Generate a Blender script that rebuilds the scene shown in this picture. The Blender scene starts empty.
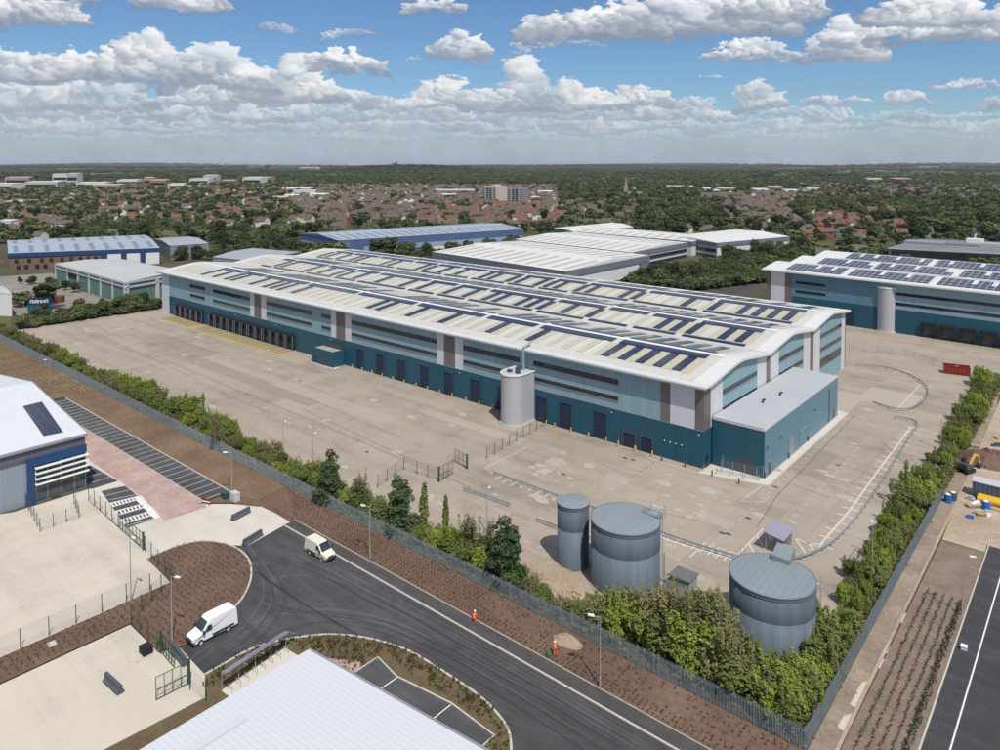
import bpy, bmesh, math, random
import numpy as np
from mathutils import Vector, Matrix
from math import sin, cos, tan, atan, atan2, pi, radians as R, hypot

random.seed(7)
np.random.seed(7)
sc = bpy.context.scene
col = sc.collection

# ---------------------------------------------------------------- camera
F, HY, PIT, H = 727.0, 164.0, R(2.0), 58.0        # focal length in photo pixels, horizon row, pitch, height
CYP = HY + F * tan(PIT)
YAW = R(40.65)
cam_d = bpy.data.cameras.new('camera')
cam = bpy.data.objects.new('camera', cam_d)
col.objects.link(cam)
cam.location = (0, 0, H)
cam.rotation_euler = (R(90) - PIT, 0, YAW)
cam_d.sensor_width = 36.0
cam_d.lens = F / 1000.0 * 36.0
cam_d.shift_y = -(375.0 - CYP) / 1000.0
cam_d.clip_start = 0.5
cam_d.clip_end = 90000.0
sc.camera = cam

# photo pixel -> direction; the distance comes from the ground / wall / roof plane it lies on
CA = (cos(-YAW), sin(-YAW))
CB = (-sin(-YAW), cos(-YAW))
def ray(x, y):
    u, v = (x - 500) / F, (y - CYP) / F
    dx, dy, dz = u, cos(PIT) - v * sin(PIT), -sin(PIT) - v * cos(PIT)
    return (dx * CA[0] + dy * CA[1], dx * CB[0] + dy * CB[1], dz)
def px(x, y, z=0.0):
    d = ray(x, y); t = (z - H) / d[2]
    return (d[0] * t, d[1] * t)
def on_y(x, y, Y):
    d = ray(x, y); t = Y / d[1]
    return (d[0] * t, H + d[2] * t)
def on_x(x, y, X):
    d = ray(x, y); t = X / d[0]
    return (d[1] * t, H + d[2] * t)
def proj(X, Y, Z=0.0):
    cx = X * CA[0] + Y * CB[0]; cy = X * CA[1] + Y * CB[1]; cz = Z - H
    d = cy * cos(PIT) - cz * sin(PIT)
    if d < 1: return (-9999, -9999)
    return (500 + F * cx / d, CYP - F * (cy * sin(PIT) + cz * cos(PIT)) / d)

# ---------------------------------------------------------------- sky and sun
SUN_EL, SUN_AZ = R(56.0), R(-30.0)                # azimuth counted from +X towards +Y
sun_vec = Vector((cos(SUN_EL) * cos(SUN_AZ), cos(SUN_EL) * sin(SUN_AZ), sin(SUN_EL)))
sd = bpy.data.lights.new('sun', 'SUN')
sd.energy = 3.9
sd.angle = R(0.53)
sd.color = (1.0, 0.955, 0.88)
so = bpy.data.objects.new('sun', sd)
col.objects.link(so)
so.location = (0, 0, 300)
so.rotation_euler = sun_vec.to_track_quat('Z', 'Y').to_euler()

sc.view_settings.view_transform = 'Standard'
sc.view_settings.look = 'None'
sc.view_settings.exposure = 0.0
sc.view_settings.gamma = 1.0
sc.view_settings.use_curve_mapping = False
sc.cycles.max_bounces = 6
sc.cycles.diffuse_bounces = 3
sc.cycles.glossy_bounces = 2
sc.cycles.transmission_bounces = 3
sc.cycles.transparent_max_bounces = 12
sc.cycles.volume_bounces = 0
sc.cycles.use_denoising = True
sc.cycles.caustics_reflective = False
sc.cycles.caustics_refractive = False

def fft_noise(w, h, beta, seed, lo=0.0, ax=1.0):
    """tileable fractal noise made in code, zero mean, unit deviation"""
    rs = np.random.RandomState(seed)
    n = np.fft.fft2(rs.randn(h, w))
    fy = np.fft.fftfreq(h)[:, None] * h
    fx = np.fft.fftfreq(w)[None, :] * w * ax
    f = np.sqrt(fx * fx + fy * fy) + 1e-6
    n *= np.where(f < lo, 0, f ** (-beta))
    r = np.real(np.fft.ifft2(n))
    return (r - r.mean()) / r.std()

def cloud_map():
    """cumulus heaped up from many round puffs, painted in code over a 76 degree sector and tan(elevation) 0..0.30"""
    S = 1.6
    w, h = int(1100 * S), int(230 * S)
    half = R(38.0)
    az = (np.arange(w) + .5) / w * 2 * half - half
    tt = (np.arange(h) + .5) / h * 0.30
    AZ, TT = np.meshgrid(az, tt)
    X = 500 + F * np.tan(AZ)                              # photo-like coordinates
    Y = HY - F * TT / np.cos(AZ)
    W2, H2 = 2048, 512
    n1 = fft_noise(W2, H2, 1.9, 3, 12)[:h, :w]
    n2 = fft_noise(W2, H2, 1.5, 4, 40)[:h, :w]
    soft = fft_noise(W2, H2, 2.0, 9, 6)[:h, :w]
    Xw = X + fft_noise(W2, H2, 1.8, 6, 10)[:h, :w] * 3.2 + n2 * 1.0
    Yw = Y + fft_noise(W2, H2, 1.8, 7, 10)[:h, :w] * 2.2 + n2 * .8
    rgb = np.zeros((h, w, 3)); a = np.zeros((h, w))
    rs = np.random.RandomState(8)
    Ls = np.array([.30, .78, .55]); Ls /= np.linalg.norm(Ls)
    blobs = [  # x, base y, half width, height, cover
        (980, 140, 100, 9, .45), (860, 139, 110, 9, .45), (720, 140, 120, 10, .5), (560, 141, 120, 11, .55), (420, 141, 120, 11, .55), (270, 141, 120, 12, .55), (100, 141, 130, 12, .55), (-30, 140, 80, 12, .5),
        (1010, 131, 70, 10, .55), (930, 130, 70, 10, .6), (840, 131, 80, 11, .6), (740, 131, 80, 13, .65), (640, 132, 80, 15, .75), (540, 132, 90, 16, .75), (430, 132, 90, 16, .75), (320, 132, 80, 17, .75), (200, 132, 90, 17, .75), (90, 132, 90, 18, .75), (-10, 132, 80, 18, .75),
        (960, 120, 50, 9, .6), (900, 120, 46, 10, .65), (815, 119, 60, 11, .7), (690, 120, 60, 15, .85), (610, 121, 70, 20, .9), (510, 121, 70, 22, .9), (415, 121, 60, 18, .85), (320, 121, 60, 18, .85), (210, 121, 80, 20, .9), (100, 121, 80, 22, .9), (0, 121, 70, 24, .9),
        (905, 105, 24, 12, .85), (857, 106, 14, 10, .8), (824, 106, 18, 10, .85), (762, 110, 28, 26, 1), (690, 108, 24, 10, .85), (640, 109, 34, 22, .97), (598, 109, 28, 18, .97), (560, 110, 34, 30, 1), (522, 110, 20, 46, 1), (490, 110, 34, 22, .95), (443, 108, 28, 30, .97), (400, 110, 44, 16, .85), (345, 107, 30, 18, .92),
        (15, 112, 70, 34, .95), (100, 110, 60, 30, .95), (215, 108, 70, 28, .97), (288, 101, 40, 46, 1), (318, 103, 26, 26, .97), (10, 84, 50, 34, .92), (70, 82, 36, 32, .97), (150, 84, 60, 44, 1), (212, 88, 46, 42, 1), (248, 90, 30, 26, .95),
        (970, 89, 40, 9, .85), (713, 78, 12, 4, .6), (346, 74, 42, 24, .95), (462, 59, 30, 24, .92), (345, 40, 28, 12, .55), (279, 31, 18, 8, .5), (415, 62, 9, 5, .5), (517, 54, 7, 8, .5),
        (560, 47, 46, 7, .7), (750, 61, 52, 18, .95), (842, 62, 40, 38, 1), (905, 44, 40, 22, .95), (590, 41, 76, 36, .97), (690, 36, 104, 46, 1), (770, 20, 56, 30, .95), (990, 41, 60, 30, .95), (925, 27, 66, 32, .97), (1060, 40, 60, 40, .97),
        (38, 25, 56, 28, 1), (186, 12, 48, 22, .95), (436, 15, 34, 16, .85), (120, 6, 56, 18, .7), (870, -20, 90, 30, .9), (300, -34, 110, 26, .9), (600, -30, 140, 24, .8), (60, -28, 90, 24, .9), (-40, 30, 50, 40, .95), (1040, 110, 60, 24, .9)]
    for (bx, by, hw, hh, st) in blobs:
        near = np.clip((150 - by) / 80.0, 0, 1)
        c0 = np.searchsorted(X[0], bx - hw * 1.5 - 20); c1 = np.searchsorted(X[0], bx + hw * 1.5 + 20)
        if c1 - c0 < 4: continue
        yy = Y[:, (c0 + c1) // 2]; rws = np.where((yy > by - hh * 1.9 - 14) & (yy < by + hh * .8 + 12))[0]
        if len(rws) < 3: continue
        r0, r1 = rws[0], rws[-1] + 1
        xs, ys = Xw[r0:r1, c0:c1], Yw[r0:r1, c0:c1]
        hg = np.full(xs.shape, -1e9); nx = np.zeros(xs.shape); ny = np.zeros(xs.shape); nz = np.ones(xs.shape); cv = np.zeros(xs.shape)
        lump = rs.uniform(.55, 1.0, 9); xrow = X[0, c0:c1]; yrow = yy[r0:r1]
        n = int(min(520, 50 + hw * hh / 5.0))
        for k in range(n):
            u = rs.uniform(-1, 1); top = max(0.0, 1 - abs(u) ** 2.4) ** .75 * np.interp(u, np.linspace(-1, 1, 9), lump)
            q = rs.rand() ** .75 * top
            r = hh * (.13 + .20 * rs.rand() ** 1.6) * (.55 + .45 * top) + .8
            if k > n * .55: r *= .55
            cx = bx + u * hw; cy = by - q * hh * .92 - r * .35
            pad = r * 1.3 + 10
            i0, i1 = np.searchsorted(xrow, (cx - pad, cx + pad)); j0 = len(yrow) - np.searchsorted(yrow[::-1], cy + pad); j1 = len(yrow) - np.searchsorted(yrow[::-1], cy - pad)
            if i1 - i0 < 1 or j1 - j0 < 1: continue
            wn = (slice(j0, j1), slice(i0, i1)); xq, yq = xs[wn], ys[wn]
            d2 = ((xq - cx) / (r * 1.15)) ** 2 + ((yq - cy) / r) ** 2
            m = d2 < 1
            if not m.any(): continue
            z = np.sqrt(np.maximum(0, 1 - d2)); hz_ = z * r + rs.uniform(-.5, .7) * r + (.35 * hh * (1 - abs(u)))
            up = m & (hz_ > hg[wn])
            hg[wn] = np.where(up, hz_, hg[wn]); nx[wn] = np.where(up, (xq - cx) / r, nx[wn]); ny[wn] = np.where(up, (cy - yq) / r, ny[wn]); nz[wn] = np.where(up, z, nz[wn])
            cv[wn] = np.maximum(cv[wn], 1 - d2)
        q = (by - ys) / hh
        cov = np.clip((cv + n2[r0:r1, c0:c1] * .05 + n1[r0:r1, c0:c1] * .05) / .42, 0, 1); cov = cov * cov * (3 - 2 * cov) * np.clip(cv * 7, 0, 1)
        cov *= np.clip((q + .32) / .34, 0, 1) * st * np.clip(.92 + .10 * soft[r0:r1, c0:c1], .5, 1)
        lam = np.clip(nx * Ls[0] + ny * Ls[1] + nz * Ls[2], 0, 1)
        b = np.clip((q + .05) / .75, 0, 1); b = b * b * (3 - 2 * b)
        br = np.clip((.22 + .78 * lam) * (.16 + .84 * b) * (1.04 + .07 * n1[r0:r1, c0:c1]) + .04 * soft[r0:r1, c0:c1], 0, 1)
        for _ in range(2): br = (br * 2 + np.roll(br, 1, 0) + np.roll(br, -1, 0) + np.roll(br, 1, 1) + np.roll(br, -1, 1)) / 6
        shade = np.array([.245, .295, .385]) * near + np.array([.345, .41, .51]) * (1 - near)
        white = np.array([1.0, .995, .985]) * near + np.array([.76, .77, .785]) * (1 - near)
        c = shade * (1 - br[..., None]) + white * br[..., None]
        sl = (slice(r0, r1), slice(c0, c1))
        rgb[sl] = rgb[sl] * (1 - cov[..., None]) + c * cov[..., None]
        a[sl] = a[sl] + cov - a[sl] * cov
    # thin veils of haze low down
    streak = fft_noise(W2, H2, 1.7, 21, 3, 0.16)[:h, :w]
    hz = np.clip(np.exp(-((HY - Y) / 33.0) ** 1.7) * (1.0 + .04 * soft) + .03 * streak * np.exp(-((HY - Y) / 40.0) ** 2), 0, .995)
    hc = np.array([.40, .455, .545]) * (1.0 + .035 * streak[..., None] + .03 * soft[..., None])
    rgb = rgb * (1 - hz[..., None]) + hc * hz[..., None]
    a = a + hz - a * hz
    rgb = rgb / np.maximum(a, 1e-3)[..., None]
    out = np.ones((h, w, 4), np.float32)
    out[..., :3] = np.clip(rgb, 0, 2); out[..., 3] = np.clip(a, 0, 1)
    im = bpy.data.images.new('clouds', w, h, alpha=True, float_buffer=True)
    im.colorspace_settings.name = 'Non-Color'
    im.alpha_mode = 'CHANNEL_PACKED'
    im.pixels.foreach_set(out.ravel())
    im.pack()
    return im

def N(nt, kind, **kw):
    n = nt.nodes.new(kind)
    for k, v in kw.items(): setattr(n, k, v)
    return n
def mth(nt, op, a, b=None, clamp=False):
    n = nt.nodes.new('ShaderNodeMath'); n.operation = op; n.use_clamp = clamp
    for i, v in enumerate((a, b)):
        if v is None: continue
        if isinstance(v, (int, float)): n.inputs[i].default_value = v
        else: nt.links.new(v, n.inputs[i])
    return n.outputs[0]

def build_world():
    w = bpy.data.worlds.new('World'); sc.world = w; w.use_nodes = True
    nt = w.node_tree; nt.nodes.clear(); L = nt.links.new
    out = N(nt, 'ShaderNodeOutputWorld'); bg = N(nt, 'ShaderNodeBackground')
    bg.inputs['Strength'].default_value = 0.10
    L(bg.outputs[0], out.inputs[0])
    sky = N(nt, 'ShaderNodeTexSky', sky_type='NISHITA')
    sky.sun_disc = False
    sky.sun_elevation = SUN_EL
    sky.sun_rotation = R(90) - SUN_AZ
    sky.altitude = 100; sky.air_density = 1.0; sky.dust_density = 0.4; sky.ozone_density = 2.2
    tc = N(nt, 'ShaderNodeTexCoord'); sp = N(nt, 'ShaderNodeSeparateXYZ')
    L(tc.outputs['Generated'], sp.inputs[0])
    x, y, z = sp.outputs
    az = mth(nt, 'ARCTAN2', y, x)                                  # from +X
    rel = mth(nt, 'SUBTRACT', pi / 2 + YAW, az)                    # right of the view axis positive
    per = R(76.0)
    pp = mth(nt, 'PINGPONG', mth(nt, 'ADD', rel, R(38.0) + per * 8), per)
    u = mth(nt, 'DIVIDE', pp, per)
    hor = mth(nt, 'SQRT', mth(nt, 'ADD', mth(nt, 'MULTIPLY', x, x), mth(nt, 'MULTIPLY', y, y)))
    t = mth(nt, 'DIVIDE', z, hor)
    # above the sector the same cloud map goes on, mirrored upwards and growing with height
    v = mth(nt, 'PINGPONG', mth(nt, 'DIVIDE', mth(nt, 'MAXIMUM', mth(nt, 'MINIMUM', t, 2.4), 0.0005), 0.30), 1.0)
    v = mth(nt, 'MAXIMUM', v, mth(nt, 'MULTIPLY', mth(nt, 'GREATER_THAN', t, 0.30), 0.35))
    cv = N(nt, 'ShaderNodeCombineXYZ'); L(u, cv.inputs[0]); L(v, cv.inputs[1])
    tex = N(nt, 'ShaderNodeTexImage', interpolation='Cubic', extension='EXTEND'); tex.image = cloud_map()
    L(cv.outputs[0], tex.inputs[0])
    gain = N(nt, 'ShaderNodeVectorMath', operation='SCALE'); L(tex.outputs[0], gain.inputs[0]); gain.inputs['Scale'].default_value = 10.0
    tint = N(nt, 'ShaderNodeVectorMath', operation='MULTIPLY'); L(sky.outputs[0], tint.inputs[0]); tint.inputs[1].default_value = SKY_TINT
    mix = N(nt, 'ShaderNodeMix', data_type='RGBA')
    L(tex.outputs['Alpha'], mix.inputs[0]); L(tint.outputs[0], mix.inputs[6]); L(gain.outputs[0], mix.inputs[7])
    L(mix.outputs[2], bg.inputs[0])
SKY_TINT = (0.62, 0.80, 0.98)
build_world()
# ================================================================ tools
def lin(r, g, b):
    f = lambda c: (c / 255 / 12.92) if c <= 10 else ((c / 255 + .055) / 1.055) ** 2.4
    return (f(r), f(g), f(b))

def tag(o, label=None, cat=None, group=None, kind=None):
    if label: o['label'] = label
    if cat: o['category'] = cat
    if group: o['group'] = group
    if kind: o['kind'] = kind
    return o
def empty(name, loc=(0, 0, 0), rz=0.0, label=None, cat=None, group=None):
    o = bpy.data.objects.new(name, None); col.objects.link(o)
    o.empty_display_size = .3
    o.location = loc; o.rotation_euler = (0, 0, rz)
    return tag(o, label, cat, group)
def place(name, mesh, parent=None, loc=(0, 0, 0), rz=0.0, sc_=None):
    o = bpy.data.objects.new(name, mesh); col.objects.link(o)
    o.location = loc; o.rotation_euler = (0, 0, rz)
    if sc_: o.scale = sc_
    if parent: o.parent = parent
    return o
def copy_tree(o, parent=None):
    c = o.copy(); col.objects.link(c)
    if parent: c.parent = parent
    for ch in o.children: copy_tree(ch, c)
    return c

class MB:
    def __init__(s): s.v = []; s.f = []
    def add(s, vs, fs):
        n = len(s.v); s.v += [tuple(p) for p in vs]; s.f += [tuple(i + n for i in f) for f in fs]; return s
    def quad(s, a, b, c, d): return s.add([a, b, c, d], [(0, 1, 2, 3)])
    def box(s, x0, x1, y0, y1, z0, z1):
        return s.add([(x0, y0, z0), (x1, y0, z0), (x1, y1, z0), (x0, y1, z0), (x0, y0, z1), (x1, y0, z1), (x1, y1, z1), (x0, y1, z1)],
                     [(0, 3, 2, 1), (4, 5, 6, 7), (0, 1, 5, 4), (1, 2, 6, 5), (2, 3, 7, 6), (3, 0, 4, 7)])
    def bar(s, p, q, w, h):
        """box beam from p to q, w wide, h deep"""
        p, q = Vector(p), Vector(q); d = (q - p).normalized()
        up = Vector((0, 0, 1)) if abs(d.z) < .95 else Vector((1, 0, 0))
        r = d.cross(up).normalized() * w / 2; u = r.cross(d).normalized() * h / 2
        return s.add([p - r - u, p + r - u, p + r + u, p - r + u, q - r - u, q + r - u, q + r + u, q - r + u],
                     [(0, 1, 2, 3), (7, 6, 5, 4), (0, 4, 5, 1), (1, 5, 6, 2), (2, 6, 7, 3), (3, 7, 4, 0)])
    def tube(s, p, q, r0, r1=None, n=8, cap=True):
        p, q = Vector(p), Vector(q); d = (q - p).normalized(); r1 = r0 if r1 is None else r1
        up = Vector((0, 0, 1)) if abs(d.z) < .95 else Vector((1, 0, 0))
        a = d.cross(up).normalized(); b = a.cross(d)
        vs = []
        for (c, r) in ((p, r0), (q, r1)):
            for k in range(n):
                t = 2 * pi * k / n; vs.append(c + (a * cos(t) + b * sin(t)) * r)
        fs = [(k, k + n, (k + 1) % n + n, (k + 1) % n) for k in range(n)]
        if cap: fs += [tuple(range(n)), tuple(range(2 * n - 1, n - 1, -1))]
        return s.add(vs, fs)
    def prism(s, poly, z0, z1):
        n = len(poly)
        if sum(poly[i][0] * poly[(i + 1) % n][1] - poly[(i + 1) % n][0] * poly[i][1] for i in range(n)) < 0: poly = poly[::-1]
        vs = [(p[0], p[1], z0) for p in poly] + [(p[0], p[1], z1) for p in poly]
        fs = [tuple(range(n - 1, -1, -1)), tuple(range(n, 2 * n))] + [(i, (i + 1) % n, (i + 1) % n + n, i + n) for i in range(n)]
        return s.add(vs, fs)
    def lathe(s, c, prof, n=32):
        """prof: (r, z) list"""
        vs = []
        for (r, z) in prof:
            for k in range(n):
                t = 2 * pi * k / n; vs.append((c[0] + r * cos(t), c[1] + r * sin(t), z))
        fs = []
        for j in range(len(prof) - 1):
            for k in range(n):
                fs.append((j * n + k, j * n + (k + 1) % n, (j + 1) * n + (k + 1) % n, (j + 1) * n + k))
        fs.append(tuple(range((len(prof) - 1) * n, len(prof) * n)))
        return s.add(vs, fs)
    def ribbon(s, pts, w, z, h=None):
        """flat band (or low kerb of height h) along a 2-d path"""
        n = len(pts); Ls = []; Rs = []
        for i in range(n):
            a = Vector(pts[max(i - 1, 0)]); b = Vector(pts[min(i + 1, n - 1)]); d = (b - a).normalized(); nn = Vector((-d.y, d.x)) * w / 2
            p = Vector(pts[i]); Ls.append(p + nn); Rs.append(p - nn)
        for i in range(n - 1):
            if h is None:
                s.quad((*Rs[i], z), (*Rs[i + 1], z), (*Ls[i + 1], z), (*Ls[i], z))
            else:
                s.add([(*Rs[i], z), (*Rs[i + 1], z), (*Ls[i + 1], z), (*Ls[i], z), (*Rs[i], z + h), (*Rs[i + 1], z + h), (*Ls[i + 1], z + h), (*Ls[i], z + h)],
                      [(4, 5, 6, 7), (0, 1, 5, 4), (2, 3, 7, 6)] + ([(3, 0, 4, 7)] if i == 0 else []) + ([(1, 2, 6, 5)] if i == n - 2 else []))
        return s
    def mesh(s, name, mat, base=None, smooth=False):
        me = bpy.data.meshes.new(name)
        vs = s.v if base is None else [(a[0] - base[0], a[1] - base[1], a[2] - base[2]) for a in s.v]
        me.from_pydata(vs, [], s.f)
        if mat is not None: me.materials.append(mat)
        if smooth: me.polygons.foreach_set('use_smooth', [True] * len(me.polygons))
        me.update(); return me
    def build(s, name, mat, parent=None, base=None, smooth=False):
        if base is None and parent is not None and parent.get('_b') is not None: base = tuple(parent['_b'])
        o = place(name, s.mesh(name, mat, base, smooth), parent)
        if parent is not None and base is not None: o['_b'] = base
        return o
def based(name, base, label=None, cat=None, group=None):
    """an Empty at the thing's base; parts are then given in world coordinates"""
    o = empty(name, base, 0, label, cat, group); o['_b'] = tuple(float(c) for c in base); return o

def flat(name, pts, z, mat, kind='structure', parent=None):
    """ground sheet from a 2-d outline"""
    bm = bmesh.new()
    vs = [bm.verts.new((p[0], p[1], z)) for p in pts]
    f = bm.faces.new(vs); f.normal_update()
    if f.normal.z < 0: f.normal_flip()
    bmesh.ops.triangulate(bm, faces=bm.faces[:])
    me = bpy.data.meshes.new(name); bm.to_mesh(me); bm.free(); me.materials.append(mat)
    o = place(name, me, parent)
    if parent is None and kind: o['kind'] = kind
    return o
def arc(pts, k=6):
    """Catmull-Rom curve through 2-d points"""
    out = []; n = len(pts)
    P = [Vector(p) for p in pts]
    for i in range(n - 1):
        p0, p1, p2, p3 = P[max(i - 1, 0)], P[i], P[i + 1], P[min(i + 2, n - 1)]
        for j in range(k):
            t = j / k
            out.append(tuple(.5 * ((2 * p1) + (p2 - p0) * t + (2 * p0 - 5 * p1 + 4 * p2 - p3) * t * t + (3 * p1 - p0 - 3 * p2 + p3) * t ** 3)))
    out.append(tuple(P[-1])); return out

# ================================================================ materials
MATS = {}
def mat_base(name, rough=.7, metal=0.0, spec=.3):
    m = bpy.data.materials.new(name); m.use_nodes = True
    nt = m.node_tree; b = nt.nodes['Principled BSDF']
    b.inputs['Roughness'].default_value = rough; b.inputs['Metallic'].default_value = metal
    b.inputs['Specular IOR Level'].default_value = spec
    MATS[name] = m; return m, nt, b
def pos_node(nt, space='world', scale=(1, 1, 1)):
    if space == 'world': o = N(nt, 'ShaderNodeNewGeometry').outputs['Position']
    else: o = N(nt, 'ShaderNodeTexCoord').outputs['Object']
    mp = N(nt, 'ShaderNodeMapping'); nt.links.new(o, mp.inputs[0]); mp.inputs['Scale'].default_value = scale
    return mp.outputs[0]
def noise(nt, vec, scale, detail=4, rough=.55, dist=0.0):
    n = N(nt, 'ShaderNodeTexNoise'); n.inputs['Scale'].default_value = scale; n.inputs['Detail'].default_value = detail
    n.inputs['Roughness'].default_value = rough; n.inputs['Distortion'].default_value = dist
    nt.links.new(vec, n.inputs['Vector']); return n.outputs[0]
def ramp(nt, fac, stops):
    r = N(nt, 'ShaderNodeValToRGB'); e = r.color_ramp.elements
    while len(e) < len(stops): e.new(.5)
    for i, (p, c) in enumerate(stops): e[i].position = p; e[i].color = (*c, 1) if len(c) == 3 else c
    nt.links.new(fac, r.inputs[0]); return r.outputs[0]
def mixc(nt, fac, a, b, mode='MIX'):
    n = N(nt, 'ShaderNodeMix', data_type='RGBA'); n.blend_type = mode; n.clamp_factor = True
    for i, v in ((0, fac), (6, a), (7, b)):
        if isinstance(v, (int, float)): n.inputs[i].default_value = v
        elif isinstance(v, tuple): n.inputs[i].default_value = (*v, 1)
        else: nt.links.new(v, n.inputs[i])
    return n.outputs[2]
def mul(c, k): return tuple(x * k for x in c)
def bumpn(nt, h, b, strength=.3, dist=.05):
    n = N(nt, 'ShaderNodeBump'); n.inputs['Strength'].default_value = strength; n.inputs['Distance'].default_value = dist
    nt.links.new(h, n.inputs['Height']); nt.links.new(n.outputs[0], b.inputs['Normal'])

def simple(name, c, rough=.7, metal=0.0, var=.12, scale=.6, spec=.3, bump=0.0, bscale=8, coord='world'):
    m, nt, b = mat_base(name, rough, metal, spec)
    p = pos_node(nt, coord)
    a = noise(nt, p, scale, 5); f = noise(nt, p, scale * 9, 3)
    s = mth(nt, 'ADD', mth(nt, 'MULTIPLY', a, .65), mth(nt, 'MULTIPLY', f, .35))
    cc = ramp(nt, s, [(.3, mul(c, 1 - var)), (.7, mul(c, 1 + var))])
    nt.links.new(cc, b.inputs['Base Color'])
    if bump: bumpn(nt, noise(nt, p, bscale, 4), b, bump, .05)
    return m

def cladding(name, c, rough=.45, var=.05, pitch=.5, axis='both', depth=.5, metal=0.0):
    """profiled steel sheet: upright ribs, faint panel joints, rain streaks"""
    m, nt, b = mat_base(name, rough, metal, .35)
    g = N(nt, 'ShaderNodeNewGeometry'); sp = N(nt, 'ShaderNodeSeparateXYZ'); nt.links.new(g.outputs['Position'], sp.inputs[0])
    s = mth(nt, 'ADD', sp.outputs[0], sp.outputs[1]) if axis == 'both' else sp.outputs[0 if axis == 'x' else 1]
    fr = mth(nt, 'FRACT', mth(nt, 'DIVIDE', s, pitch))
    rib = mth(nt, 'GREATER_THAN', fr, .72)
    pan = N(nt, 'ShaderNodeTexWhiteNoise', noise_dimensions='1D'); nt.links.new(mth(nt, 'FLOOR', mth(nt, 'DIVIDE', s, pitch * 2)), pan.inputs['W'])
    st = noise(nt, pos_node(nt, 'world', (1.2, 1.2, .06)), 1.0, 4)
    k = mth(nt, 'ADD', mth(nt, 'MULTIPLY', pan.outputs[0], .45), mth(nt, 'MULTIPLY', st, .9))
    cc = ramp(nt, k, [(.25, mul(c, 1 - var * 1.6)), (.95, mul(c, 1 + var))])
    cc = mixc(nt, mth(nt, 'MULTIPLY', rib, .16), cc, mul(c, .55))
    nt.links.new(cc, b.inputs['Base Color'])
    if depth: bumpn(nt, rib, b, depth, .03)
    return m

def roofsheet(name, c, axis='y', pitch=1.0, rough=.55, var=.06, streak=(.9, .04, 1)):
    m, nt, b = mat_base(name, rough, 0, .3)
    g = N(nt, 'ShaderNodeNewGeometry'); sp = N(nt, 'ShaderNodeSeparateXYZ'); nt.links.new(g.outputs['Position'], sp.inputs[0])
    s = sp.outputs[0 if axis == 'y' else 1]
    fr = mth(nt, 'FRACT', mth(nt, 'DIVIDE', s, pitch))
    rib = mth(nt, 'GREATER_THAN', fr, .86)
    st = noise(nt, pos_node(nt, 'world', streak), 1.0, 5)
    big = noise(nt, pos_node(nt, 'world'), .05, 4)
    k = mth(nt, 'ADD', mth(nt, 'MULTIPLY', st, .6), mth(nt, 'MULTIPLY', big, .4))
    cc = ramp(nt, k, [(.32, mul(c, 1 - var * 2.2)), (.62, c), (.8, mul(c, 1 + var))])
    cc = mixc(nt, mth(nt, 'MULTIPLY', rib, .28), cc, mul(c, .6))
    nt.links.new(cc, b.inputs['Base Color']); bumpn(nt, rib, b, .35, .03)
    return m

def leafmat(name, c1, c2, c3=None, trans=.35, var=.35):
    m = bpy.data.materials.new(name); m.use_nodes = True; MATS[name] = m
    nt = m.node_tree; nt.nodes.clear(); L = nt.links.new
    out = N(nt, 'ShaderNodeOutputMaterial')
    oi = N(nt, 'ShaderNodeObjectInfo')
    p = pos_node(nt)
    n1 = noise(nt, p, .55, 3); n2 = N(nt, 'ShaderNodeTexWhiteNoise', noise_dimensions='3D')
    snap = N(nt, 'ShaderNodeVectorMath', operation='SNAP'); L(p, snap.inputs[0]); snap.inputs[1].default_value = (.35, .35, .35); L(snap.outputs[0], n2.inputs['Vector'])
    k = mth(nt, 'ADD', mth(nt, 'MULTIPLY', n1, .55), mth(nt, 'ADD', mth(nt, 'MULTIPLY', n2.outputs[0], .25), mth(nt, 'MULTIPLY', oi.outputs['Random'], var)))
    cc = ramp(nt, k, [(.22, c1), (.8, c2)] + ([(.98, c3)] if c3 else []))
    d = N(nt, 'ShaderNodeBsdfDiffuse'); t = N(nt, 'ShaderNodeBsdfTranslucent'); mx = N(nt, 'ShaderNodeMixShader')
    L(cc, d.inputs[0]); t2 = mixc(nt, .5, cc, (.5, .62, .05), 'MULTIPLY'); L(t2, t.inputs[0])
    mx.inputs[0].default_value = trans; L(d.outputs[0], mx.inputs[1]); L(t.outputs[0], mx.inputs[2]); L(mx.outputs[0], out.inputs[0])
    return m

def meshpanel(name, c, cover=.22):
    """welded wire mesh seen from afar: wires with open gaps between"""
    m, nt, b = mat_base(name, .5, .3)
    b.inputs['Base Color'].default_value = (*c, 1); L = nt.links.new
    g = N(nt, 'ShaderNodeNewGeometry'); sp = N(nt, 'ShaderNodeSeparateXYZ'); L(g.outputs['Position'], sp.inputs[0])
    s = mth(nt, 'ADD', sp.outputs[0], sp.outputs[1])
    w1 = mth(nt, 'LESS_THAN', mth(nt, 'FRACT', mth(nt, 'DIVIDE', s, .10)), cover * .55)
    w2 = mth(nt, 'LESS_THAN', mth(nt, 'FRACT', mth(nt, 'DIVIDE', sp.outputs[2], .2)), cover * .45)
    w = mth(nt, 'MAXIMUM', w1, w2)
    tr = N(nt, 'ShaderNodeBsdfTransparent'); mx = N(nt, 'ShaderNodeMixShader')
    L(w, mx.inputs[0]); L(tr.outputs[0], mx.inputs[1]); L(b.outputs[0], mx.inputs[2])
    L(mx.outputs[0], nt.nodes['Material Output'].inputs[0]); return m

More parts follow.
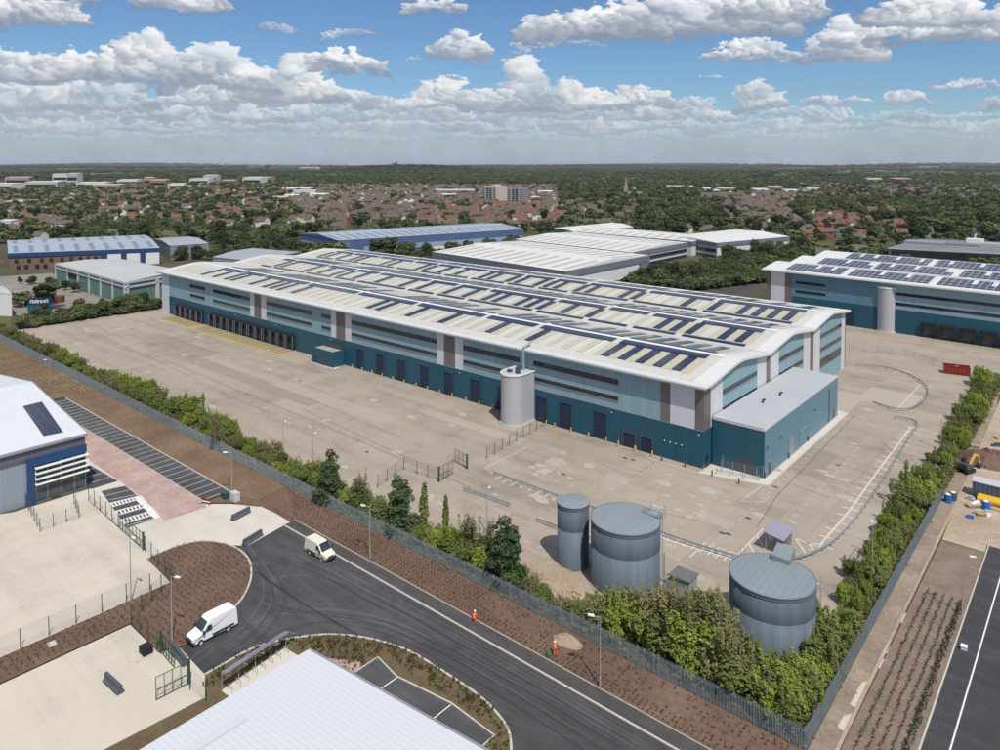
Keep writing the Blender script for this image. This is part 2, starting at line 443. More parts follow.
def concrete(name, c, slab=(9.0, 5.0), joint=.12, stain=.35, rough=.85, tint=.06, rot=0.0):
    m, nt, b = mat_base(name, rough, 0, .2); L = nt.links.new
    g = N(nt, 'ShaderNodeNewGeometry').outputs['Position']
    br = N(nt, 'ShaderNodeTexBrick'); br.offset = .0; br.inputs['Scale'].default_value = 1.0
    br.inputs['Brick Width'].default_value = slab[0]; br.inputs['Row Height'].default_value = slab[1]
    br.inputs['Mortar Size'].default_value = .05; br.inputs['Mortar Smooth'].default_value = .4
    br.inputs['Color1'].default_value = (*mul(c, 1 - tint), 1); br.inputs['Color2'].default_value = (*mul(c, 1 + tint), 1)
    br.inputs['Mortar'].default_value = (*mul(c, 1 - joint * 2.5), 1)
    mp = N(nt, 'ShaderNodeMapping'); mp.inputs['Rotation'].default_value = (0, 0, rot); L(g, mp.inputs[0]); L(mp.outputs[0], br.inputs['Vector'])
    p = pos_node(nt)
    big = noise(nt, p, .022, 5, .6); medn = noise(nt, p, .16, 6, .65); fine = noise(nt, p, 1.6, 4, .7)
    tr = noise(nt, pos_node(nt, 'world', (.016, .35, 1)), 1.0, 5, .6)
    k = mth(nt, 'ADD', mth(nt, 'MULTIPLY', big, .34), mth(nt, 'ADD', mth(nt, 'MULTIPLY', medn, .30), mth(nt, 'ADD', mth(nt, 'MULTIPLY', fine, .14), mth(nt, 'MULTIPLY', tr, .22))))
    sh = ramp(nt, k, [(.34, (1 - stain,) * 3), (.5, (1, 1, 1)), (.66, (1 + stain * .32,) * 3)])
    cc = mixc(nt, 1.0, br.outputs[0], sh, 'MULTIPLY')
    spot = noise(nt, p, .55, 2, .4)
    cc = mixc(nt, mth(nt, 'MULTIPLY', mth(nt, 'GREATER_THAN', spot, .735), .25), cc, mul(c, .45))
    L(cc, b.inputs['Base Color']); bumpn(nt, fine, b, .15, .02)
    return m

def solarmat(name, c, cell=(1.0, 1.65), frame=.045, fc=(.085, .09, .105)):
    m, nt, b = mat_base(name, .12, 0, .5); L = nt.links.new
    br = N(nt, 'ShaderNodeTexBrick'); br.offset = 0; br.inputs['Scale'].default_value = 1
    br.inputs['Brick Width'].default_value = cell[0]; br.inputs['Row Height'].default_value = cell[1]
    br.inputs['Mortar Size'].default_value = frame; br.inputs['Mortar Smooth'].default_value = .1
    br.inputs['Color1'].default_value = (*mul(c, .8), 1); br.inputs['Color2'].default_value = (*mul(c, 1.25), 1)
    br.inputs['Mortar'].default_value = (*fc, 1)
    L(N(nt, 'ShaderNodeTexCoord').outputs['Object'], br.inputs['Vector']); L(br.outputs[0], b.inputs['Base Color'])
    return m

def glassmat(name, c=(.02, .025, .03), rough=.08):
    m, nt, b = mat_base(name, rough, 0, .5)
    p = pos_node(nt); a = noise(nt, p, .4, 3)
    nt.links.new(ramp(nt, a, [(.3, mul(c, .6)), (.7, mul(c, 1.6))]), b.inputs['Base Color']); return m
# ---------------------------------------------------------------- material set
m_yard = concrete('yard_concrete', (.365, .305, .245), (12, 6), .10, .46)
m_pale = concrete('pale_concrete', (.575, .51, .42), (8, 5), .035, .26, tint=.02)
m_apron = concrete('apron_concrete', (.62, .56, .485), (30, 30), .02, .22, tint=.02)
m_kerb = simple('kerb_concrete', (.52, .48, .42), .85, var=.12, scale=1.2)
m_edge = simple('edging_stone', (.40, .35, .29), .9, var=.2, scale=1.0)
m_paint = simple('white_paint', (.74, .73, .69), .7, var=.14, scale=1.5)
def wornpaint(name, c, under, k=.5):
    m, nt, b = mat_base(name, .8, 0, .2); p = pos_node(nt)
    f = ramp(nt, noise(nt, p, 2.2, 5, .75), [(k - .1, (0, 0, 0)), (k + .12, (1, 1, 1))])
    nt.links.new(mixc(nt, f, c, under), b.inputs['Base Color']); return m
m_oldpaint = wornpaint('worn_white_paint', (.64, .60, .54), (.40, .345, .285), .56)
m_tick = wornpaint('faded_white_paint', (.60, .56, .49), (.39, .33, .27), .47)
m_yellowpaint = simple('worn_yellow_paint', (.50, .35, .13), .8, var=.35, scale=.8)
m_white = simple('white_metal', (.80, .80, .79), .45, var=.03)
m_trim = simple('grey_trim', (.26, .28, .31), .5, var=.06)
m_lightgrey = simple('light_grey_metal', (.50, .515, .54), .45, var=.06)
m_galv = simple('galvanised_steel', (.34, .38, .42), .45, .3, var=.14, scale=2.0)
m_palis = simple('palisade_steel', (.34, .40, .445), .45, .25, var=.2, scale=.8)
m_dgreen = simple('dark_green_steel', (.035, .085, .055), .5, var=.15)
m_dark = simple('dark_grey_steel', (.07, .08, .09), .5, var=.12)
m_black = simple('black_rubber', (.022, .022, .025), .8, var=.3)
m_yellow = simple('yellow_steel', (.62, .42, .08), .5, var=.15)
m_orange = simple('orange_cloth', (.80, .17, .05), .8, var=.12)
m_red = simple('red_steel', (.27, .03, .025), .55, var=.25, scale=1.0)
m_glass = glassmat('dark_glass')
m_cabglass = glassmat('vehicle_glass', (.03, .045, .055), .05)
m_skin = simple('skin', (.45, .25, .17), .7, var=.05)
m_blueplastic = simple('blue_plastic', (.03, .14, .42), .5, var=.15)
m_timber = simple('pale_timber', (.45, .34, .21), .85, var=.2, scale=2)

def asphalt(name, c, rough=.85):
    m, nt, b = mat_base(name, rough, 0, .25); p = pos_node(nt)
    big = noise(nt, p, .03, 5, .6); med_ = noise(nt, pos_node(nt, 'world', (.08, .6, 1)), 1.0, 5, .65); fine = noise(nt, p, 6.0, 3, .8)
    arcs = noise(nt, p, .12, 6, .7, 2.5)
    k = mth(nt, 'ADD', mth(nt, 'MULTIPLY', big, .3), mth(nt, 'ADD', mth(nt, 'MULTIPLY', med_, .3), mth(nt, 'ADD', mth(nt, 'MULTIPLY', fine, .15), mth(nt, 'MULTIPLY', arcs, .25))))
    nt.links.new(ramp(nt, k, [(.34, mul(c, .60)), (.5, c), (.66, mul(c, 1.75))]), b.inputs['Base Color'])
    bumpn(nt, fine, b, .3, .01); return m
m_asph = asphalt('road_asphalt', (.066, .063, .065))
m_foot = asphalt('footway_asphalt', (.076, .070, .068))
m_bay = asphalt('bay_asphalt', (.082, .079, .081))
m_darkasph = asphalt('new_asphalt', (.058, .057, .060))

def pavers(name, c1, c2):
    m, nt, b = mat_base(name, .85, 0, .2)
    br = N(nt, 'ShaderNodeTexBrick'); br.inputs['Scale'].default_value = 1; br.inputs['Brick Width'].default_value = .6; br.inputs['Row Height'].default_value = .3
    br.inputs['Mortar Size'].default_value = .02
    br.inputs['Color1'].default_value = (*c1, 1); br.inputs['Color2'].default_value = (*c2, 1); br.inputs['Mortar'].default_value = (*mul(c1, .7), 1)
    p = pos_node(nt); nt.links.new(p, br.inputs['Vector'])
    sh = ramp(nt, noise(nt, p, .25, 5), [(.3, (.84,) * 3), (.7, (1.14,) * 3)])
    nt.links.new(mixc(nt, 1, br.outputs[0], sh, 'MULTIPLY'), b.inputs['Base Color']); return m
m_pave = pavers('red_block_paving', (.44, .30, .26), (.52, .37, .32))

def soil(name, c1, c2, c3, s1=.12, s2=1.5, bump=.6):
    m, nt, b = mat_base(name, .95, 0, .1); p = pos_node(nt)
    k = mth(nt, 'ADD', mth(nt, 'MULTIPLY', noise(nt, p, s1, 5, .6), .55), mth(nt, 'MULTIPLY', noise(nt, p, s2, 5, .7), .45))
    nt.links.new(ramp(nt, k, [(.34, c1), (.52, c2), (.68, c3)]), b.inputs['Base Color'])
    bumpn(nt, noise(nt, p, s2 * 2, 4, .7), b, bump, .12); return m
m_mulch = soil('bark_mulch', (.115, .070, .052), (.175, .110, .080), (.235, .160, .118))
m_earth = soil('bare_earth', (.13, .085, .055), (.20, .135, .09), (.29, .21, .14))
m_worn = soil('worn_earth', (.20, .155, .115), (.30, .24, .185), (.42, .35, .28), .2)
m_rowsoil = soil('row_soil', (.17, .125, .095), (.24, .18, .138), (.31, .24, .19), .3, 2.0)
m_sand = soil('site_sand', (.30, .23, .16), (.42, .33, .24), (.55, .46, .36))
m_verge = soil('rough_verge', (.075, .085, .03), (.13, .115, .05), (.23, .18, .095), .3, 1.2)
m_mulchgreen = soil('weedy_mulch', (.12, .078, .054), (.145, .108, .062), (.17, .14, .075), .35, 1.4)

def land():
    """open country: woods, meadows, ploughed fields, gardens"""
    m, nt, b = mat_base('countryside', .95, 0, .1); p = pos_node(nt); L = nt.links.new
    vo = N(nt, 'ShaderNodeTexVoronoi'); vo.inputs['Scale'].default_value = .0032
    wob = N(nt, 'ShaderNodeVectorMath', operation='ADD'); L(p, wob.inputs[0])
    sc2 = N(nt, 'ShaderNodeVectorMath', operation='SCALE'); nn = N(nt, 'ShaderNodeTexNoise'); nn.inputs['Scale'].default_value = .004; L(p, nn.inputs['Vector'])
    L(nn.outputs['Color'], sc2.inputs[0]); sc2.inputs['Scale'].default_value = 160; L(sc2.outputs[0], wob.inputs[1]); L(wob.outputs[0], vo.inputs['Vector'])
    sep = N(nt, 'ShaderNodeSeparateColor'); L(vo.outputs['Color'], sep.inputs[0])
    field = ramp(nt, sep.outputs[0], [(.0, (.038, .058, .018)), (.45, (.052, .078, .022)), (.66, (.085, .115, .035)), (.80, (.16, .18, .065)), (.90, (.115, .085, .05)), (.96, (.30, .27, .14))])
    wood = ramp(nt, noise(nt, p, .0011, 5, .6), [(.44, (0, 0, 0)), (.54, (1, 1, 1))])
    trees = ramp(nt, noise(nt, p, .05, 4, .7), [(.3, (.018, .030, .012)), (.7, (.042, .062, .022))])
    far = mixc(nt, wood, field, trees)
    gard = ramp(nt, noise(nt, p, .035, 5, .7), [(.3, (.045, .062, .022)), (.5, (.09, .085, .05)), (.62, (.12, .10, .075)), (.75, (.06, .085, .028))])
    vd = N(nt, 'ShaderNodeVectorMath', operation='LENGTH'); L(p, vd.inputs[0])
    k = N(nt, 'ShaderNodeMapRange'); k.inputs[1].default_value = 1500; k.inputs[2].default_value = 2300; L(vd.outputs['Value'], k.inputs[0])
    L(mixc(nt, k.outputs[0], gard, far), b.inputs['Base Color']); return m
m_land = land()

# ================================================================ the setting: ground sheets
flat('ground', [(cos(t) * 60000, sin(t) * 60000) for t in [2 * pi * k / 48 for k in range(48)]], -.12, m_land)
YF = 72.6                 # line of the long palisade fence
XF = -22.6                # line of the short palisade fence
yard = flat('service_yard', [(-291, 79), (-297, 96), (-298, 112), (-294, 129), (-292, 232), (-125, 236), (-122, 300), (60, 290), (60, 240), (-24, 240), (-26.5, 120), (-27, 84), (-62, 80), (-110, 79)], 0.0, m_yard)
flat('estate_road', [(-125, 237), (-122, 300), (-150, 420), (-190, 520), (-205, 516), (-172, 420), (-140, 300), (-292, 250), (-292, 236)], -.03, m_foot)
flat('estate_apron', [(-297, 92), (-300, 128), (-330, 170), (-420, 175), (-440, 112), (-360, 86)], -.06, concrete('old_concrete', (.26, .235, .205), (12, 6), .1, .4))
flat('hedge_verge', [(-330, YF), (XF, YF), (XF, 250), (-24, 250), (-26.4, 120), (-26.9, 84.1), (-62, 80.1), (-110, 79.1), (-291, 79.1), (-330, 90)], -.02, m_verge)
flat('bank_base', [(-140, 65.2), (-116, 65.2), (-112, 61), (-95, 61), (-95, YF), (-140, YF)], -.012, m_mulch)
# strip between fence and footway: mulch to the right, bare bank to the left
flat('planting_bed', [(-101, 66.7), (-20, 66.7), (-20, YF), (-113, YF), (-108, 66.7)], .06, m_mulch)
flat('earth_bank', [(-112, 66.5), (-113, YF), (-330, YF), (-330, 60), (-199, 60), (-199, 65.15), (-118.6, 65.15)], .05, m_earth)
KL = [px(*q) for q in ((205, 675), (228, 662), (250, 650), (275, 642), (300, 637.5), (325, 635), (350, 636), (380, 641.5), (410, 652), (445, 673), (480, 697), (498, 715), (508, 730), (511, 745), (511, 760))]
KL = arc(KL, 4)
OV = arc([px(*q) for q in ((190, 643), (215, 624), (237, 605), (246, 592), (251, 578), (250, 563), (243, 553), (230, 545.5), (210, 541.5), (190, 543), (170, 549), (147, 559))], 4)
apr_edge = [px(247, 545), px(290, 522)]
road_pts = [px(205, 675), *KL[1:], (-30, 20), (60, 20), (60, 64.4), (-101.2, 64.4)] + [px(247, 546)] + OV[:28][::-1] + [px(180, 650)]
flat('estate_street', road_pts, 0.0, m_asph)
flat('footway', [(-101.2, 64.62), (60, 64.62), (60, 66.5), (-100.9, 66.5)], .10, m_foot)
MB().ribbon([(-101.2, 64.5), (60, 64.5)], .24, 0.0, .125).build('kerb', m_kerb)['kind'] = 'structure'
MB().ribbon([(-101.2, 66.6), (60, 66.6)], .16, 0.0, .14).build('footway_edging', m_edge)['kind'] = 'structure'
MB().ribbon(KL, .26, 0.0, .13).build('kerb', m_kerb)['kind'] = 'structure'
MB().ribbon(OV, .26, 0.0, .13).build('kerb', m_kerb)['kind'] = 'structure'
flat('lower_bed', KL + [(-38, 20), (-76, 20), px(205, 698)], .05, m_mulchgreen)
# pale concrete apron, yards and the oval bed
y1 = [px(q[0], q[1]) for q in ((88, 497), (137, 547), (170, 580), (168, 584), (125, 602), (0, 657))]
Y1 = [(-140.2, 35.5), (-134.6, 47.4), (-112.6, 46.6), (-99.0, 45.6), (-99.0, 20), (-140.2, 10)]
flat('loading_yard', Y1, .012, m_pale)
flat('entrance_apron', [px(*q) for q in ((137, 548), (182, 511), (205, 504), (230, 504), (262, 507), (275, 513), (290, 522), (247, 546), (230, 545), (200, 541), (170, 549), (147, 558))], .004, m_apron)
flat('lower_yard', [(-93.7, 37.6), (-74.4, 37.6), (-73.5, 20), (-93.8, 15)], .010, m_pale)
flat('gate_apron', [px(*q) for q in ((157, 653), (180, 648), (206, 676), (208, 700), (190, 690))], .014, m_pale)
oval = flat('oval_bed', OV + [(-99.0, 45.2), (-99.0, 37.95), (-93.9, 37.9), px(158, 652), px(178, 648)], .07, m_mulch)
flat('side_bed', [(-98.95, 45.3), (-98.95, 15), (-93.95, 15), (-93.95, 37.8)], .05, m_mulch)
# car park beside the blue-fronted building
flat('block_paving', [(-197, 54.2), (-197, 60.2), (-118.6, 60.2), (-116.3, 59.4), (-117.2, 52.8), (-137.8, 54.2)], .006, m_pave)
pk = flat('parking_bays', [(-197.4, 60.35), (-197.4, 64.9), (-119.2, 64.9), (-118.6, 60.35)], .004, m_bay)
MB().ribbon([(-197.6, 65.05), (-119.0, 65.05), (-117, 63.5)], .2, 0, .14).build('kerb', m_kerb)['kind'] = 'structure'
MB().ribbon([(-197.0, 60.28), (-118.5, 60.28)], .14, .002, .02).build('kerb', m_kerb, )['kind'] = 'structure'
MB().ribbon([(-197.0, 54.1), (-137.0, 54.1), px(168, 520)], .14, .002, .03).build('kerb', m_kerb)['kind'] = 'structure'
line = MB().box(-.05, .05, 60.45, 64.85, 0, .004).mesh('bay_line', m_paint)
for k in range(33): place('bay_line', line, pk, (-119.5 - 2.39 * k, 0, .005))
pk2 = flat('parking_bays', [px(*q) for q in ((88, 464), (118, 481), (92, 489), (70, 480))], .0045, m_bay)
pk3 = flat('parking_bays', [px(*q) for q in ((129, 485), (160, 517), (127, 528), (101, 491))], .0045, m_bay)
flat('building_apron', [(-139, 49.5), (-139.2, 35.6), (-134.6, 47.5), (-112.6, 46.8), px(160, 544), px(184, 510), px(168, 519), (-137.7, 54.1), (-158, 54.1), (-158, 49.5)], .0035, m_apron)
for a, b_ in (((70, 474), (95, 468)), ((76, 480), (103, 473)), ((84, 485), (110, 477)), ((104, 496), (133, 489)), ((109, 500), (138, 494)), ((125, 526), (160, 517))):
    MB().ribbon([px(*a), px(*b_)], .12, 0.0105).build('bay_line', m_paint, pk2 if a[0] < 90 else pk3)
for (a, b_, c_, d_) in (((110, 503), (140.5, 495.5), (142.5, 498.5), (113, 507)), ((115, 511), (147.5, 502.5), (150, 506), (118, 515.5)), ((121, 519.5), (154, 510), (157, 514), (124.5, 524)), ((141, 496), (134, 498), (154.5, 518.5), (160, 517))):
    A0, B0, C0, D0 = [Vector(px(*q)) for q in (a, b_, c_, d_)]
    mb = MB()
    for k in range(9):
        p, q = A0.lerp(B0, k / 9), D0.lerp(C0, (k + .6) / 9)
        mb.ribbon([p, q], .2, .0110 + .0004 * k); mb.ribbon([D0.lerp(C0, k / 9), A0.lerp(B0, (k + .6) / 9)], .2, .0112 + .0004 * k)
    mb.ribbon([A0, B0], .14, .0152); mb.ribbon([D0, C0], .14, .0154)
    mb.build('hatching', m_paint, pk3)
# bays by the white roof
nb = flat('visitor_bays', [px(*q) for q in ((359, 650), (376, 677), (344, 655), (392, 728), (480, 760), (492, 738), (446, 704), (395, 676))][0:0] or [(-65.2, 50.6), (-65.2, 53.9), (-61.2, 53.2), (-53.6, 54.3), (-47.3, 54.0), (-47.3, 50.4)], .06, m_bay)
MB().ribbon([(-65.3, 50.6), (-65.3, 54.0), (-61.2, 53.3), (-53.6, 54.4), (-47.2, 54.1), (-47.2, 50.4)], .2, .05, .06).build('kerb', m_kerb)['kind'] = 'structure'
for x in (-61.0, -53.5): MB().ribbon([(x, 50.6), (x, 53.3 if x < -60 else 54.2)], .14, .072).build('bay_line', m_paint, nb)
flat('paved_path', [(-70.5, 49.5), (-66.3, 52.2), (-65.5, 51.5), (-65.5, 46.4), (-47.3, 46.4), (-47.3, 43), (-62, 43)], .055, m_pave)
# right: service strip, planting rows, road
flat('worn_strip', [(XF + .1, YF - 3), (-20.3, YF - 3), (-20.3, 178), (XF - .6, 230)], -.005, m_worn)
MB().ribbon([(-20.2, 60), (-20.6, 150), (-21.8, 215)], .35, 0, .1).build('kerb', m_sand)['kind'] = 'structure'
flat('row_bed', [(-20.0, 66), (-20.1, 128), (-14.5, 128), (-14.1, 66)], .02, m_rowsoil)
flat('building_site', [(-20.1, 128.2), (-20.6, 150), (-21.6, 215), (-20, 260), (60, 260), (60, 131), (-14.6, 131), (-14.5, 128.2)], .012, m_sand)
flat('side_street', [(-13.95, 66.8), (-14.25, 130.6), (60, 130.6), (60, 66.8)], .008, m_darkasph)
MB().ribbon([(-14.05, 66.8), (-14.35, 130.8), (40, 130.8)], .2, 0, .12).build('kerb', m_kerb)['kind'] = 'structure'
MB().ribbon([(-11.75, 66.8), (-11.9, 124), (-9, 131)], .16, .03).build('road_line', m_paint)['kind'] = 'structure'

# painted marks in the service yard (flat sheets a few millimetres up)
def stripe(pts, w=.14, z=.006, m=m_oldpaint, name='yard_line'):
    return MB().ribbon([px(*q) if len(q) == 2 and q[1] > 200 and q[0] > 0 else q for q in pts], w, z).build(name, m, yard)
stripe([(485, 468), (527, 447)]); stripe([(485, 468), (499, 477)]); stripe([(499, 477), (560, 499), (620, 520), (665, 539), (735, 560)], .3)
for k in range(30):
    t_ = k / 29; q = (499 + 236 * t_, 477 + 83 * t_ + 1.0 * sin(t_ * 3)); p = Vector(px(*q)); stripe([tuple(p + Vector((0, -1.1))), tuple(p + Vector((0, .9)))], .26, .0075)
stripe([(741, 501), (764, 484)]); stripe([(741, 501), (763, 502), (769, 497), (753, 491)])
rail_pts = [(735, 560), (770, 561), (800, 559), (826, 547), (843, 533), (865, 508), (890, 470), (912, 435), (917, 427)]
a_in, b_in = (816, 545), (912, 428)
stripe([(820, 545), (850, 510), (880, 468), (911, 427)], .32)
A0, B0 = Vector(px(820, 545)), Vector(px(911, 427))
for k in range(22):
    p = A0.lerp(B0, k / 21); stripe([tuple(p + Vector((-1.0, 0))), tuple(p + Vector((1.9, 0)))], .30, .007)
zig = [((705, 543), (690, 557)), ((705, 543), (738, 554)), ((709, 544), (714, 556)), ((716, 546), (722, 557)), ((728, 550), (732, 558)), ((738, 554), (764, 528)), ((749, 544), (756, 557)), ((757, 536), (766, 552)), ((764, 528), (772, 541)),
       ((795, 538), (818, 547)), ((795, 538), (806, 554)), ((807, 542), (816, 552)), ((818, 547), (822, 545))]
for a, b_ in zig: stripe([a, b_], .24, .008)
for a, b_ in (((788, 541), (799, 557)), ((768, 528), (776, 534))): stripe([a, b_], .15, .008, m_yellowpaint)
# ladder at the far kerb
A0, B0 = Vector(px(901, 409)), Vector(px(923, 385))
stripe([(897, 409), (921, 384)], .2)
for k in range(12):
    p = A0.lerp(B0, k / 11); stripe([tuple(p + Vector((-1.2, 0))), tuple(p + Vector((2.0, 0)))], .24, .007)
# tick marks at the heads of the lorry and car bays
tick = MB().box(-.55, .55, -.07, .07, 0, .004).add([(-.07, -.7, .001), (.07, -.7, .001), (.07, -.07, .001), (-.07, -.07, .001)], [(0, 1, 2, 3)]).mesh('bay_tick', m_tick)
for yy in (86.0, 93.5):
    for k in range(46): place('bay_tick', tick, yard, (-262 + 3.6 * k + random.uniform(-.1, .1), yy + random.uniform(-.1, .1), .005))
for k in range(14): place('bay_tick', tick, yard, (-92 + 2.6 * k, 86.2, .005))
for k in range(11): place('bay_tick', tick, yard, (-90 + 3.1 * k, 106.3 + .1 * (k % 3), .005))
for xx in (-53.0, -46.4, -40.0):
    for k in range(26): place('bay_tick', tick, yard, (xx, 104 + 2.5 * k, .005), pi / 2)
# patches of repaired concrete and drain covers in the yard
m_patch = concrete('new_concrete_patch', (.41, .352, .292), (40, 40), .02, .12)
m_oldpatch = concrete('dark_concrete_patch', (.325, .268, .213), (40, 40), .02, .25)
for ip, (x, y, w, d, m_) in enumerate(((556, 462, 4, 3, m_patch), (617, 478, 4.5, 2.5, m_patch), (715, 520, 6, 3, m_patch), (890, 398, 12, 14, m_patch), (838, 400, 9, 16, m_patch), (760, 508, 8, 4, m_oldpatch), (812, 462, 6, 14, m_oldpatch), (250, 380, 60, 5, m_oldpatch), (180, 345, 40, 7, m_oldpatch), (470, 425, 30, 3, m_patch), (330, 400, 44, 5, m_patch), (860, 520, 5, 12, m_patch))):
    X, Y = px(x, y); MB().box(X - w / 2, X + w / 2, Y - d / 2, Y + d / 2, -.01, .002 + .0002 * ip).build('concrete_patch', m_, yard)
for (x, y) in ((563, 474), (300, 381), (367, 452), (748, 518), (728, 534), (722, 533), (838, 465), (625, 458), (633, 460), (775, 487), (906, 468), (880, 494)):
    X, Y = px(x, y); MB().box(X - .45, X + .45, Y - .3, Y + .3, -.01, .012).build('drain_cover', m_dark, yard)

# dark joints and worn wheel tracks across the yard
m_joint = simple('joint_sealant', (.17, .14, .115), .9, var=.3, scale=.6)
for pts in (((855, 415), (776, 497), (757, 527)), ((700, 522), (645, 508)), ((593, 460), (632, 477), (655, 462), (622, 448)), ((780, 480), (830, 498)), ((850, 545), (905, 562)), ((840, 570), (856, 548)), ((395, 435), (300, 395)), ((300, 408), (395, 452), (470, 488)), ((95, 332), (180, 372), (265, 412)), ((165, 360), (330, 428), (450, 480)), ((60, 330), (130, 320)), ((880, 440), (912, 470)), ((560, 505), (640, 535))):
    MB().ribbon([px(*q) for q in pts], .16, .0062).build('yard_joint', m_joint, yard)
fill = flat('corner_bed', [px(*q) for q in ((217, 498), (228, 494), (250, 495), (296, 521), (275, 512), (262, 506), (240, 503), (205, 503))], .03, m_mulch)
MB().ribbon([px(*q) for q in ((256, 572), (300, 602), (366, 640))], .3, .0045).build('road_seam', asphalt('seam_tar', (.035, .034, .036)))['kind'] = 'structure'
for k, q in enumerate(((885, 664), (893, 650), (858, 700), (846, 722), (864, 688), (905, 618))):
    X, Y = px(*q); MB().prism([(X - .5, Y - 1.2), (X + .2, Y - 1.5), (X + .45, Y + .6), (X + .1, Y + 1.6), (X - .4, Y + .8)], -.02, .0055 + .0003 * k).build('chalk_patch', m_pale)['kind'] = 'structure'
m_smudge = wornpaint('pale_smudge', (.50, .445, .375), (.375, .315, .255), .5)
rz_ = random.Random(21)
for k in range(110):
    X, Y = rz_.choice([(rz_.uniform(-285, -98), rz_.uniform(82, 122)), (rz_.uniform(-92, -50), rz_.uniform(86, 124)), (rz_.uniform(-58, -30), rz_.uniform(90, 200))])
    a_ = rz_.uniform(.3, 1.1); pts = [(X + a_ * rz_.uniform(.6, 1.3) * cos(t) * 1.5, Y + a_ * rz_.uniform(.6, 1.3) * sin(t)) for t in [2 * pi * j / 7 for j in range(7)]]
    if -49.5 > X > -62 and Y > 124: continue
    flat('pale_smudge', pts, .0048 + .000004 * k, m_smudge, None, yard)
# faint tyre tracks on the street
m_tyre = [asphalt('polished_track', (.084, .081, .082), .7), asphalt('rubber_track', (.050, .048, .050))]
for k, pts in enumerate((((190, 662), (240, 632), (300, 610), (380, 620), (470, 662), (600, 738)), ((215, 668), (265, 640), (325, 622), (400, 636), (490, 685), (590, 748)), ((262, 585), (290, 575), (330, 580), (400, 610), (500, 664), (640, 745)), ((275, 560), (320, 572), (400, 615), (470, 655), (560, 705), (630, 748)), ((300, 552), (350, 578), (430, 620), (540, 682), (650, 745)), ((258, 600), (285, 610), (330, 614), (390, 626), (440, 650)), ((255, 560), (270, 590), (250, 625), (215, 650)), ((262, 566), (280, 596), (262, 630), (226, 658)))):
    c_ = arc([px(*q) for q in pts], 8)
    for j, off in enumerate((-.8, .8)):
        sh_ = [(p[0] + off * .6, p[1] + off * .75) for p in c_]
        MB().ribbon(sh_, .28, .0016 + .0003 * (2 * k + j) / 2).build('tyre_track', m_tyre[k % 2])['kind'] = 'structure'
for q in ((420, 640), (560, 690), (330, 566), (300, 590), (640, 735)):
    X, Y = px(*q); MB().box(X - .35, X + .35, Y - .35, Y + .35, -.01, .006).build('manhole_cover', m_dark)['kind'] = 'structure'
# ================================================================ the large teal warehouse
c_teal = cladding('teal_cladding', (.018, .088, .135), .45, .07, .5)
c_tealdoor = cladding('navy_door', (.016, .028, .060), .45, .08, .3, depth=.2)
c_pale = cladding('pale_blue_cladding', (.245, .375, .43), .42, .05, .45)
c_mid = cladding('mid_blue_cladding', (.115, .235, .305), .42, .05, .45)
c_white = cladding('white_cladding', (.62, .62, .66), .42, .03, .6)
c_brown = cladding('grey_brown_cladding', (.165, .145, .145), .45, .05, .6)
c_grey = cladding('grey_cladding', (.21, .24, .29), .45, .05, .5)
c_roofcream = roofsheet('cream_roof_sheet', (.60, .58, .53), 'y', 1.05)
c_roofwhite = roofsheet('white_roof_sheet', (.69, .68, .66), 'y', 1.0, .5, .03)
m_rlight = simple('rooflight_sheet', (.50, .465, .345), .35, var=.12, scale=.8)
m_solar = solarmat('solar_cells', (.020, .026, .065))
m_solar2 = solarmat('wide_solar_cells', (.026, .034, .075), (2.05, 3.2), .17, (.30, .31, .33))
m_eave = simple('white_eave', (.68, .675, .655), .4, var=.04)

def roof_z(s, ze, rise):
    t = 2 * s - 1
    return ze + rise * (1 - (math.sqrt(t * t + .016) - .1265) / .8815)

def strip(mb, x0, x1, y0, sp, s0, s1, ze, rise, off, th, n=6, tf=None):
    """curved piece lying on a roof span: the span starts at y0 and is sp wide"""
    vs = []; T = tf or (lambda x, y, z: (x, y, z))
    for k in range(n + 1):
        s = s0 + (s1 - s0) * k / n; y = y0 + sp * s; z = roof_z(s, ze, rise) + off
        vs += [T(x0, y, z), T(x1, y, z), T(x1, y, z - th), T(x0, y, z - th)]
    fs = []
    for k in range(n):
        a = 4 * k; b = a + 4
        fs += [(a, a + 1, b + 1, b), (a + 1, a + 2, b + 2, b + 1), (a + 2, a + 3, b + 3, b + 2), (a + 3, a, b, b + 3)]
    fs += [(3, 2, 1, 0), (4 * n, 4 * n + 1, 4 * n + 2, 4 * n + 3)]
    mb.add(vs, fs); return mb

X0, X1, Y0, Y1w, ZE, RISE = -285.0, -59.5, 128.7, 221.0, 16.2, 1.8
SPAN = (Y1w - Y0) / 3
wh = based('distribution_warehouse', ((X0 + X1) / 2, (Y0 + Y1w) / 2, 0), 'huge teal and pale blue warehouse with three curved white solar-panelled roof spans', 'warehouse')
# core walls, following the curved gables, a little behind the cladding
def gable(x, ymin, ymax, zb, n=30):
    pts = [(ymin + (ymax - ymin) * k / n) for k in range(n + 1)]
    def zt(y):
        t = (y - Y0) / SPAN; i = min(2, max(0, int(t))); return roof_z(min(1, max(0, t - i)), ZE, RISE) - .45
    return [(y, zt(y)) for y in pts]
mb = MB()
mb.box(X0 + .3, X1 - .3, Y0 + .25, Y0 + .45, -.2, ZE - .5); mb.box(X0 + .3, X1 - .3, Y1w - .45, Y1w - .25, -.2, ZE - .5)
mb.build('wall_core', m_trim, wh)
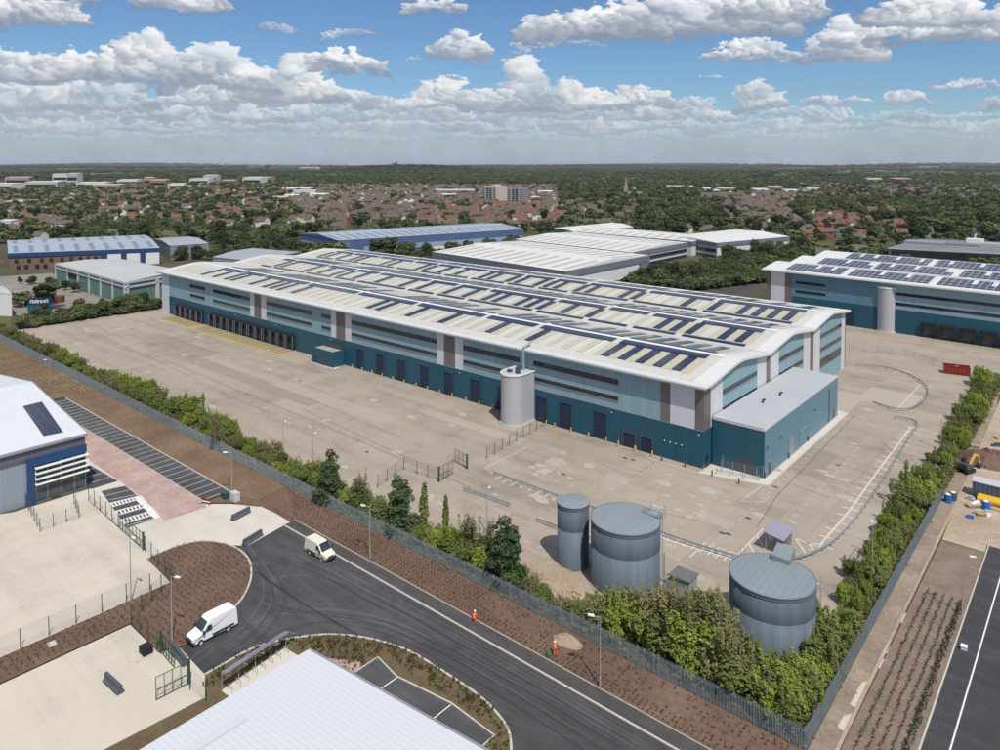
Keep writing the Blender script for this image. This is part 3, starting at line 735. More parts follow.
# long front cladding
def front(name, x0, x1, z0, z1, m, y=Y0, th=.2, parent=None): return MB().box(x0, x1, y, y + th, z0, z1).build(name, m, parent or wh)
ZT = 7.2
front('lower_cladding', -279, X1, -.2, ZT, c_teal, Y0 - .02, .2)
front('corner_cladding', X0, -279, -.2, ZE - .4, c_white, Y0 - .03)
segs = [(-279, -220.4, c_pale), (-220.4, -217.9, c_white), (-217.9, -213.7, c_brown), (-213.7, -210.7, c_white), (-210.7, -175.9, c_pale), (-175.9, -173.5, c_white), (-173.5, -169.3, c_brown), (-169.3, -166.5, c_white),
        (-166.5, -131.6, c_pale), (-131.6, -129.1, c_white), (-129.1, -125.2, c_brown), (-125.2, -122.5, c_white), (-122.5, -68.6, c_pale), (-68.6, -66.5, c_brown), (-66.5, -61.3, c_white), (-61.3, X1, c_brown)]
for a, b_, m_ in segs: front('upper_cladding', a, b_, ZT, ZE - .4, m_, Y0 + (0 if m_ is c_pale else -.03))
front('drip_rail', -279, X1, ZT - .06, ZT + .05, m_trim, Y0 - .09, .07)
def window_strip(x0, x1, z0, z1, parent=wh):
    w = front('strip_window', x0, x1, z0, z1, m_glass, Y0 - .05, .1, parent)
    MB().box(x0 - .1, x1 + .1, Y0 - .16, Y0 - .02, z0 - .14, z0 - .02).build('sill', m_trim, w)
    n = max(2, int((x1 - x0) / 3))
    for k in range(n + 1):
        xx = x0 + (x1 - x0) * k / n; MB().box(xx - .04, xx + .04, Y0 - .09, Y0 - .045, z0, z1).build('mullion', m_dark, w)
for a, b_ in ((-262, -251), (-245, -220.6), (-210.5, -185.4), (-180.5, -176.1), (-166.3, -131.8), (-122.3, -104.6), (-100.4, -78.3)):
    window_strip(a, b_, 9.0, 9.9); window_strip(a, b_, 12.4, 13.5)
# roller doors
door_x = [(-164.3, -160.8), (-155.6, -152.2), (-146.9, -143.4), (-137.9, -134.5), (-129.1, -125.7), (-120.1, -116.6), (-111.4, -108.0), (-99.9, -96.5), (-93.3, -89.8), (-84.4, -80.9)]
def roller(x0, x1, zt):
    d = front('roller_door', x0 + .15, x1 - .15, 0, zt - .15, c_tealdoor, Y0 - .04, .05)
    f = MB().box(x0 - .12, x0 + .15, Y0 - .2, Y0 - .03, 0, zt).box(x1 - .15, x1 + .12, Y0 - .2, Y0 - .03, 0, zt).box(x0 + .15, x1 - .15, Y0 - .2, Y0 - .03, zt - .2, zt + .1)
    f.build('door_frame', c_teal if zt > 4 else m_dark, d)
for a, b_ in door_x: roller(a, b_, 5.9)
for a, b_ in ((-77.1, -74.2), (-73.1, -70.2)): roller(a, b_, 3.2)
# small lamps on the wall
for x in (-79.8, -123.6, -176, -205, -60.4, -64, -65.2, -66.4, -67.6, -230):
    zz = 6.3 if x not in (-64, -65.2, -66.4, -67.6) else 3.4
    MB().box(x - .08, x + .08, Y0 - .25, Y0 - .03, zz, zz + .14).build('wall_lamp', m_white, wh)
# dock shelters
m_dullyellow = simple('dull_yellow_steel', (.42, .33, .15), .6, var=.3, scale=1.2)
def dock(x0, w=3.5):
    d = MB().box(x0, x0 + .5, Y0 - .9, Y0 - .03, .9, 5.0).box(x0 + w - .5, x0 + w, Y0 - .9, Y0 - .03, .9, 5.0).box(x0 + .5, x0 + w - .5, Y0 - .9, Y0 - .03, 4.1, 5.0).build('dock_shelter', m_black, wh)
    MB().box(x0 + .5, x0 + w - .5, Y0 - .12, Y0 - .03, 1.1, 4.1).build('dock_door', m_dark, d)
    MB().box(x0 + .1, x0 + w - .1, Y0 - .5, Y0 - .03, .35, 1.1).build('dock_bumper', m_black, d)
    for xx in (x0 + .06, x0 + w - .06): MB().tube((xx, Y0 - 1.0, 0), (xx, Y0 - 1.0, 4.6), .06, n=6).build('guard_post', m_galv, d)
docks = [-272.4 + 4.25 * k for k in range(5)] + [-246.6 + 4.42 * k for k in range(12)]
for x in docks: dock(x)
for x in docks:
    for dx in (.35, 2.75):
        g = empty('wheel_guide', (x + dx, Y0 - 5.6, 0), 0, 'low yellow steel wheel guide on the ground before a loading dock', 'wheel guide', 'wheel guides before the loading docks')
        mb = MB().tube((0, 0, .22), (0, 4.3, .22), .13, n=6); mb.build('tube', m_dullyellow, g)
        MB().box(-.16, .16, -.25, .15, 0, .3).build('foot', m_dullyellow, g)
MB().box(-274, -192, Y0 - 6.3, Y0 - 1.2, -.01, .0045).build('yellow_hatching', soil('yellow_hatch_paint', (.33, .275, .20), (.40, .315, .18), (.43, .345, .19), .35, 2.2, .1), yard)
# ends: cladding strips under the curved gables
def end_strip(name, ya, yb, m, zb, x=X1, th=.2, zcap=None, parent=wh, n=5):
    g = gable(x, ya, yb, zb, n); vs = []; fs = []
    for (y, z) in g:
        z = min(z, zcap) if zcap else z
        vs += [(x, y, zb), (x, y, z), (x - th, y, z), (x - th, y, zb)]
    for k in range(n):
        a = 4 * k; b = a + 4; fs += [(a, b, b + 1, a + 1), (a + 1, b + 1, b + 2, a + 2), (a + 2, b + 2, b + 3, a + 3)]
    fs += [(0, 1, 2, 3), (4 * n + 3, 4 * n + 2, 4 * n + 1, 4 * n)]
    return MB().add(vs, fs).build(name, m, parent)
end_strip('lower_cladding', Y0 + .2, 178.0, c_teal, -.2, X1 + .0, zcap=ZT)
es = [(Y0 + .2, 131.6, c_brown), (131.6, 137.0, c_white), (137.0, 155.0, c_pale), (155.0, 160.2, c_white), (160.2, 162.6, c_brown), (162.6, 168.0, c_white), (168.0, 185.0, c_pale), (185.0, 190.0, c_white), (190.0, 192.8, c_brown), (192.8, 198.0, c_white), (198.0, 217.0, c_pale), (217.0, 220.2, c_white), (220.2, Y1w, c_brown)]
for a, b_, m_ in es: end_strip('upper_cladding', a, b_, m_, ZT + .002 if a < 184 else -.2, X1 + (0.0 if m_ is c_pale else .03), n=8)
end_strip('upper_cladding', 178.0, 185.0, c_pale, -.2, X1, zcap=ZT)
def end_window(ya, yb, z0, z1):
    w = MB().box(X1 - .1, X1 + .06, ya, yb, z0, z1).build('strip_window', m_glass, wh)
    MB().box(X1 - .05, X1 + .16, ya - .1, yb + .1, z0 - .14, z0 - .02).build('sill', c_pale, w)
for a, b_ in ((137.2, 154.8), (168.2, 184.8), (198.2, 216.8)):
    end_window(a, b_, 8.6, 9.6); end_window(a, b_, 12.2, 13.2)
end_window(198.2, 216.8, 4.4, 6.6)
end_strip('end_wall', Y0 + .5, Y1w - .5, m_trim, -.2, X0 + .3, .2, n=36)
end_strip('rear_cladding', Y1w - .2, Y1w, c_teal, -.2, X0 + .2, .2)
# roof spans
XA, XB = X0 - 1.3, X1 + 1.0
for i in range(3):
    y0 = Y0 + i * SPAN
    r = strip(MB(), XA, XB, y0, SPAN, 0, 1, ZE, RISE, 0, .35, 22).build('roof_span', c_roofcream, wh)
    for (xa, xb) in ((XA, XA + 3.2), (XB - 3.4, XB)):
        strip(MB(), xa + .01 * (xa == XA), xb, y0, SPAN, 0.002, .998, ZE, RISE, .05, .04, 22).build('verge_flashing', c_roofwhite, r)
    strip(MB(), XA + 3.3, XB - 3.5, y0, SPAN, .478, .522, ZE, RISE, .09, .06, 2).build('ridge_flashing', m_white, r)
    if i < 2: MB().box(XA, XB, y0 + SPAN - .35, y0 + SPAN + .35, ZE - .3, ZE + .12).build('valley_gutter', m_lightgrey, r)
mb = MB()
for (dy, z0, z1) in ((-1.55, ZE - .62, ZE - .05), ):
    strip(mb, XA, XB, Y0 - 1.3, 1.3, 0, 1, ZE - .22, .0, .22, .4, 2)
mb.box(XA, XB, Y0 - 1.5, Y0 - 1.3, ZE - .5, ZE - .12)
ev = mb.build('eave', m_eave, wh)
MB().box(XA, XB, Y0 - 1.62, Y0 - 1.5, ZE - .62, ZE - .42).build('gutter', m_trim, ev)
MB().box(XA, XB, Y0 - 1.53, Y0 - 1.5, ZE - .34, ZE - .26).build('seam', m_lightgrey, ev)
MB().box(XA, XB, Y1w, Y1w + 1.4, ZE - .5, ZE + .02).build('eave', m_eave, wh)
# curved white bargeboards at both gables
for xx in (XB, XA - .12):
    mb = MB()
    for i in range(3): strip(mb, xx, xx + .12, Y0 + i * SPAN, SPAN, 0.001, .999, ZE, RISE, .06, .5, 22)
    mb.build('bargeboard', m_eave, wh)
# rooflights and solar arrays
rl_n = 0
pit = 4.2
nsl = int((XB - XA - 9) / pit)
rng = random.Random(3)
for i in range(3):
    y0 = Y0 + i * SPAN
    prev = 0
    for k in range(nsl):
        xc = XB - 6.6 - pit * k
        strip(MB(), xc - .95, xc + .95, y0, SPAN, .105, .375, ZE, RISE, .07, .05, 6).build('rooflight', m_rlight, wh)
        if k < nsl - 8: strip(MB(), xc - .95, xc + .95, y0, SPAN, .60, .88, ZE, RISE, .07, .05, 5).build('rooflight', m_rlight, wh)
        xs = xc - pit / 2
        if xs < XA + 24 - 6 * i: continue
        p = .97 if k < 4 else (.42 if prev else .62)
        if rng.random() < p:
            prev = 1
            strip(MB(), xs - .98, xs + .98, y0, SPAN, .115, .372, ZE, RISE, .20, .06, 6).build('solar_array', m_solar, wh)
        else: prev = 0
        if rng.random() < .85: strip(MB(), xs - 1.1, xs + 1.1, y0, SPAN, .60, .90, ZE, RISE, .20, .06, 5).build('solar_array', m_solar, wh)
    x = XB - 5.6; lim = XA + 24 - 6 * i
    while x > lim + 8:
        ln = rng.choice([13, 17, 22, 26])
        e = max(x - ln, lim)
        strip(MB(), e + .7, x - .7, y0, SPAN, .385, .465, ZE, RISE, .20, .06, 3).build('solar_array', m_solar, wh)
        strip(MB(), e + .7, x - .7, y0, SPAN, .535, .59, ZE, RISE, .20, .06, 2).build('solar_array', m_solar, wh)
        if i > 0: strip(MB(), e + .7, x - .7, y0, SPAN, .045, .085, ZE, RISE, .20, .06, 2).build('solar_array', m_solar, wh)
        x = e - .5
    # walkway boards across the slopes
    for k in range(5):
        xw = XB - 30 - k * 41 - i * 9
        strip(MB(), xw - .3, xw + .3, y0, SPAN, .06, .47, ZE, RISE, .13, .05, 4).build('roof_walkway', c_roofwhite, wh)
# loading hut against the front wall
hut = based('loading_hut', (-174.4, 126.4, 0), 'flat-roofed teal cabin standing against the warehouse front beside the loading docks', 'cabin')
mb = MB().prism([(-179.6, 128.45), (-179.6, 124.4), (-169.5, 124.4), (-169.5, 128.45)], 0, 4.1); mb.build('wall', c_teal, hut)
MB().box(-179.6, -169.5, 124.4, 124.65, 4.1, 4.5).box(-179.6, -179.35, 124.65, 128.4, 4.1, 4.5).box(-169.75, -169.5, 124.65, 128.4, 4.1, 4.5).build('parapet', c_teal, hut)
MB().box(-179.3, -169.8, 124.7, 128.4, 4.1, 4.2).build('roof', simple('hut_roof', (.36, .33, .29), .85, var=.2), hut)
MB().box(-175.6, -173.6, 124.3, 124.4, 0, 2.3).build('door', m_dark, hut)
MB().box(-178.6, -176.9, 124.33, 124.41, 1.2, 2.3).build('window', m_glass, hut)
MB().box(-179.9, -168.4, 124.0, 126.2, .0, .02).build('step', m_oldpaint, hut)
MB().box(-179.2, -170.0, 128.25, 128.42, 4.4, 5.6).build('louvre', m_dark, hut)
# round-fronted stair tower
def stadium(cx, y_back, r, dep, n=20):
    cy = y_back - dep + r
    return [(cx + r, y_back)] + [(cx + r * cos(t), cy + r * sin(t)) for t in [-pi * k / n for k in range(n + 1)]] + [(cx - r, y_back)]
tw = based('stair_tower', (-102.8, 125, 0), 'round-fronted pale grey tower standing against the long front of the teal warehouse', 'tower')
c_tower = simple('tower_cladding', (.44, .44, .475), .4, .1, var=.03)
MB().prism(stadium(-102.8, 128.5, 2.75, 7.0), 0, 11.3).build('shell', c_tower, tw, smooth=False)
MB().prism(stadium(-102.8, 128.4, 2.62, 6.85), 11.3, 11.36).build('roof', m_lightgrey, tw)
o = stadium(-102.8, 128.5, 2.85, 7.1); mb = MB()
mb.ribbon(o, .18, 11.2, .28); mb.build('parapet', m_white, tw)
mb = MB().ribbon(stadium(-102.8, 128.5, 2.95, 7.2), .3, 0, .35); mb.build('plinth', m_kerb, tw)
mb = MB().tube((-102.2, 127.2, 11.3), (-102.2, 127.2, 16.4), .28, n=10).tube((-102.2, 127.2, 16.4), (-102.2, 130, 17.4), .28, n=10); mb.build('duct', m_galv, tw)
for a in ((-103.6, 124), (-101.6, 124.4), (-103.2, 126.4)): MB().box(a[0] - .5, a[0] + .5, a[1] - .4, a[1] + .4, 11.36, 11.95).build('roof_plant', m_dark, tw)
# annex
an = based('annex', (-54.3, 154.5, 0), 'low teal annex with flat pale grey roof against the gable end of the big warehouse', 'annex')
AX0, AX1, AY0, AY1, AZ = -59.3, -49.2, 132.0, 177.2, 9.0
MB().box(AX0 + .05, AX1, AY0, AY0 + .25, -.1, AZ).build('front_wall', c_teal, an)
MB().box(AX1 - .25, AX1 + .02, AY0 + .25, AY1, -.1, AZ - .02).build('side_wall', c_mid, an)
MB().box(AX0 + .05, AX1 - .25, AY1 - .25, AY1, -.1, AZ - .02).build('rear_wall', c_teal, an)
mb = MB().add([(AX0 + .1, AY0 + .1, AZ + .35), (AX1 - .1, AY0 + .1, AZ + .03), (AX1 - .1, AY1 - .1, AZ + .03), (AX0 + .1, AY1 - .1, AZ + .35)], [(0, 1, 2, 3)])
mb.build('roof', roofsheet('annex_roof_sheet', (.46, .475, .49), 'x', 1.2, .6, .05, (.03, .5, 1)), an)
mb = MB().box(AX1 - .12, AX1 + .12, AY0 - .1, AY1 + .1, AZ - .25, AZ + .12).box(AX0 + .1, AX1 - .12, AY0 - .1, AY0 + .1, AZ - .25, AZ + .36); mb.build('parapet_trim', m_lightgrey, an)
for (a, b_, zt, nm, m_) in ((145.2, 148.0, 3.3, 'door', m_trim), (151.6, 156.6, 3.2, 'roller_door', c_mid), (134.0, 135.2, 2.4, 'door', m_dark), (170.6, 171.2, 7.4, 'slit_window', m_dark), (173.8, 174.8, 2.3, 'door', c_teal)):
    d = MB().box(AX1 - .05, AX1 + .07, a, b_, .02, zt).build(nm, m_, an)
    if nm != 'slit_window': MB().box(AX1 - .02, AX1 + .16, a - .15, b_ + .15, zt, zt + .14).box(AX1 - .02, AX1 + .12, a - .12, a, .02, zt).box(AX1 - .02, AX1 + .12, b_, b_ + .12, .02, zt).build('frame', m_trim, d)
MB().box(-54.6, -50.9, AY0 - .07, AY0 + .05, .3, 2.9).build('louvre', m_dark, an)
for y in (140.5, 160.8, 133.4): MB().box(AX1, AX1 + .25, y - .12, y + .12, 5.2, 5.5).build('wall_lamp', m_dark, an)
for (x, y) in ((-55, 146.5), (-54, 153.5)): MB().tube((x, y, AZ), (x, y, AZ + .8), .22, n=8).tube((x, y, AZ + .8), (x + .5, y, AZ + 1.0), .22, n=8).build('roof_vent', m_dark, an)
MB().box(X1 + .0, X1 + .08, 129.6, 130.6, .02, 2.3).build('door', c_tealdoor, wh)
# bollards
bol = MB().lathe((0, 0), [(.14, 0), (.14, 1.12), (.1, 1.2)], 10).mesh('bollard', m_yellow)
dbol = MB().lathe((0, 0), [(.13, 0), (.13, 1.0), (.08, 1.06)], 10).mesh('bollard', m_dark)
for a, b_ in door_x + [(-77.1, -74.2), (-73.1, -70.2)]:
    for x in (a - .45, b_ + .45):
        tag(place('bollard', bol, None, (x, Y0 - 1.1, 0)), 'yellow steel bollard at a door jamb along the long warehouse front', 'bollard', 'bollards beside the warehouse doors')
for (x, y) in ((662, 461), (685, 467), (712, 476), (739, 484), (765, 478), (789, 458), (808, 441), (827, 423)):
    tag(place('bollard', dbol, None, (*px(x, y), 0)), 'short dark bollard on the path around the annex', 'bollard', 'dark bollards around the annex')
flat('annex_path', [(-59.6, 126.4), (-47.6, 129.6), (-47.6, 180), (-59, 183), (-59.4, 178), (-49.0, 177.6), (-49.0, 132.4), (-59.3, 131.6)], .004, m_apron)
MB().ribbon([(-70, 126.2), (-59.6, 126.3), (-47.5, 129.5), (-47.5, 180)], .25, 0, .08).build('kerb', m_kerb)['kind'] = 'structure'
# ---------------------------------------------------------------- second warehouse, slightly turned
A2 = R(-4.2); O2 = (-104.5, 280.2)
c2 = bpy.data.objects.new('solar_warehouse', None); col.objects.link(c2); c2.location = (*O2, 0); c2.rotation_euler = (0, 0, A2)
tag(c2, 'teal warehouse with dense blue solar panels on its white roof, behind the red skip', 'warehouse')
L2, D2, E2, RS2 = 150.0, 75.0, 17.5, 1.6
S2 = D2 / 3
def b2(x0, x1, y0, y1, z0, z1, name, m, parent=c2): return MB().box(x0, x1, y0, y1, z0, z1).build(name, m, parent)
b2(.3, L2, .25, D2 - .25, -.2, E2 - .4, 'wall_core', m_trim)
b2(10.2, L2, -.02, .2, -.2, 8.2, 'lower_cladding', c_teal)
b2(0, 2.0, -.03, .2, -.2, E2 - .4, 'corner_cladding', c_brown); b2(2.0, 7.4, -.02, .2, -.2, E2 - .4, 'corner_cladding', c_white); b2(7.4, 10.2, -.03, .2, -.2, E2 - .4, 'corner_cladding', c_brown)
b2(10.2, 41, 0, .2, 8.2, E2 - .4, 'upper_cladding', c_mid); b2(41, L2, 0, .2, 8.2, E2 - .4, 'upper_cladding', c_pale)
b2(-.02, .2, .2, D2, -.2, E2 - .4, 'end_cladding', c_mid)
for (a, b_) in ((11.5, 22.5), (46, 100), (104, 148)):
    for z in (9.6, 13.0): b2(a, b_, -.07, .03, z, z + 1.0, 'strip_window', m_glass)
b2(24.5, 32.5, -.08, .02, 0, 6.2, 'roller_door', c_tealdoor)
for k in range(9):
    x = 54.0 + 5.7 * k
    d = MB().box(x, x + .5, -.9, -.03, .9, 5.0).box(x + 3.9, x + 4.5, -.9, -.03, .9, 5.0).box(x + .5, x + 3.9, -.9, -.03, 4.1, 5.0).build('dock_shelter', m_black, c2)
    b2(x + .5, x + 3.9, -.12, -.03, 1.1, 4.1, 'dock_door', m_dark, d); b2(x + .1, x + 4.4, -.5, -.03, .3, 1.1, 'dock_bumper', m_black, d)
for i in range(3):
    r = strip(MB(), -1.2, L2 + 1, i * S2, S2, 0, 1, E2, RS2, 0, .35, 16).build('roof_span', c_roofwhite, c2)
    for s0, s1, xs in ((.07, .44, 0), (.56, .93, 6)):
        x = 7.0 + xs * .4 + 2 * i
        while x < 110:
            ln = rng.choice([20, 26, 31])
            for (d0, d1, gap) in ((0, .45, 0), (.45, 1, rng.choice([0, 1]))):
                xa = x; xb = x + ln
                sa = s0 + (s1 - s0) * d0; sb = s0 + (s1 - s0) * d1
                if d0 == 0: strip(MB(), xa, xb, i * S2, S2, sa, sb, E2, RS2, .2, .06, 3).build('solar_array', m_solar2, c2)
                else:
                    q = xa
                    while q < xb - 2:
                        l2 = rng.choice([4, 7, 9]); strip(MB(), q, min(q + l2, xb), i * S2, S2, sa + .004, sb, E2, RS2, .2, .06, 3).build('solar_array', m_solar2, c2); q += l2 + 1.6
            x += ln + rng.choice([1.2, 2.4])
b2(-1.2, L2 + 1, -1.7, 0, E2 - .5, E2 - .02, 'eave', m_eave)
for xx in (-1.32,):
    mb = MB()
    for i in range(3): strip(mb, xx, xx + .12, i * S2, S2, .001, .999, E2, RS2, .06, .7, 16)
    mb.build('bargeboard', m_eave, c2)
_f = px(887, 332.5); _k = 1 + 3.2 / hypot(*_f)
t2 = empty('stair_tower', (_f[0] * _k, _f[1] * _k, 0), 0, 'round pale grey tower in front of the second warehouse with the dense solar roof', 'tower')
MB().lathe((0, 0), [(3.15, 0), (3.15, 15.2), (3.05, 15.3)], 32).build('shell', c_tower, t2, smooth=False)
MB().lathe((0, 0), [(3.3, 15.0), (3.3, 15.5), (2.9, 15.5), (2.9, 15.32)], 32).build('parapet', m_white, t2)
MB().lathe((0, 0), [(3.6, 0), (3.6, .3)], 32).build('plinth', m_kerb, t2)
MB().box(-.5, .5, 1.2, 3.0, 15.3, 18.2).build('roof_link', m_galv, t2)
# ================================================================ water tanks
def tankmat(name, c):
    m, nt, b = mat_base(name, .62, 0.0, .25); L = nt.links.new
    g = N(nt, 'ShaderNodeNewGeometry'); sp = N(nt, 'ShaderNodeSeparateXYZ'); L(g.outputs['Position'], sp.inputs[0])
    fr = mth(nt, 'FRACT', mth(nt, 'DIVIDE', sp.outputs[2], 1.2)); jl = mth(nt, 'LESS_THAN', fr, .035)
    st = noise(nt, pos_node(nt, 'world', (1.1, 1.1, .07)), 1.0, 5)
    cc = ramp(nt, st, [(.3, mul(c, .82)), (.7, mul(c, 1.15))]); cc = mixc(nt, mth(nt, 'MULTIPLY', jl, .35), cc, mul(c, .5))
    L(cc, b.inputs['Base Color']); bumpn(nt, jl, b, .3, .03); return m
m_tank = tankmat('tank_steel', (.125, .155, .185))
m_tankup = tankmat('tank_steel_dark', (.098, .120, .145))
m_tankroof = roofsheet('tank_roof_sheet', (.25, .285, .30), 'y', .8, .5, .05, (.3, .05, 1))
m_tankband = simple('tank_band', (.115, .14, .165), .6, .0, var=.08)
def tank(front_px, r, h, label):
    fx, fy = px(*front_px); d = hypot(fx, fy); c = (fx + fx / d * r, fy + fy / d * r)
    t = based('water_tank', (*c, 0), label, 'tank')
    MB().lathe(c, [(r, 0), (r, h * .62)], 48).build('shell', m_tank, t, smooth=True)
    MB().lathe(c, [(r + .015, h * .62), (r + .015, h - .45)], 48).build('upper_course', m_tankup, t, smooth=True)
    MB().lathe(c, [(r - .02, h - .45), (r + .08, h - .44), (r + .08, h - .3), (r + .03, h - .29), (r + .03, h - .1), (r + .1, h - .09), (r + .1, h), (r - .05, h + .02)], 48).build('rim', m_tankband, t)
    MB().lathe(c, [(r + .04, h + .01), (r * .6, h + .18), (.05, h + .3)], 48).build('roof', m_tankroof, t)
    MB().lathe(c, [(r + .3, 0), (r + .3, .12), (r, .13)], 48).build('plinth', m_sand, t)
    return t, c
t1, c1 = tank((573, 573), 2.28, 9.3, 'slim grey steel tank standing next to a wider one by the scrub')
tb, cb = tank((625, 602), 4.75, 9.0, 'wide grey steel tank with a hatch platform beside the slim tank')
t3, c3 = tank((771, 668), 4.95, 8.3, 'wide grey steel tank with a roof housing near the fence corner')
def ladder(parent, x, y, h, dx=.25):
    mb = MB().tube((x - dx, y, 0), (x - dx, y, h + 1), .04, n=5).tube((x + dx, y, 0), (x + dx, y, h + 1), .04, n=5)
    for k in range(int(h / .35)): mb.tube((x - dx, y, .3 + .35 * k), (x + dx, y, .3 + .35 * k), .025, n=4)
    mb.build('ladder', m_galv, parent)
ladder(tb, cb[0] + 3.75, cb[1] + 3.2, 9.0); ladder(t3, c3[0] - 4.6, c3[1] + 2.2, 8.6)
bx, by = px(655, 515, 9.0)
mb = MB().box(bx - .9, bx + .9, by - .7, by + .7, 8.6, 9.2); mb.build('hatch', m_galv, tb)
mb = MB()
for k in range(4):
    a = (bx - 1.1 + 2.2 * (k % 2), by - .9 + 1.8 * (k // 2)); mb.tube((*a, 8.6), (*a, 10.2), .05, n=5)
for z in (9.6, 10.2):
    for (p, q) in (((-1.1, -.9), (1.1, -.9)), ((1.1, -.9), (1.1, .9)), ((1.1, .9), (-1.1, .9)), ((-1.1, .9), (-1.1, -.9))): mb.tube((bx + p[0], by + p[1], z), (bx + q[0], by + q[1], z), .04, n=5)
mb.build('guard_rail', m_galv, tb)
hx, hy = c3[0] - .1, c3[1] + 4.0
MB().add([(hx - 1.1, hy - 1, 8.4), (hx + 1.1, hy - 1, 8.4), (hx + 1.1, hy + 1, 8.4), (hx - 1.1, hy + 1, 8.4), (hx - 1.1, hy - 1, 9.1), (hx + 1.1, hy - 1, 9.1), (hx + 1.1, hy + 1, 9.9), (hx - 1.1, hy + 1, 9.9)],
         [(4, 5, 6, 7), (0, 1, 5, 4), (1, 2, 6, 5), (2, 3, 7, 6), (3, 0, 4, 7)]).build('roof_housing', m_tankroof, t3)
for (tk, c, r) in ((tb, cb, 4.85), (t3, c3, 4.95), (t1, c1, 2.45)):
    mb = MB().tube((c[0] + r * .8 + .3, c[1] + r * .7, .5), (c[0] + r * .8 + 2.2, c[1] + r * .7 + 1.0, .5), .12, n=8).tube((c[0] + r * .8 + .3, c[1] + r * .7, 0), (c[0] + r * .8 + .3, c[1] + r * .7, 4.2), .1, n=8)
    mb.build('pipe', m_galv, tk)
# pump house between the tanks, meter cabin, shelter
X, Y = px(670, 600)
ph = based('pump_house', (X, Y, 0), 'flat dark grey pump house roof between the two wide tanks', 'pump house')
MB().box(X - 1.6, X + 2.6, Y - 2.0, Y + 2.4, 0, .75).build('wall', m_trim, ph)
MB().box(X - 1.8, X + 2.8, Y - 2.2, Y + 2.6, .75, .9).build('roof', simple('felt_roof', (.15, .155, .16), .85, var=.15), ph)
MB().box(X - 1.4, X + 1.4, Y + 2.7, Y + 5.2, 0, 1.7).build('kiosk', m_trim, ph); MB().box(X - 1.6, X + 1.6, Y + 2.5, Y + 5.4, 1.7, 1.82).build('kiosk_roof', MATS['felt_roof'], ph)
X, Y = px(777, 548)
st_ = based('smoking_shelter', (X, Y, 0), 'open steel shelter with lilac-grey sheet roof behind the tank with the roof housing', 'shelter')
for dx in (-1.0, 1.4):
    for dy in (-1.9, 2.1): MB().tube((X + dx, Y + dy, 0), (X + dx, Y + dy, 2.55), .06, n=6).build('post', m_galv, st_)
MB().add([(X - 1.4, Y - 2.3, 3.0), (X + 1.8, Y - 2.3, 2.5), (X + 1.8, Y + 2.5, 2.5), (X - 1.4, Y + 2.5, 3.0), (X - 1.4, Y - 2.3, 3.08), (X + 1.8, Y - 2.3, 2.58), (X + 1.8, Y + 2.5, 2.58), (X - 1.4, Y + 2.5, 3.08)],
         [(4, 5, 6, 7), (3, 2, 1, 0), (0, 1, 5, 4), (1, 2, 6, 5), (2, 3, 7, 6), (3, 0, 4, 7)]).build('roof', simple('lilac_sheet', (.30, .28, .36), .5, var=.1), st_)
mb = MB().box(X - 1.05, X + 1.45, Y + 2.05, Y + 2.13, .3, 2.4); mb.build('back_panel', m_galv, st_)

# ================================================================ steel guard rails in the yard
def guard_rail(pxs, label, h=.75):
    pts = arc([px(*q) for q in pxs], 5)
    g = based('guard_rail', (*pts[0], 0), label, 'guard rail')
    mb = MB().ribbon(pts, .10, h - .32, .32); mb.build('beam', m_galv, g)
    acc = 0; pm = MB().box(-.07, .07, -.07, .07, 0, h).mesh('post', m_galv)
    for i in range(len(pts) - 1):
        a, b_ = Vector(pts[i]), Vector(pts[i + 1]); L_ = (b_ - a).length
        while acc < L_:
            p = a.lerp(b_, acc / L_); place('post', pm, g, (p.x - pts[0][0], p.y - pts[0][1], 0)); acc += 2.4
        acc -= L_
guard_rail([(494, 475), (520, 485), (548, 495), (585, 508), (640, 526), (665, 537), (700, 549), (735, 559.5)], 'long low steel guard rail crossing the yard behind the tanks')
guard_rail([(737, 560), (770, 562), (800, 560), (828, 548), (846, 532), (867, 506), (892, 468), (913, 434), (918, 427), (912, 422), (903, 420), (894, 419)], 'curved steel guard rail along the white ladder marking in the car park')
guard_rail([(857, 366), (880, 368.5), (900, 373), (918, 381), (928, 391), (924, 402), (911, 410), (897, 411), (884, 408), (873, 404)], 'hairpin steel guard rail beside the gable end of the big warehouse')
guard_rail([(464, 491), (487, 499), (511, 508)], 'short steel guard rail inside the yard gate')
guard_rail([(537, 522), (550, 527), (566, 533), (590, 541)], 'short steel guard rail behind the slim tank')

# ================================================================ fences
def palisade(p0, p1, label, h=2.5):
    p0, p1 = Vector(p0), Vector(p1); d = p1 - p0; Ln = d.length; d.normalize(); a = atan2(d.y, d.x)
    f = empty('palisade_fence', (*p0, 0), a, label, 'fence')
    n = int(Ln / .155); vs = []; fs = []
    w, t = .034, .012
    for k in range(n):
        x = .155 * k; b = len(vs)
        vs += [(x - w, -t, .06), (x, t * 1.6, .06), (x + w, -t, .06), (x - w, -t, h - .16), (x, t * 1.6, h), (x + w, -t, h - .16)]
        fs += [(b, b + 1, b + 4, b + 3), (b + 1, b + 2, b + 5, b + 4)]
    MB().add(vs, fs).build('pales', m_palis, f)['kind'] = 'stuff'
    for z in (.45, 2.05): MB().box(0, Ln, .02, .07, z - .03, z + .03).build('rail', m_palis, f)
    pm = MB().box(-.05, .05, .08, .18, 0, h - .1).mesh('post', m_galv)
    for k in range(int(Ln / 2.75) + 1): place('post', pm, f, (2.75 * k, 0, 0))
    return f
palisade((-300, YF), (XF, YF), 'long galvanised palisade fence between the mulch bed and the hedge')
palisade((XF, YF + .2), (XF, 143), 'galvanised palisade fence running up beside the worn earth strip')
m_wire = meshpanel('green_wire_mesh', (.05, .085, .06), .10)
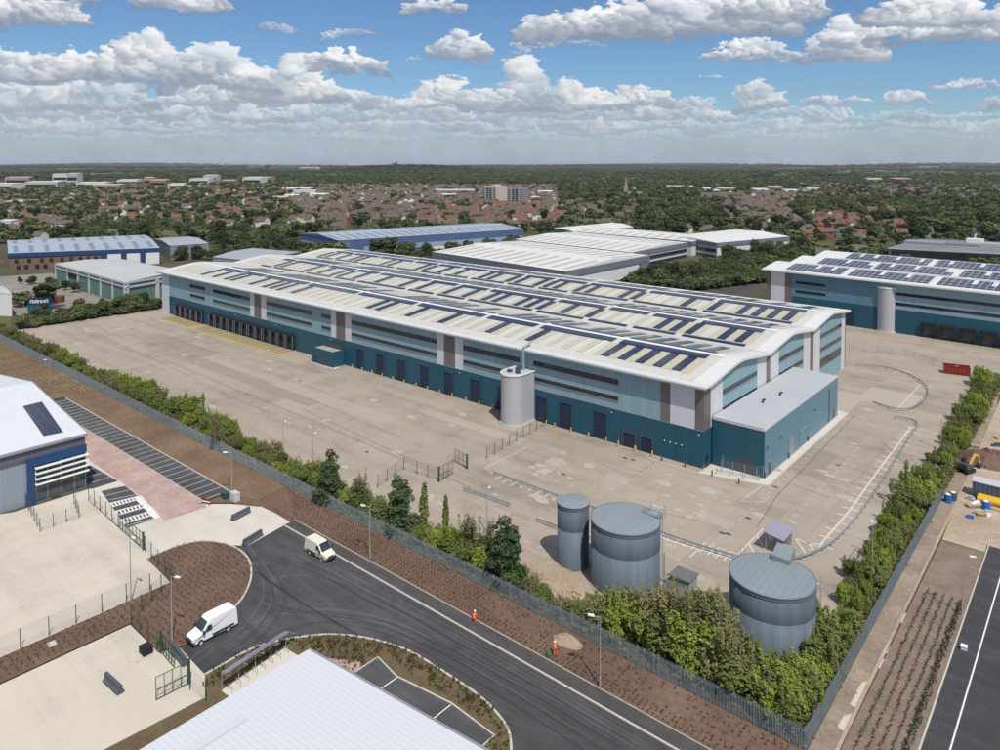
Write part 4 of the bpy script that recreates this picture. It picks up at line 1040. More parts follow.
m_gwire = meshpanel('grey_wire_mesh', (.30, .31, .32), .12)
def mesh_fence(pts, label, h=2.4, step=2.6, mp=None, mw=None):
    mp, mw = mp or m_dgreen, mw or m_wire
    f = based('mesh_fence', (*pts[0], 0), label, 'fence'); b0 = pts[0]
    pm = MB().box(-.04, .04, -.04, .04, 0, h + .05).mesh('post', mp)
    for i in range(len(pts) - 1):
        a, b_ = Vector(pts[i]), Vector(pts[i + 1]); n = max(1, round((b_ - a).length / step))
        for k in range(n):
            p, q = a.lerp(b_, k / n), a.lerp(b_, (k + 1) / n)
            place('post', pm, f, (p.x - b0[0], p.y - b0[1], 0))
            mb = MB().quad((p.x, p.y, .08), (q.x, q.y, .08), (q.x, q.y, h), (p.x, p.y, h)); mb.build('mesh_panel', mw, f)
            MB().bar((p.x, p.y, h), (q.x, q.y, h), .012, .012).build('top_wire', mp, f)
    place('post', pm, f, (pts[-1][0] - b0[0], pts[-1][1] - b0[1], 0))
    return f
def gate(p, q, label, h=2.6, bars=5, m=None):
    m = m or m_dgreen
    g = based('gate', (*p, 0), label, 'gate'); P_, Q = Vector((*p, 0)), Vector((*q, 0))
    mb = MB()
    for z in (.15, h - .1, 1.2): mb.bar((P_.x, P_.y, z), (Q.x, Q.y, z), .06, .06)
    mb.build('frame', m, g)
    for k in range(bars + 1):
        a = P_.lerp(Q, k / bars); MB().bar((a.x, a.y, .15), (a.x, a.y, h - .1), .06, .06).build('upright', m, g)
    MB().quad((P_.x, P_.y, .15), (Q.x, Q.y, .15), (Q.x, Q.y, h - .1), (P_.x, P_.y, h - .1)).build('mesh_panel', m_wire, g)
    MB().box(p[0] - .13, p[0] + .13, p[1] - .13, p[1] + .13, 0, h + .15).build('gate_post', m, g)
mesh_fence([px(549, 423), px(487, 459)], 'wire mesh fence from the stair tower to the open yard gate')
mesh_fence([px(439, 481), px(417, 474), px(404, 470), px(378, 488)], 'wire mesh fence between the open yard gate and the hedge')
gate(px(467, 469), px(455, 462), 'dark green gate leaf swung open at the end of the mesh fence', 2.7, 3)
gate(px(439, 482), px(453, 474), 'dark green gate leaf standing open beside the hedge-side mesh fence', 2.7, 3)
mesh_fence([(-134.4, 47.5), (-120.6, 46.9)], 'mesh fence along the loading yard before the hatched parking bays')
gate((-110.6, 46.5), (-120.2, 46.9), 'long green sliding gate of the loading yard beside the parking bays', 2.6, 7)
mesh_fence([(-109.8, 46.4), (-99.1, 45.5), (-99.1, 18)], 'mesh fence along the loading yard beside the mulch bed', step=3.0)
mesh_fence([(-99.0, 45.2), (-93.8, 37.8), (-86.3, 37.7)], 'mesh fence between the oval mulch bed and the lower yard', step=2.2)
gate(px(161, 653), px(174, 668), 'green gate leaf by the oval mulch bed, folded back', 2.6, 5)
gate(px(189, 684), px(156, 701), 'green gate leaf swung open into the lower yard', 2.7, 4)
mesh_fence([px(190, 690), px(206, 702)], 'short mesh fence between the lower yard gate and the cycle shelter')
mesh_fence([(-59.0, 127.6), (-52, 129.0), (-49.5, 130.4)], 'low wire fence around the paved corner before the annex', 1.1, 2.4, m_galv, m_gwire)
mesh_fence([(-57.0, 131.8), (-56.2, 129.3), (-50.0, 130.6), (-49.3, 131.9)], 'galvanised mesh cage against the annex front', 2.4, 1.9, m_galv, m_gwire)
mesh_fence([px(849, 351), px(878, 353), px(905, 356), px(943, 369)], 'tall wire fence between the big warehouse end and the red skip', 2.4, 4.0, m_galv, m_gwire)
mesh_fence([px(26, 506), px(40, 532), px(79, 518), px(74, 504)], 'mesh pen around equipment before the blue-fronted building', 2.2, 2.2, m_dark, m_gwire)

# ================================================================ lamp posts
m_lampgrey = simple('lamp_grey', (.38, .39, .39), .5, .2, var=.08)
def lamp_post(p, h, label, ang, arm=.9, heads=1, mp=None, group=None):
    g = empty('lamp_post', (*p, 0), ang, label, 'lamp post', group)
    MB().lathe((0, 0), [(.11, 0), (.10, 1.2), (.075, 1.25), (.05, h)], 10).build('pole', mp or m_lampgrey, g)
    MB().box(-.16, .16, -.16, .16, 0, .05).build('base_plate', m_galv, g)
    for k in range(heads):
        s = 1 if k == 0 else -1
        MB().bar((0, 0, h - .03), (s * arm, 0, h + .1), .07, .07).build('arm', mp or m_lampgrey, g)
        MB().add([(s * arm * .75, -.16, h + .04), (s * arm * 1.55, -.13, h + .12), (s * arm * 1.55, .13, h + .12), (s * arm * .75, .16, h + .04), (s * arm * .75, -.12, h + .2), (s * arm * 1.5, -.1, h + .24), (s * arm * 1.5, .1, h + .24), (s * arm * .75, .12, h + .2)],
                 [(0, 1, 2, 3), (4, 7, 6, 5), (0, 4, 5, 1), (1, 5, 6, 2), (2, 6, 7, 3), (3, 7, 4, 0)]).build('lamp_head', m_white, g)
TO = R(-130)
for (q, h, lab, an_) in (((232, 497), 7.9, 'street lamp beside the equipment cabinet at the end of the parking bays', R(-120)), ((172, 641), 8.0, 'street lamp at the tip of the oval mulch bed', R(20)), ((370, 559), 7.8, 'street lamp on the kerb beside the cream van', R(-150)),
                         ((600, 687), 7.9, 'street lamp in the mulch bed near the standing worker', R(-150)), ((962, 615), 7.8, 'street lamp in the planting rows beside the dark side street', R(10)), ((131, 602), 8.9, 'slender lamp column on the corner of the loading yard fence', R(0)),
                         ((50, 386), 7.0, 'lamp post on the earth bank behind the white roof with two panels', R(-90))):
    lamp_post(px(*q), h, lab, an_)
for (q, h, lab, an_) in (((487, 532), 6.8, 'yard lamp behind the dark pine by the gate', R(90)), ((872, 581), 8.0, 'yard lamp in the right-hand hedge beside the tank', R(120)), ((941, 450), 6.6, 'yard lamp at the hedge beside the far end of the car park', R(120)), ((313, 462), 5.6, 'yard lamp among the lorry bays by the hedge', R(60)),
                         ((283, 447), 5.2, 'thin yard pole among the lorry bays by the left hedge', R(60)), ((24, 326), 8.5, 'twin-headed yard lamp at the far corner of the yard by the blue sign board', R(0)), ((820, 637), 6.3, 'thin yard pole beside the tank at the fence corner', R(160))):
    lamp_post(px(*q), h, lab, an_, heads=2 if 'twin' in lab else 1, arm=.5)

# ================================================================ vans
def van(loc, rz, label, paint, L=5.7, Wd=2.0, Ht=2.55, old=False):
    g = empty('van', (*loc, 0), rz, label, 'van'); hw = Wd / 2
    k = L / 5.7
    prof = [(0, .55), (0, 1.0), (.12, 1.12), (1.05, 1.36), (1.35, 1.75), (1.78, 2.25), (2.2, Ht - .06), (2.6, Ht), (L - .35, Ht), (L - .08, Ht - .16), (L, 1.0), (L, .5), (L, .42), (.1, .40)]
    if old: prof = [(0, .55), (0, .95), (.1, 1.05), (.95, 1.25), (1.25, 1.55), (1.75, 2.1), (2.15, Ht - .06), (2.5, Ht), (L - .3, Ht), (L - .05, Ht - .14), (L, 1.0), (L, .5), (L, .42), (.1, .40)]
    n = len(prof); vs = []; fs = []
    def half(x, z):
        t = max(0, (z - 1.15) / (Ht - 1.15)); hwz = hw - .15 * t - (.03 if z < .6 else 0)
        if x < 1.2: hwz -= .14 * (1 - x / 1.2)
        return hwz
    lay = [-1, -.9, -.6, 0, .6, .9, 1]
    for s in lay:
        for (x, z) in prof:
            e = (.07 if abs(s) == 1 else 0)
            zz = z - e * (1 if z > 1.2 else 0); vs.append((-(x if x > .3 else x + e), s * half(x, z), zz))
    m_ = len(lay)
    for j in range(m_ - 1):
        for i in range(n): fs.append((j * n + i, (j + 1) * n + i, (j + 1) * n + (i + 1) % n, j * n + (i + 1) % n))
    fs += [tuple(range(n)), tuple(range(m_ * n - 1, (m_ - 1) * n - 1, -1))]
    body = MB().add(vs, fs).build('body', paint, g)
    bm = bmesh.new(); bm.from_mesh(body.data); bmesh.ops.recalc_face_normals(bm, faces=bm.faces[:]); bm.to_mesh(body.data); bm.free()
    # glass
    (xa, za), (xb, zb) = (prof[4][0] - .18, prof[4][1] - .16), (prof[5][0] + .12, prof[5][1] + .16)
    def wpt(t, s): x = xa + (xb - xa) * t; z = za + (zb - za) * t; return (-x + .05, s * (half(x, z) - .10), z + .04)
    MB().quad(wpt(0, -1), wpt(0, 1), wpt(1, 1), wpt(1, -1)).build('windscreen', m_cabglass, g)
    for s in (-1, 1):
        o = .012
        q = [(-1.42, 1.42), (-2.35, 1.42), (-2.35, 2.02), (-1.85, 2.02)]
        MB().add([(x, s * (half(-x, z) + o), z) for (x, z) in q], [(0, 1, 2, 3) if s < 0 else (3, 2, 1, 0)]).build('side_window', m_cabglass, g)
        MB().box(-1.35, -1.15, min(s * hw, s * (hw + .22)), max(s * hw, s * (hw + .22)), 1.35, 1.7).build('mirror', m_black, g)
        MB().add([(.012, s * (hw - .55), .78), (-.0 + .012, s * (hw - .2), .80), (-.28, s * (hw - .10), .98), (-.10, s * (hw - .5), 1.0)], [(0, 1, 2, 3)]).build('headlight', m_lightgrey, g)
        MB().box(-L - .015, -L + .02, min(s * (hw - .2), s * (hw - .03)), max(s * (hw - .2), s * (hw - .03)), .95, 1.7).build('tail_light', m_red, g)
        MB().box(-L + .5, -2.4, min(s * (hw + .0), s * (hw + .03)), max(s * (hw + .0), s * (hw + .03)), .62, .82).build('side_strip', m_black, g)
        for xw in (-.95, -L + 1.25):
            w = empty('wheel', (xw, s * (hw - .11), .34)); w.parent = g; w.rotation_euler = (pi / 2, 0, 0)
            MB().lathe((0, 0), [(.20, -.11), (.34, -.11), (.36, -.07), (.36, .07), (.34, .11), (.20, .11)], 18).build('tyre', m_black, w, smooth=False)
            MB().lathe((0, 0), [(.22, -.115), (.22, .115), (.08, .10 if s > 0 else .13)], 14).build('rim', m_lightgrey, w)
            MB().lathe((0, 0), [(.22, .115), (.22, -.115), (.08, -.13)], 14).build('hub', m_lightgrey, w)
    MB().box(-.3, .06, -hw + .16, hw - .16, .36, .72).build('bumper', m_black, g)
    MB().box(-L - .06, -L + .1, -hw + .06, hw - .06, .38, .66).build('bumper', m_black, g)
    MB().box(-.02, .035, -.45, .45, .80, .96).build('grille', m_dark, g)
    MB().add([(-L - .008, -hw + .25, 1.45), (-L - .008, hw - .25, 1.45), (-L + .02, hw - .3, 2.05), (-L + .02, -hw + .3, 2.05)], [(0, 3, 2, 1)]).build('rear_window', m_cabglass, g)
    return g
m_vanw = simple('van_white_paint', (.80, .81, .82), .25, var=.02, spec=.5)
m_vanc = simple('van_cream_paint', (.74, .70, .57), .3, var=.04, spec=.5)
van((-84.05, 40.55), R(-90), 'white high-roof panel van with black bumpers driving out past the oval bed', m_vanw, 5.7, 2.05, 2.65)
van((-86.5, 62.9), 0.0, 'cream older panel van driving along the kerb line of the street', m_vanc, 5.2, 1.95, 2.35, True)

# ================================================================ workers
def skin_body(name, joints, edges, radii, mat, parent, sub=2):
    me = bpy.data.meshes.new(name); me.from_pydata(joints, edges, []); me.materials.append(mat)
    o = place(name, me, parent)
    o.modifiers.new('skin', 'SKIN'); sv = me.skin_vertices[0].data
    for i, r in enumerate(radii): sv[i].radius = (r, r); sv[i].use_root = (i == 0)
    s = o.modifiers.new('sub', 'SUBSURF'); s.levels = s.render_levels = sub
    return o
def worker(loc, rz, label, pose):
    g = empty('person', (*loc, .06), rz, label, 'person')
    if pose == 'stand':
        J = [(0, 0, .95), (0, 0, 1.15), (.04, 0, 1.40), (.07, 0, 1.52), (.02, .10, .88), (.05, .11, .48), (-.02, .11, .08), (.12, .11, .04), (.0, -.10, .88), (.10, -.11, .48), (.05, -.11, .08), (.19, -.11, .04),
             (.05, .21, 1.38), (.12, .25, 1.10), (.32, .20, .98), (.05, -.21, 1.38), (.10, -.26, 1.10), (.28, -.22, .95)]
        hd = (.12, 0, 1.66)
    else:
        J = [(-.1, 0, .48), (.02, 0, .68), (.22, 0, .88), (.30, 0, .97), (-.05, .13, .42), (.30, .14, .42), (.22, .14, .07), (.36, .14, .04), (-.05, -.13, .42), (.22, -.15, .10), (-.18, -.15, .07), (-.28, -.15, .06),
             (.22, .2, .86), (.34, .24, .60), (.50, .14, .42), (.22, -.2, .86), (.36, -.24, .60), (.52, -.12, .40)]
        hd = (.40, 0, 1.08)
    E_ = [(0, 1), (1, 2), (2, 3), (0, 4), (4, 5), (5, 6), (6, 7), (0, 8), (8, 9), (9, 10), (10, 11), (2, 12), (12, 13), (13, 14), (2, 15), (15, 16), (16, 17)]
    rd = [.16, .16, .17, .07, .11, .085, .065, .06, .11, .085, .065, .06, .085, .065, .05, .085, .065, .05]
    skin_body('body', J, E_, rd, m_orange, g)
    MB().lathe((hd[0], hd[1]), [(.03, hd[2] - .13), (.075, hd[2] - .10), (.095, hd[2] - .02), (.09, hd[2] + .06), (.05, hd[2] + .11)], 12).build('head', m_skin, g, smooth=True)
    MB().lathe((hd[0], hd[1]), [(.15, hd[2] + .03), (.125, hd[2] + .05), (.12, hd[2] + .12), (.07, hd[2] + .17), (.01, hd[2] + .18)], 14).build('helmet', m_white, g, smooth=True)
    for i in (14, 17):
        j = J[i]; mb = MB()
        mb.bar((j[0] - .02, j[1], j[2] + .02), (j[0] + .07, j[1], j[2] - .03), .085, .035)
        for f in range(4): mb.bar((j[0] + .06, j[1] - .03 + .02 * f, j[2] - .03), (j[0] + .13 - .01 * abs(f - 1), j[1] - .03 + .02 * f, j[2] - .08), .017, .017)
        mb.bar((j[0] + .01, j[1] + (.05 if i == 14 else -.05), j[2]), (j[0] + .06, j[1] + (.075 if i == 14 else -.075), j[2] - .04), .02, .02); mb.build('hand', m_skin, g)
    for i in (6, 10):
        j = J[i]; MB().box(j[0] - .09, j[0] + .19, j[1] - .055, j[1] + .055, 0, .12).build('boot', m_black, g)
    for z0 in ((1.08, 1.30) if pose == 'stand' else ()):
        MB().lathe((.03 if z0 < 1.2 else .04, 0), [(.185, z0), (.19, z0 + .05)], 14).build('reflective_band', m_lightgrey, g)
wp = px(555, 657)
worker(wp, R(140), 'standing person in orange workwear and white helmet planting in the mulch bed', 'stand')
worker(px(474, 622), R(120), 'kneeling person in orange workwear on the footway edge beside the mulch bed', 'kneel')
sk = empty('plant_sack', (*px(549, 657), .06), 0, 'small green sack on the mulch beside the standing person', 'sack')
MB().lathe((0, 0), [(.26, 0), (.32, .12), (.3, .4), (.2, .55), (.24, .62)], 10).build('bag', simple('green_sack', (.05, .16, .09), .7), sk)
hp = empty('gravel_heap', (*px(567, 642), .06), 0, 'small pale heap of gravel in the mulch bed behind the standing person', 'heap')
mb = MB().lathe((0, 0), [(1.5, 0), (1.3, .2), (.9, .55), (.4, .85), (.1, .95)], 14); mb.v = [(x * 1.3 + random.uniform(-.15, .15), y * .8 + random.uniform(-.1, .1), z * random.uniform(.85, 1.1)) for (x, y, z) in mb.v]
mb.build('gravel', m_sand, hp)

# ================================================================ concrete barriers and boxes
m_bar = simple('dark_concrete', (.085, .10, .115), .85, var=.2, scale=1.5)
def barrier(a, b_, label, h=.95):
    A_, B_ = Vector((*px(*a), 0)), Vector((*px(*b_), 0)); L_ = (B_ - A_).length; d = (B_ - A_).normalized()
    g = empty('concrete_barrier', A_, atan2(d.y, d.x), label, 'barrier')
    pr = [(-.4, 0), (.4, 0), (.4, .22), (.2, .42), (.16, h), (-.16, h), (-.2, .42), (-.4, .22)]
    n = len(pr); mb = MB().add([(0, y, z) for y, z in pr] + [(L_, y, z) for y, z in pr], [(i, i + n, (i + 1) % n + n, (i + 1) % n) for i in range(n)] + [tuple(range(n)), tuple(range(2 * n - 1, n - 1, -1))])
    mb.build('block', m_bar, g)
    MB().box(L_ * .25, L_ * .25 + .3, -.41, .41, .0, .09).box(L_ * .7, L_ * .7 + .3, -.41, .41, .0, .09).build('lifting_slot', m_black, g)
barrier((232, 521), (249.5, 512), 'dark concrete barrier on the pale entrance apron'); barrier((243.5, 546), (261.5, 535), 'dark concrete barrier across the edge of the street and the apron'); barrier((248, 549), (256, 560), 'low dark concrete barrier on the street against the kerb of the oval bed', .6)
barrier((106, 680), (121, 694), 'dark concrete barrier standing alone in the lower yard'); barrier((173, 650), (186, 666), 'dark concrete barrier beside the gate at the end of the street')
def crate(q, w, d, h, m, name, label, cat, z=0):
    X, Y = px(*q); g = based(name, (X, Y, z), label, cat)
    MB().box(X - w / 2, X + w / 2, Y - d / 2, Y + d / 2, z + .08, z + h).build('body', m, g)
    MB().box(X - w / 2 - .05, X + w / 2 + .05, Y - d / 2 - .05, Y + d / 2 + .05, z + h, z + h + .06).build('lid', m, g)
    MB().box(X - w / 2 + .1, X + w / 2 - .1, Y - d / 2 + .1, Y + d / 2 - .1, z, z + .08).build('plinth', m_kerb, g)
crate((235, 501), 1.6, 1.0, 1.5, m_lightgrey, 'equipment_cabinet', 'pale grey metal cabinet at the foot of a street lamp', 'cabinet')
crate((225, 498), 1.5, .9, 1.0, m_dgreen, 'grit_bin', 'dark green bin beside the pale grey cabinet', 'bin')
crate((146, 653), 1.3, 1.1, .8, m_black, 'rubble_bag', 'black bag by the lower yard gate', 'bag')
crate((52, 645), 1.0, .8, .12, m_kerb, 'manhole', 'small pale manhole surround in the side bed', 'manhole')
crate((964, 650), .6, .6, .5, m_white, 'white_box', 'small white box on the dark side street', 'box')
rb = empty('road_barrier', (*px(206, 504), 0), R(20), 'red and white plastic barrier at the end of the red block paving', 'barrier')
MB().box(-.9, .9, -.06, .06, .6, .95).build('board', m_red, rb); MB().box(-.85, .85, -.07, .07, .35, .55).build('board', m_white, rb)
for s in (-.8, .8): MB().box(s - .06, s + .06, -.3, .3, 0, .08).box(s - .04, s + .04, -.04, .04, .08, 1.05).build('foot', m_black, rb)
# goal-like timber props on the bank
tf = empty('timber_trestle', (*px(83, 391), .05), R(-41), 'pale timber trestle on the earth bank by the fence', 'trestle')
for s in (0, 1.3): MB().bar((s, -.5, 0), (s + .3, 0, 1.4), .1, .1).bar((s + .6, .5, 0), (s + .3, 0, 1.4), .1, .1).build('leg', m_timber, tf)
MB().bar((0, 0, 1.35), (2, 0, 1.35), .12, .12).build('beam', m_timber, tf)
# red skip
X, Y = px(944, 373.5); X2, Y2 = px(970, 376.5); L_ = hypot(X2 - X, Y2 - Y)
sk = empty('skip', (X, Y, 0), atan2(Y2 - Y, X2 - X), 'red open-top steel skip standing on the yard near the right hedge', 'skip')
pr = [(0, .15), (L_, .15), (L_, 2.4), (0, 2.4)]
MB().add([(0, 0, .2), (L_, 0, .2), (L_, 2.4, .2), (0, 2.4, .2), (0, -.05, 2.3), (L_, -.05, 2.3), (L_, 2.45, 2.3), (0, 2.45, 2.3)], [(0, 3, 2, 1), (0, 1, 5, 4), (1, 2, 6, 5), (2, 3, 7, 6), (3, 0, 4, 7)]).build('shell', m_red, sk)
for k in range(8): MB().box(L_ * k / 7 - .05, L_ * k / 7 + .05, -.12, -.02, .2, 2.24).build('rib', m_red, sk)
MB().box(-.08, L_ + .08, -.14, .06, 2.24, 2.4).box(-.08, L_ + .08, 2.36, 2.52, 2.24, 2.4).build('rim', m_red, sk)
MB().lathe((L_ / 2, 1.2), [(1.1, 1.7), (.8, 2.0), (.4, 2.2), (.1, 2.25)], 10).build('rubble', m_sand, sk)

# ================================================================ cycle shelter by the white roof
s0, s1 = px(222, 692), px(286, 649)
cs = based('cycle_shelter', (*s0, 0), 'long cycle shelter with translucent lilac roof beside the white roof', 'shelter')
A_, B_ = Vector((*s0, 0)), Vector((*s1, 0)); d = (B_ - A_).normalized(); nn = Vector((-d.y, d.x, 0)) * -1.0
mb = MB()
for k in range(5):
    p = A_.lerp(B_, k / 4)
    mb.tube(p, p + Vector((0, 0, 2.1)), .05, n=6); mb.tube(p + Vector((0, 0, 2.1)), p + nn * 1.6 + Vector((0, 0, 2.5)), .04, n=6)
mb.build('frame', m_galv, cs)
m_poly = simple('lilac_polycarbonate', (.25, .23, .30), .3, var=.1)
q0, q1 = A_ - nn * .2, B_ - nn * .2
MB().add([(*q0.xy, 2.15), (*q1.xy, 2.15), (*(q1 + nn * 1.1).xy, 2.5), (*(q0 + nn * 1.1).xy, 2.5)], [(0, 1, 2, 3)]).build('roof', m_poly, cs)
for k in range(8):
    p = A_.lerp(B_, (k + .5) / 8) + nn * .3
    MB().tube(p, p + Vector((0, 0, .8)), .03, n=5).tube(p + Vector((0, 0, .8)), p + nn * .8 + Vector((0, 0, .8)), .03, n=5).tube(p + nn * .8 + Vector((0, 0, .8)), p + nn * .8, .03, n=5).build('cycle_stand', m_galv, cs)
flat('cycle_pad', [tuple((A_ - nn * .2).xy), tuple((B_ - nn * .2).xy), tuple((B_ + nn * 3).xy), tuple((A_ + nn * 3).xy)], .063, m_apron)

# ================================================================ building with the blue portal, and the near white roof
m_wroof = roofsheet('new_white_roof', (.655, .665, .69), 'x', .5, .5, .008, (.03, .6, 1))
m_wallgrey = cladding('blue_grey_wall', (.27, .30, .36), .45, .04, .6)
m_portal = simple('blue_portal', (.018, .060, .165), .4, var=.04)
def gable_unit(name, label, xe, xr, xw, ya, yb, ze, zr):
    """ridge along Y at xr, eaves at xe (east) and xw (west)"""
    g = based(name, ((xe + xw) / 2, (ya + yb) / 2, 0), label, 'warehouse')
    MB().box(min(xe, xw) + .5, max(xe, xw) - .5, ya + .4, yb - .4, -.1, ze - .3).build('wall', m_wallgrey, g)
    def sl(x): return ze + (zr - ze) * (1 - abs(x - xr) / (abs(xe - xr) if (x - xr) * (xe - xr) > 0 else abs(xw - xr)))
    vs = []
    for x in (xw, xr, xe): vs += [(x, ya, sl(x)), (x, yb, sl(x)), (x, ya, sl(x) - .3), (x, yb, sl(x) - .3)]
    MB().add(vs, [(0, 4, 5, 1), (4, 8, 9, 5), (2, 3, 7, 6), (6, 7, 11, 10), (0, 1, 3, 2), (8, 10, 11, 9), (1, 5, 7, 3), (5, 9, 11, 7), (0, 2, 6, 4), (4, 6, 10, 8)]).build('roof', m_wroof, g)
    for x, s in ((xe, 1), (xw, -1)):
        MB().box(min(x, x + s * .45), max(x, x + s * .45), ya, yb, ze - .42, ze - .06).build('gutter', m_trim, g)
    for y, s in ((yb, 1), (ya, -1)):
        for (xa, xb) in ((xw, xr), (xr, xe)):
            MB().add([(xa, y, sl(xa) - .5), (xb, y, sl(xb) - .5), (xb, y, sl(xb) + .06), (xa, y, sl(xa) + .06), (xa, y + s * .18, sl(xa) - .5), (xb, y + s * .18, sl(xb) - .5), (xb, y + s * .18, sl(xb) + .06), (xa, y + s * .18, sl(xa) + .06)],
                     [(0, 1, 2, 3), (7, 6, 5, 4), (3, 2, 6, 7), (0, 4, 5, 1), (1, 5, 6, 2), (0, 3, 7, 4)]).build('verge', m_trim, g)
    mb = MB().add([(xw + .5, yb - .4, ze - .3), (xe - .5, yb - .4, ze - .3), (xr, yb - .4, zr - .35)], [(2, 1, 0), ]); mb.build('gable_wall', m_wallgrey, g)
    return g, sl
lb, sl = gable_unit('unit_building', 'white-roofed unit with blue entrance portal and two roof solar panels', -140.0, -168.8, -197.6, -30, 49.4, 9.9, 13.4)
P4 = [px(x, y, 11.0) for (x, y) in ((23, 412), (42, 407.5), (63, 428), (43.5, 432))]
mb = MB(); vs = [(x, y, sl(x) + .12) for (x, y) in P4]; vs2 = [(x, y, sl(x) + .03) for (x, y) in P4]
mb.add(vs + vs2, [(3, 2, 1, 0), (0, 1, 5, 4), (1, 2, 6, 5), (2, 3, 7, 6), (3, 0, 4, 7)]); mb.build('solar_array', m_solar, lb)
XP = -139.9
MB().box(XP - .5, XP + .25, 40.0, 49.2, 6.6, 7.9).box(XP - .5, XP + .25, 40.0, 40.9, -.1, 6.6).build('portal_frame', m_portal, lb)
MB().box(-140.45, XP - .15, 30, 49.1, 7.9, 9.5).build('upper_cladding', cladding('dark_grey_cladding', (.115, .125, .145), .45, .05, .6), lb)
gl = MB().box(XP - .6, XP - .15, 40.9, 49.1, 0, 6.6).build('glazing', glassmat('office_glass', (.045, .06, .065), .05), lb)
for y in (40.95, 43.0, 45.0, 47.2, 49.05): MB().box(XP - .16, XP - .08, y - .05, y + .05, 0, 6.6).build('mullion', m_trim, gl)
for z in (.05, 2.5, 4.6): MB().box(XP - .16, XP - .09, 40.9, 49.1, z - .05, z + .05).build('transom', m_trim, gl)
MB().box(XP - .3, XP - .07, 43.6, 45.0, 0, 2.4).build('door', m_dark, lb)
for k in range(4):
    z = 6.2 - .95 * k
    MB().bar((XP + .55, 41.0, z), (XP + .55, 49.4, z), .7, .16).build('louvre', m_white, lb)
for y in (41.2, 45, 49.1): MB().bar((XP + .0, y, 2.8), (XP + .0, y, 6.6), .08, .08).build('louvre_bracket', m_white, lb)
MB().box(-140.47, -140.40, 30.5, 33.5, 3.4, 4.6).build('sign_plate', m_dark, lb)
nbld, sl2 = gable_unit('unit_building', 'near white-roofed unit whose plain roof fills the street corner by the cycle shelter', -60.2, -28.0, 4.0, -40, 41.0, 10.0, 13.3)
for k in range(1):
    x0 = -57 + 9 * k; MB().add([(x0, 22 - 3 * k, sl2(x0) + .05), (x0 + 1.1, 22 - 3 * k, sl2(x0 + 1.1) + .05), (x0 + 1.1, 32 - 3 * k, sl2(x0 + 1.1) + .05), (x0, 32 - 3 * k, sl2(x0) + .05)], [(0, 1, 2, 3)]).build('rooflight', simple('pale_rooflight', (.62, .63, .65), .3, var=.02), nbld)

# ================================================================ building site on the right
X, Y = px(973, 494)
cb_ = based('site_cabin', (X, Y, 0), 'long blue-grey steel site cabin behind the yellow pipes', 'cabin')
MB().box(X, X + 12, Y - 1.2, Y + 1.4, .15, 2.7).build('wall', simple('blue_grey_cabin', (.09, .13, .18), .5, var=.12), cb_)
MB().box(X - .1, X + 12.1, Y - 1.3, Y + 1.5, 2.7, 2.85).build('roof', m_lightgrey, cb_)
m_rib = simple('blue_grey_rib', (.07, .10, .14), .5)
for k in range(18): MB().box(X + .3 + .66 * k, X + .5 + .66 * k, Y - 1.26, Y - 1.2, .3, 2.6).build('rib', m_rib, cb_)
X, Y = px(976, 497)
for k in range(2):
    yp = empty('drain_pipe', (X + .4, Y - .6 - 1.1 * k, 0), 0, ('thick yellow plastic pipe lying before the blue-grey cabin, cabin side' if k == 0 else 'thick yellow plastic pipe lying on the sand, away from the cabin'), 'pipe')
    MB().tube((0, 0, .55), (9, -.2, .55), .52, n=16, cap=False).build('pipe_wall', simple('yellow_pipe_%d' % k, (.72, .40, .03), .4, var=.08), yp)
    MB().tube((.02, 0, .55), (.05, 0, .55), .46, n=16).build('pipe_end', m_dark, yp)
for i, (q, m_, lab) in enumerate((((948, 502), m_blueplastic, 'blue plastic drum at the hedge end by the kerb'), ((986, 509), m_blueplastic, 'blue plastic drum on the sand before the yellow pipes'), ((953, 500), m_dark, 'dark drum beside the blue drum by the hedge'))):
    g = empty('drum', (*px(*q), 0), 0, lab, 'drum'); MB().lathe((0, 0), [(.6, 0), (.62, .3), (.58, .35), (.62, .7), (.6, 1.3), (.5, 1.35)], 14).build('body', m_, g); MB().lathe((0, 0), [(.4, 1.35), (.38, 1.4)], 12).build('lid', m_white, g)
for q, w_, lab in (((972, 507), 1.8, 'pale timber pallet stack on the sand by the yellow pipes'), ((981, 515), 1.6, 'pale timber pallet stack on the sand nearest the planting rows'), ((993, 505), 2.2, 'wide pale timber stack on the sand'), ((975, 447), 1.6, 'pale timber stack by the dug pit')):
    g = empty('pallet_stack', (*px(*q), 0), random.random(), lab, 'pallet')
    for j in range(3):
        for k in range(5): MB().box(-w_ / 2, w_ / 2, -.6 + .25 * k, -.45 + .25 * k, .1 + .16 * j, .13 + .16 * j).build('board', m_timber, g)
        for k in (-.5, 0, .5): MB().box(k * w_ * .9 - .05, k * w_ * .9 + .05, -.6, .6, .16 * j, .1 + .16 * j).build('bearer', m_timber, g)
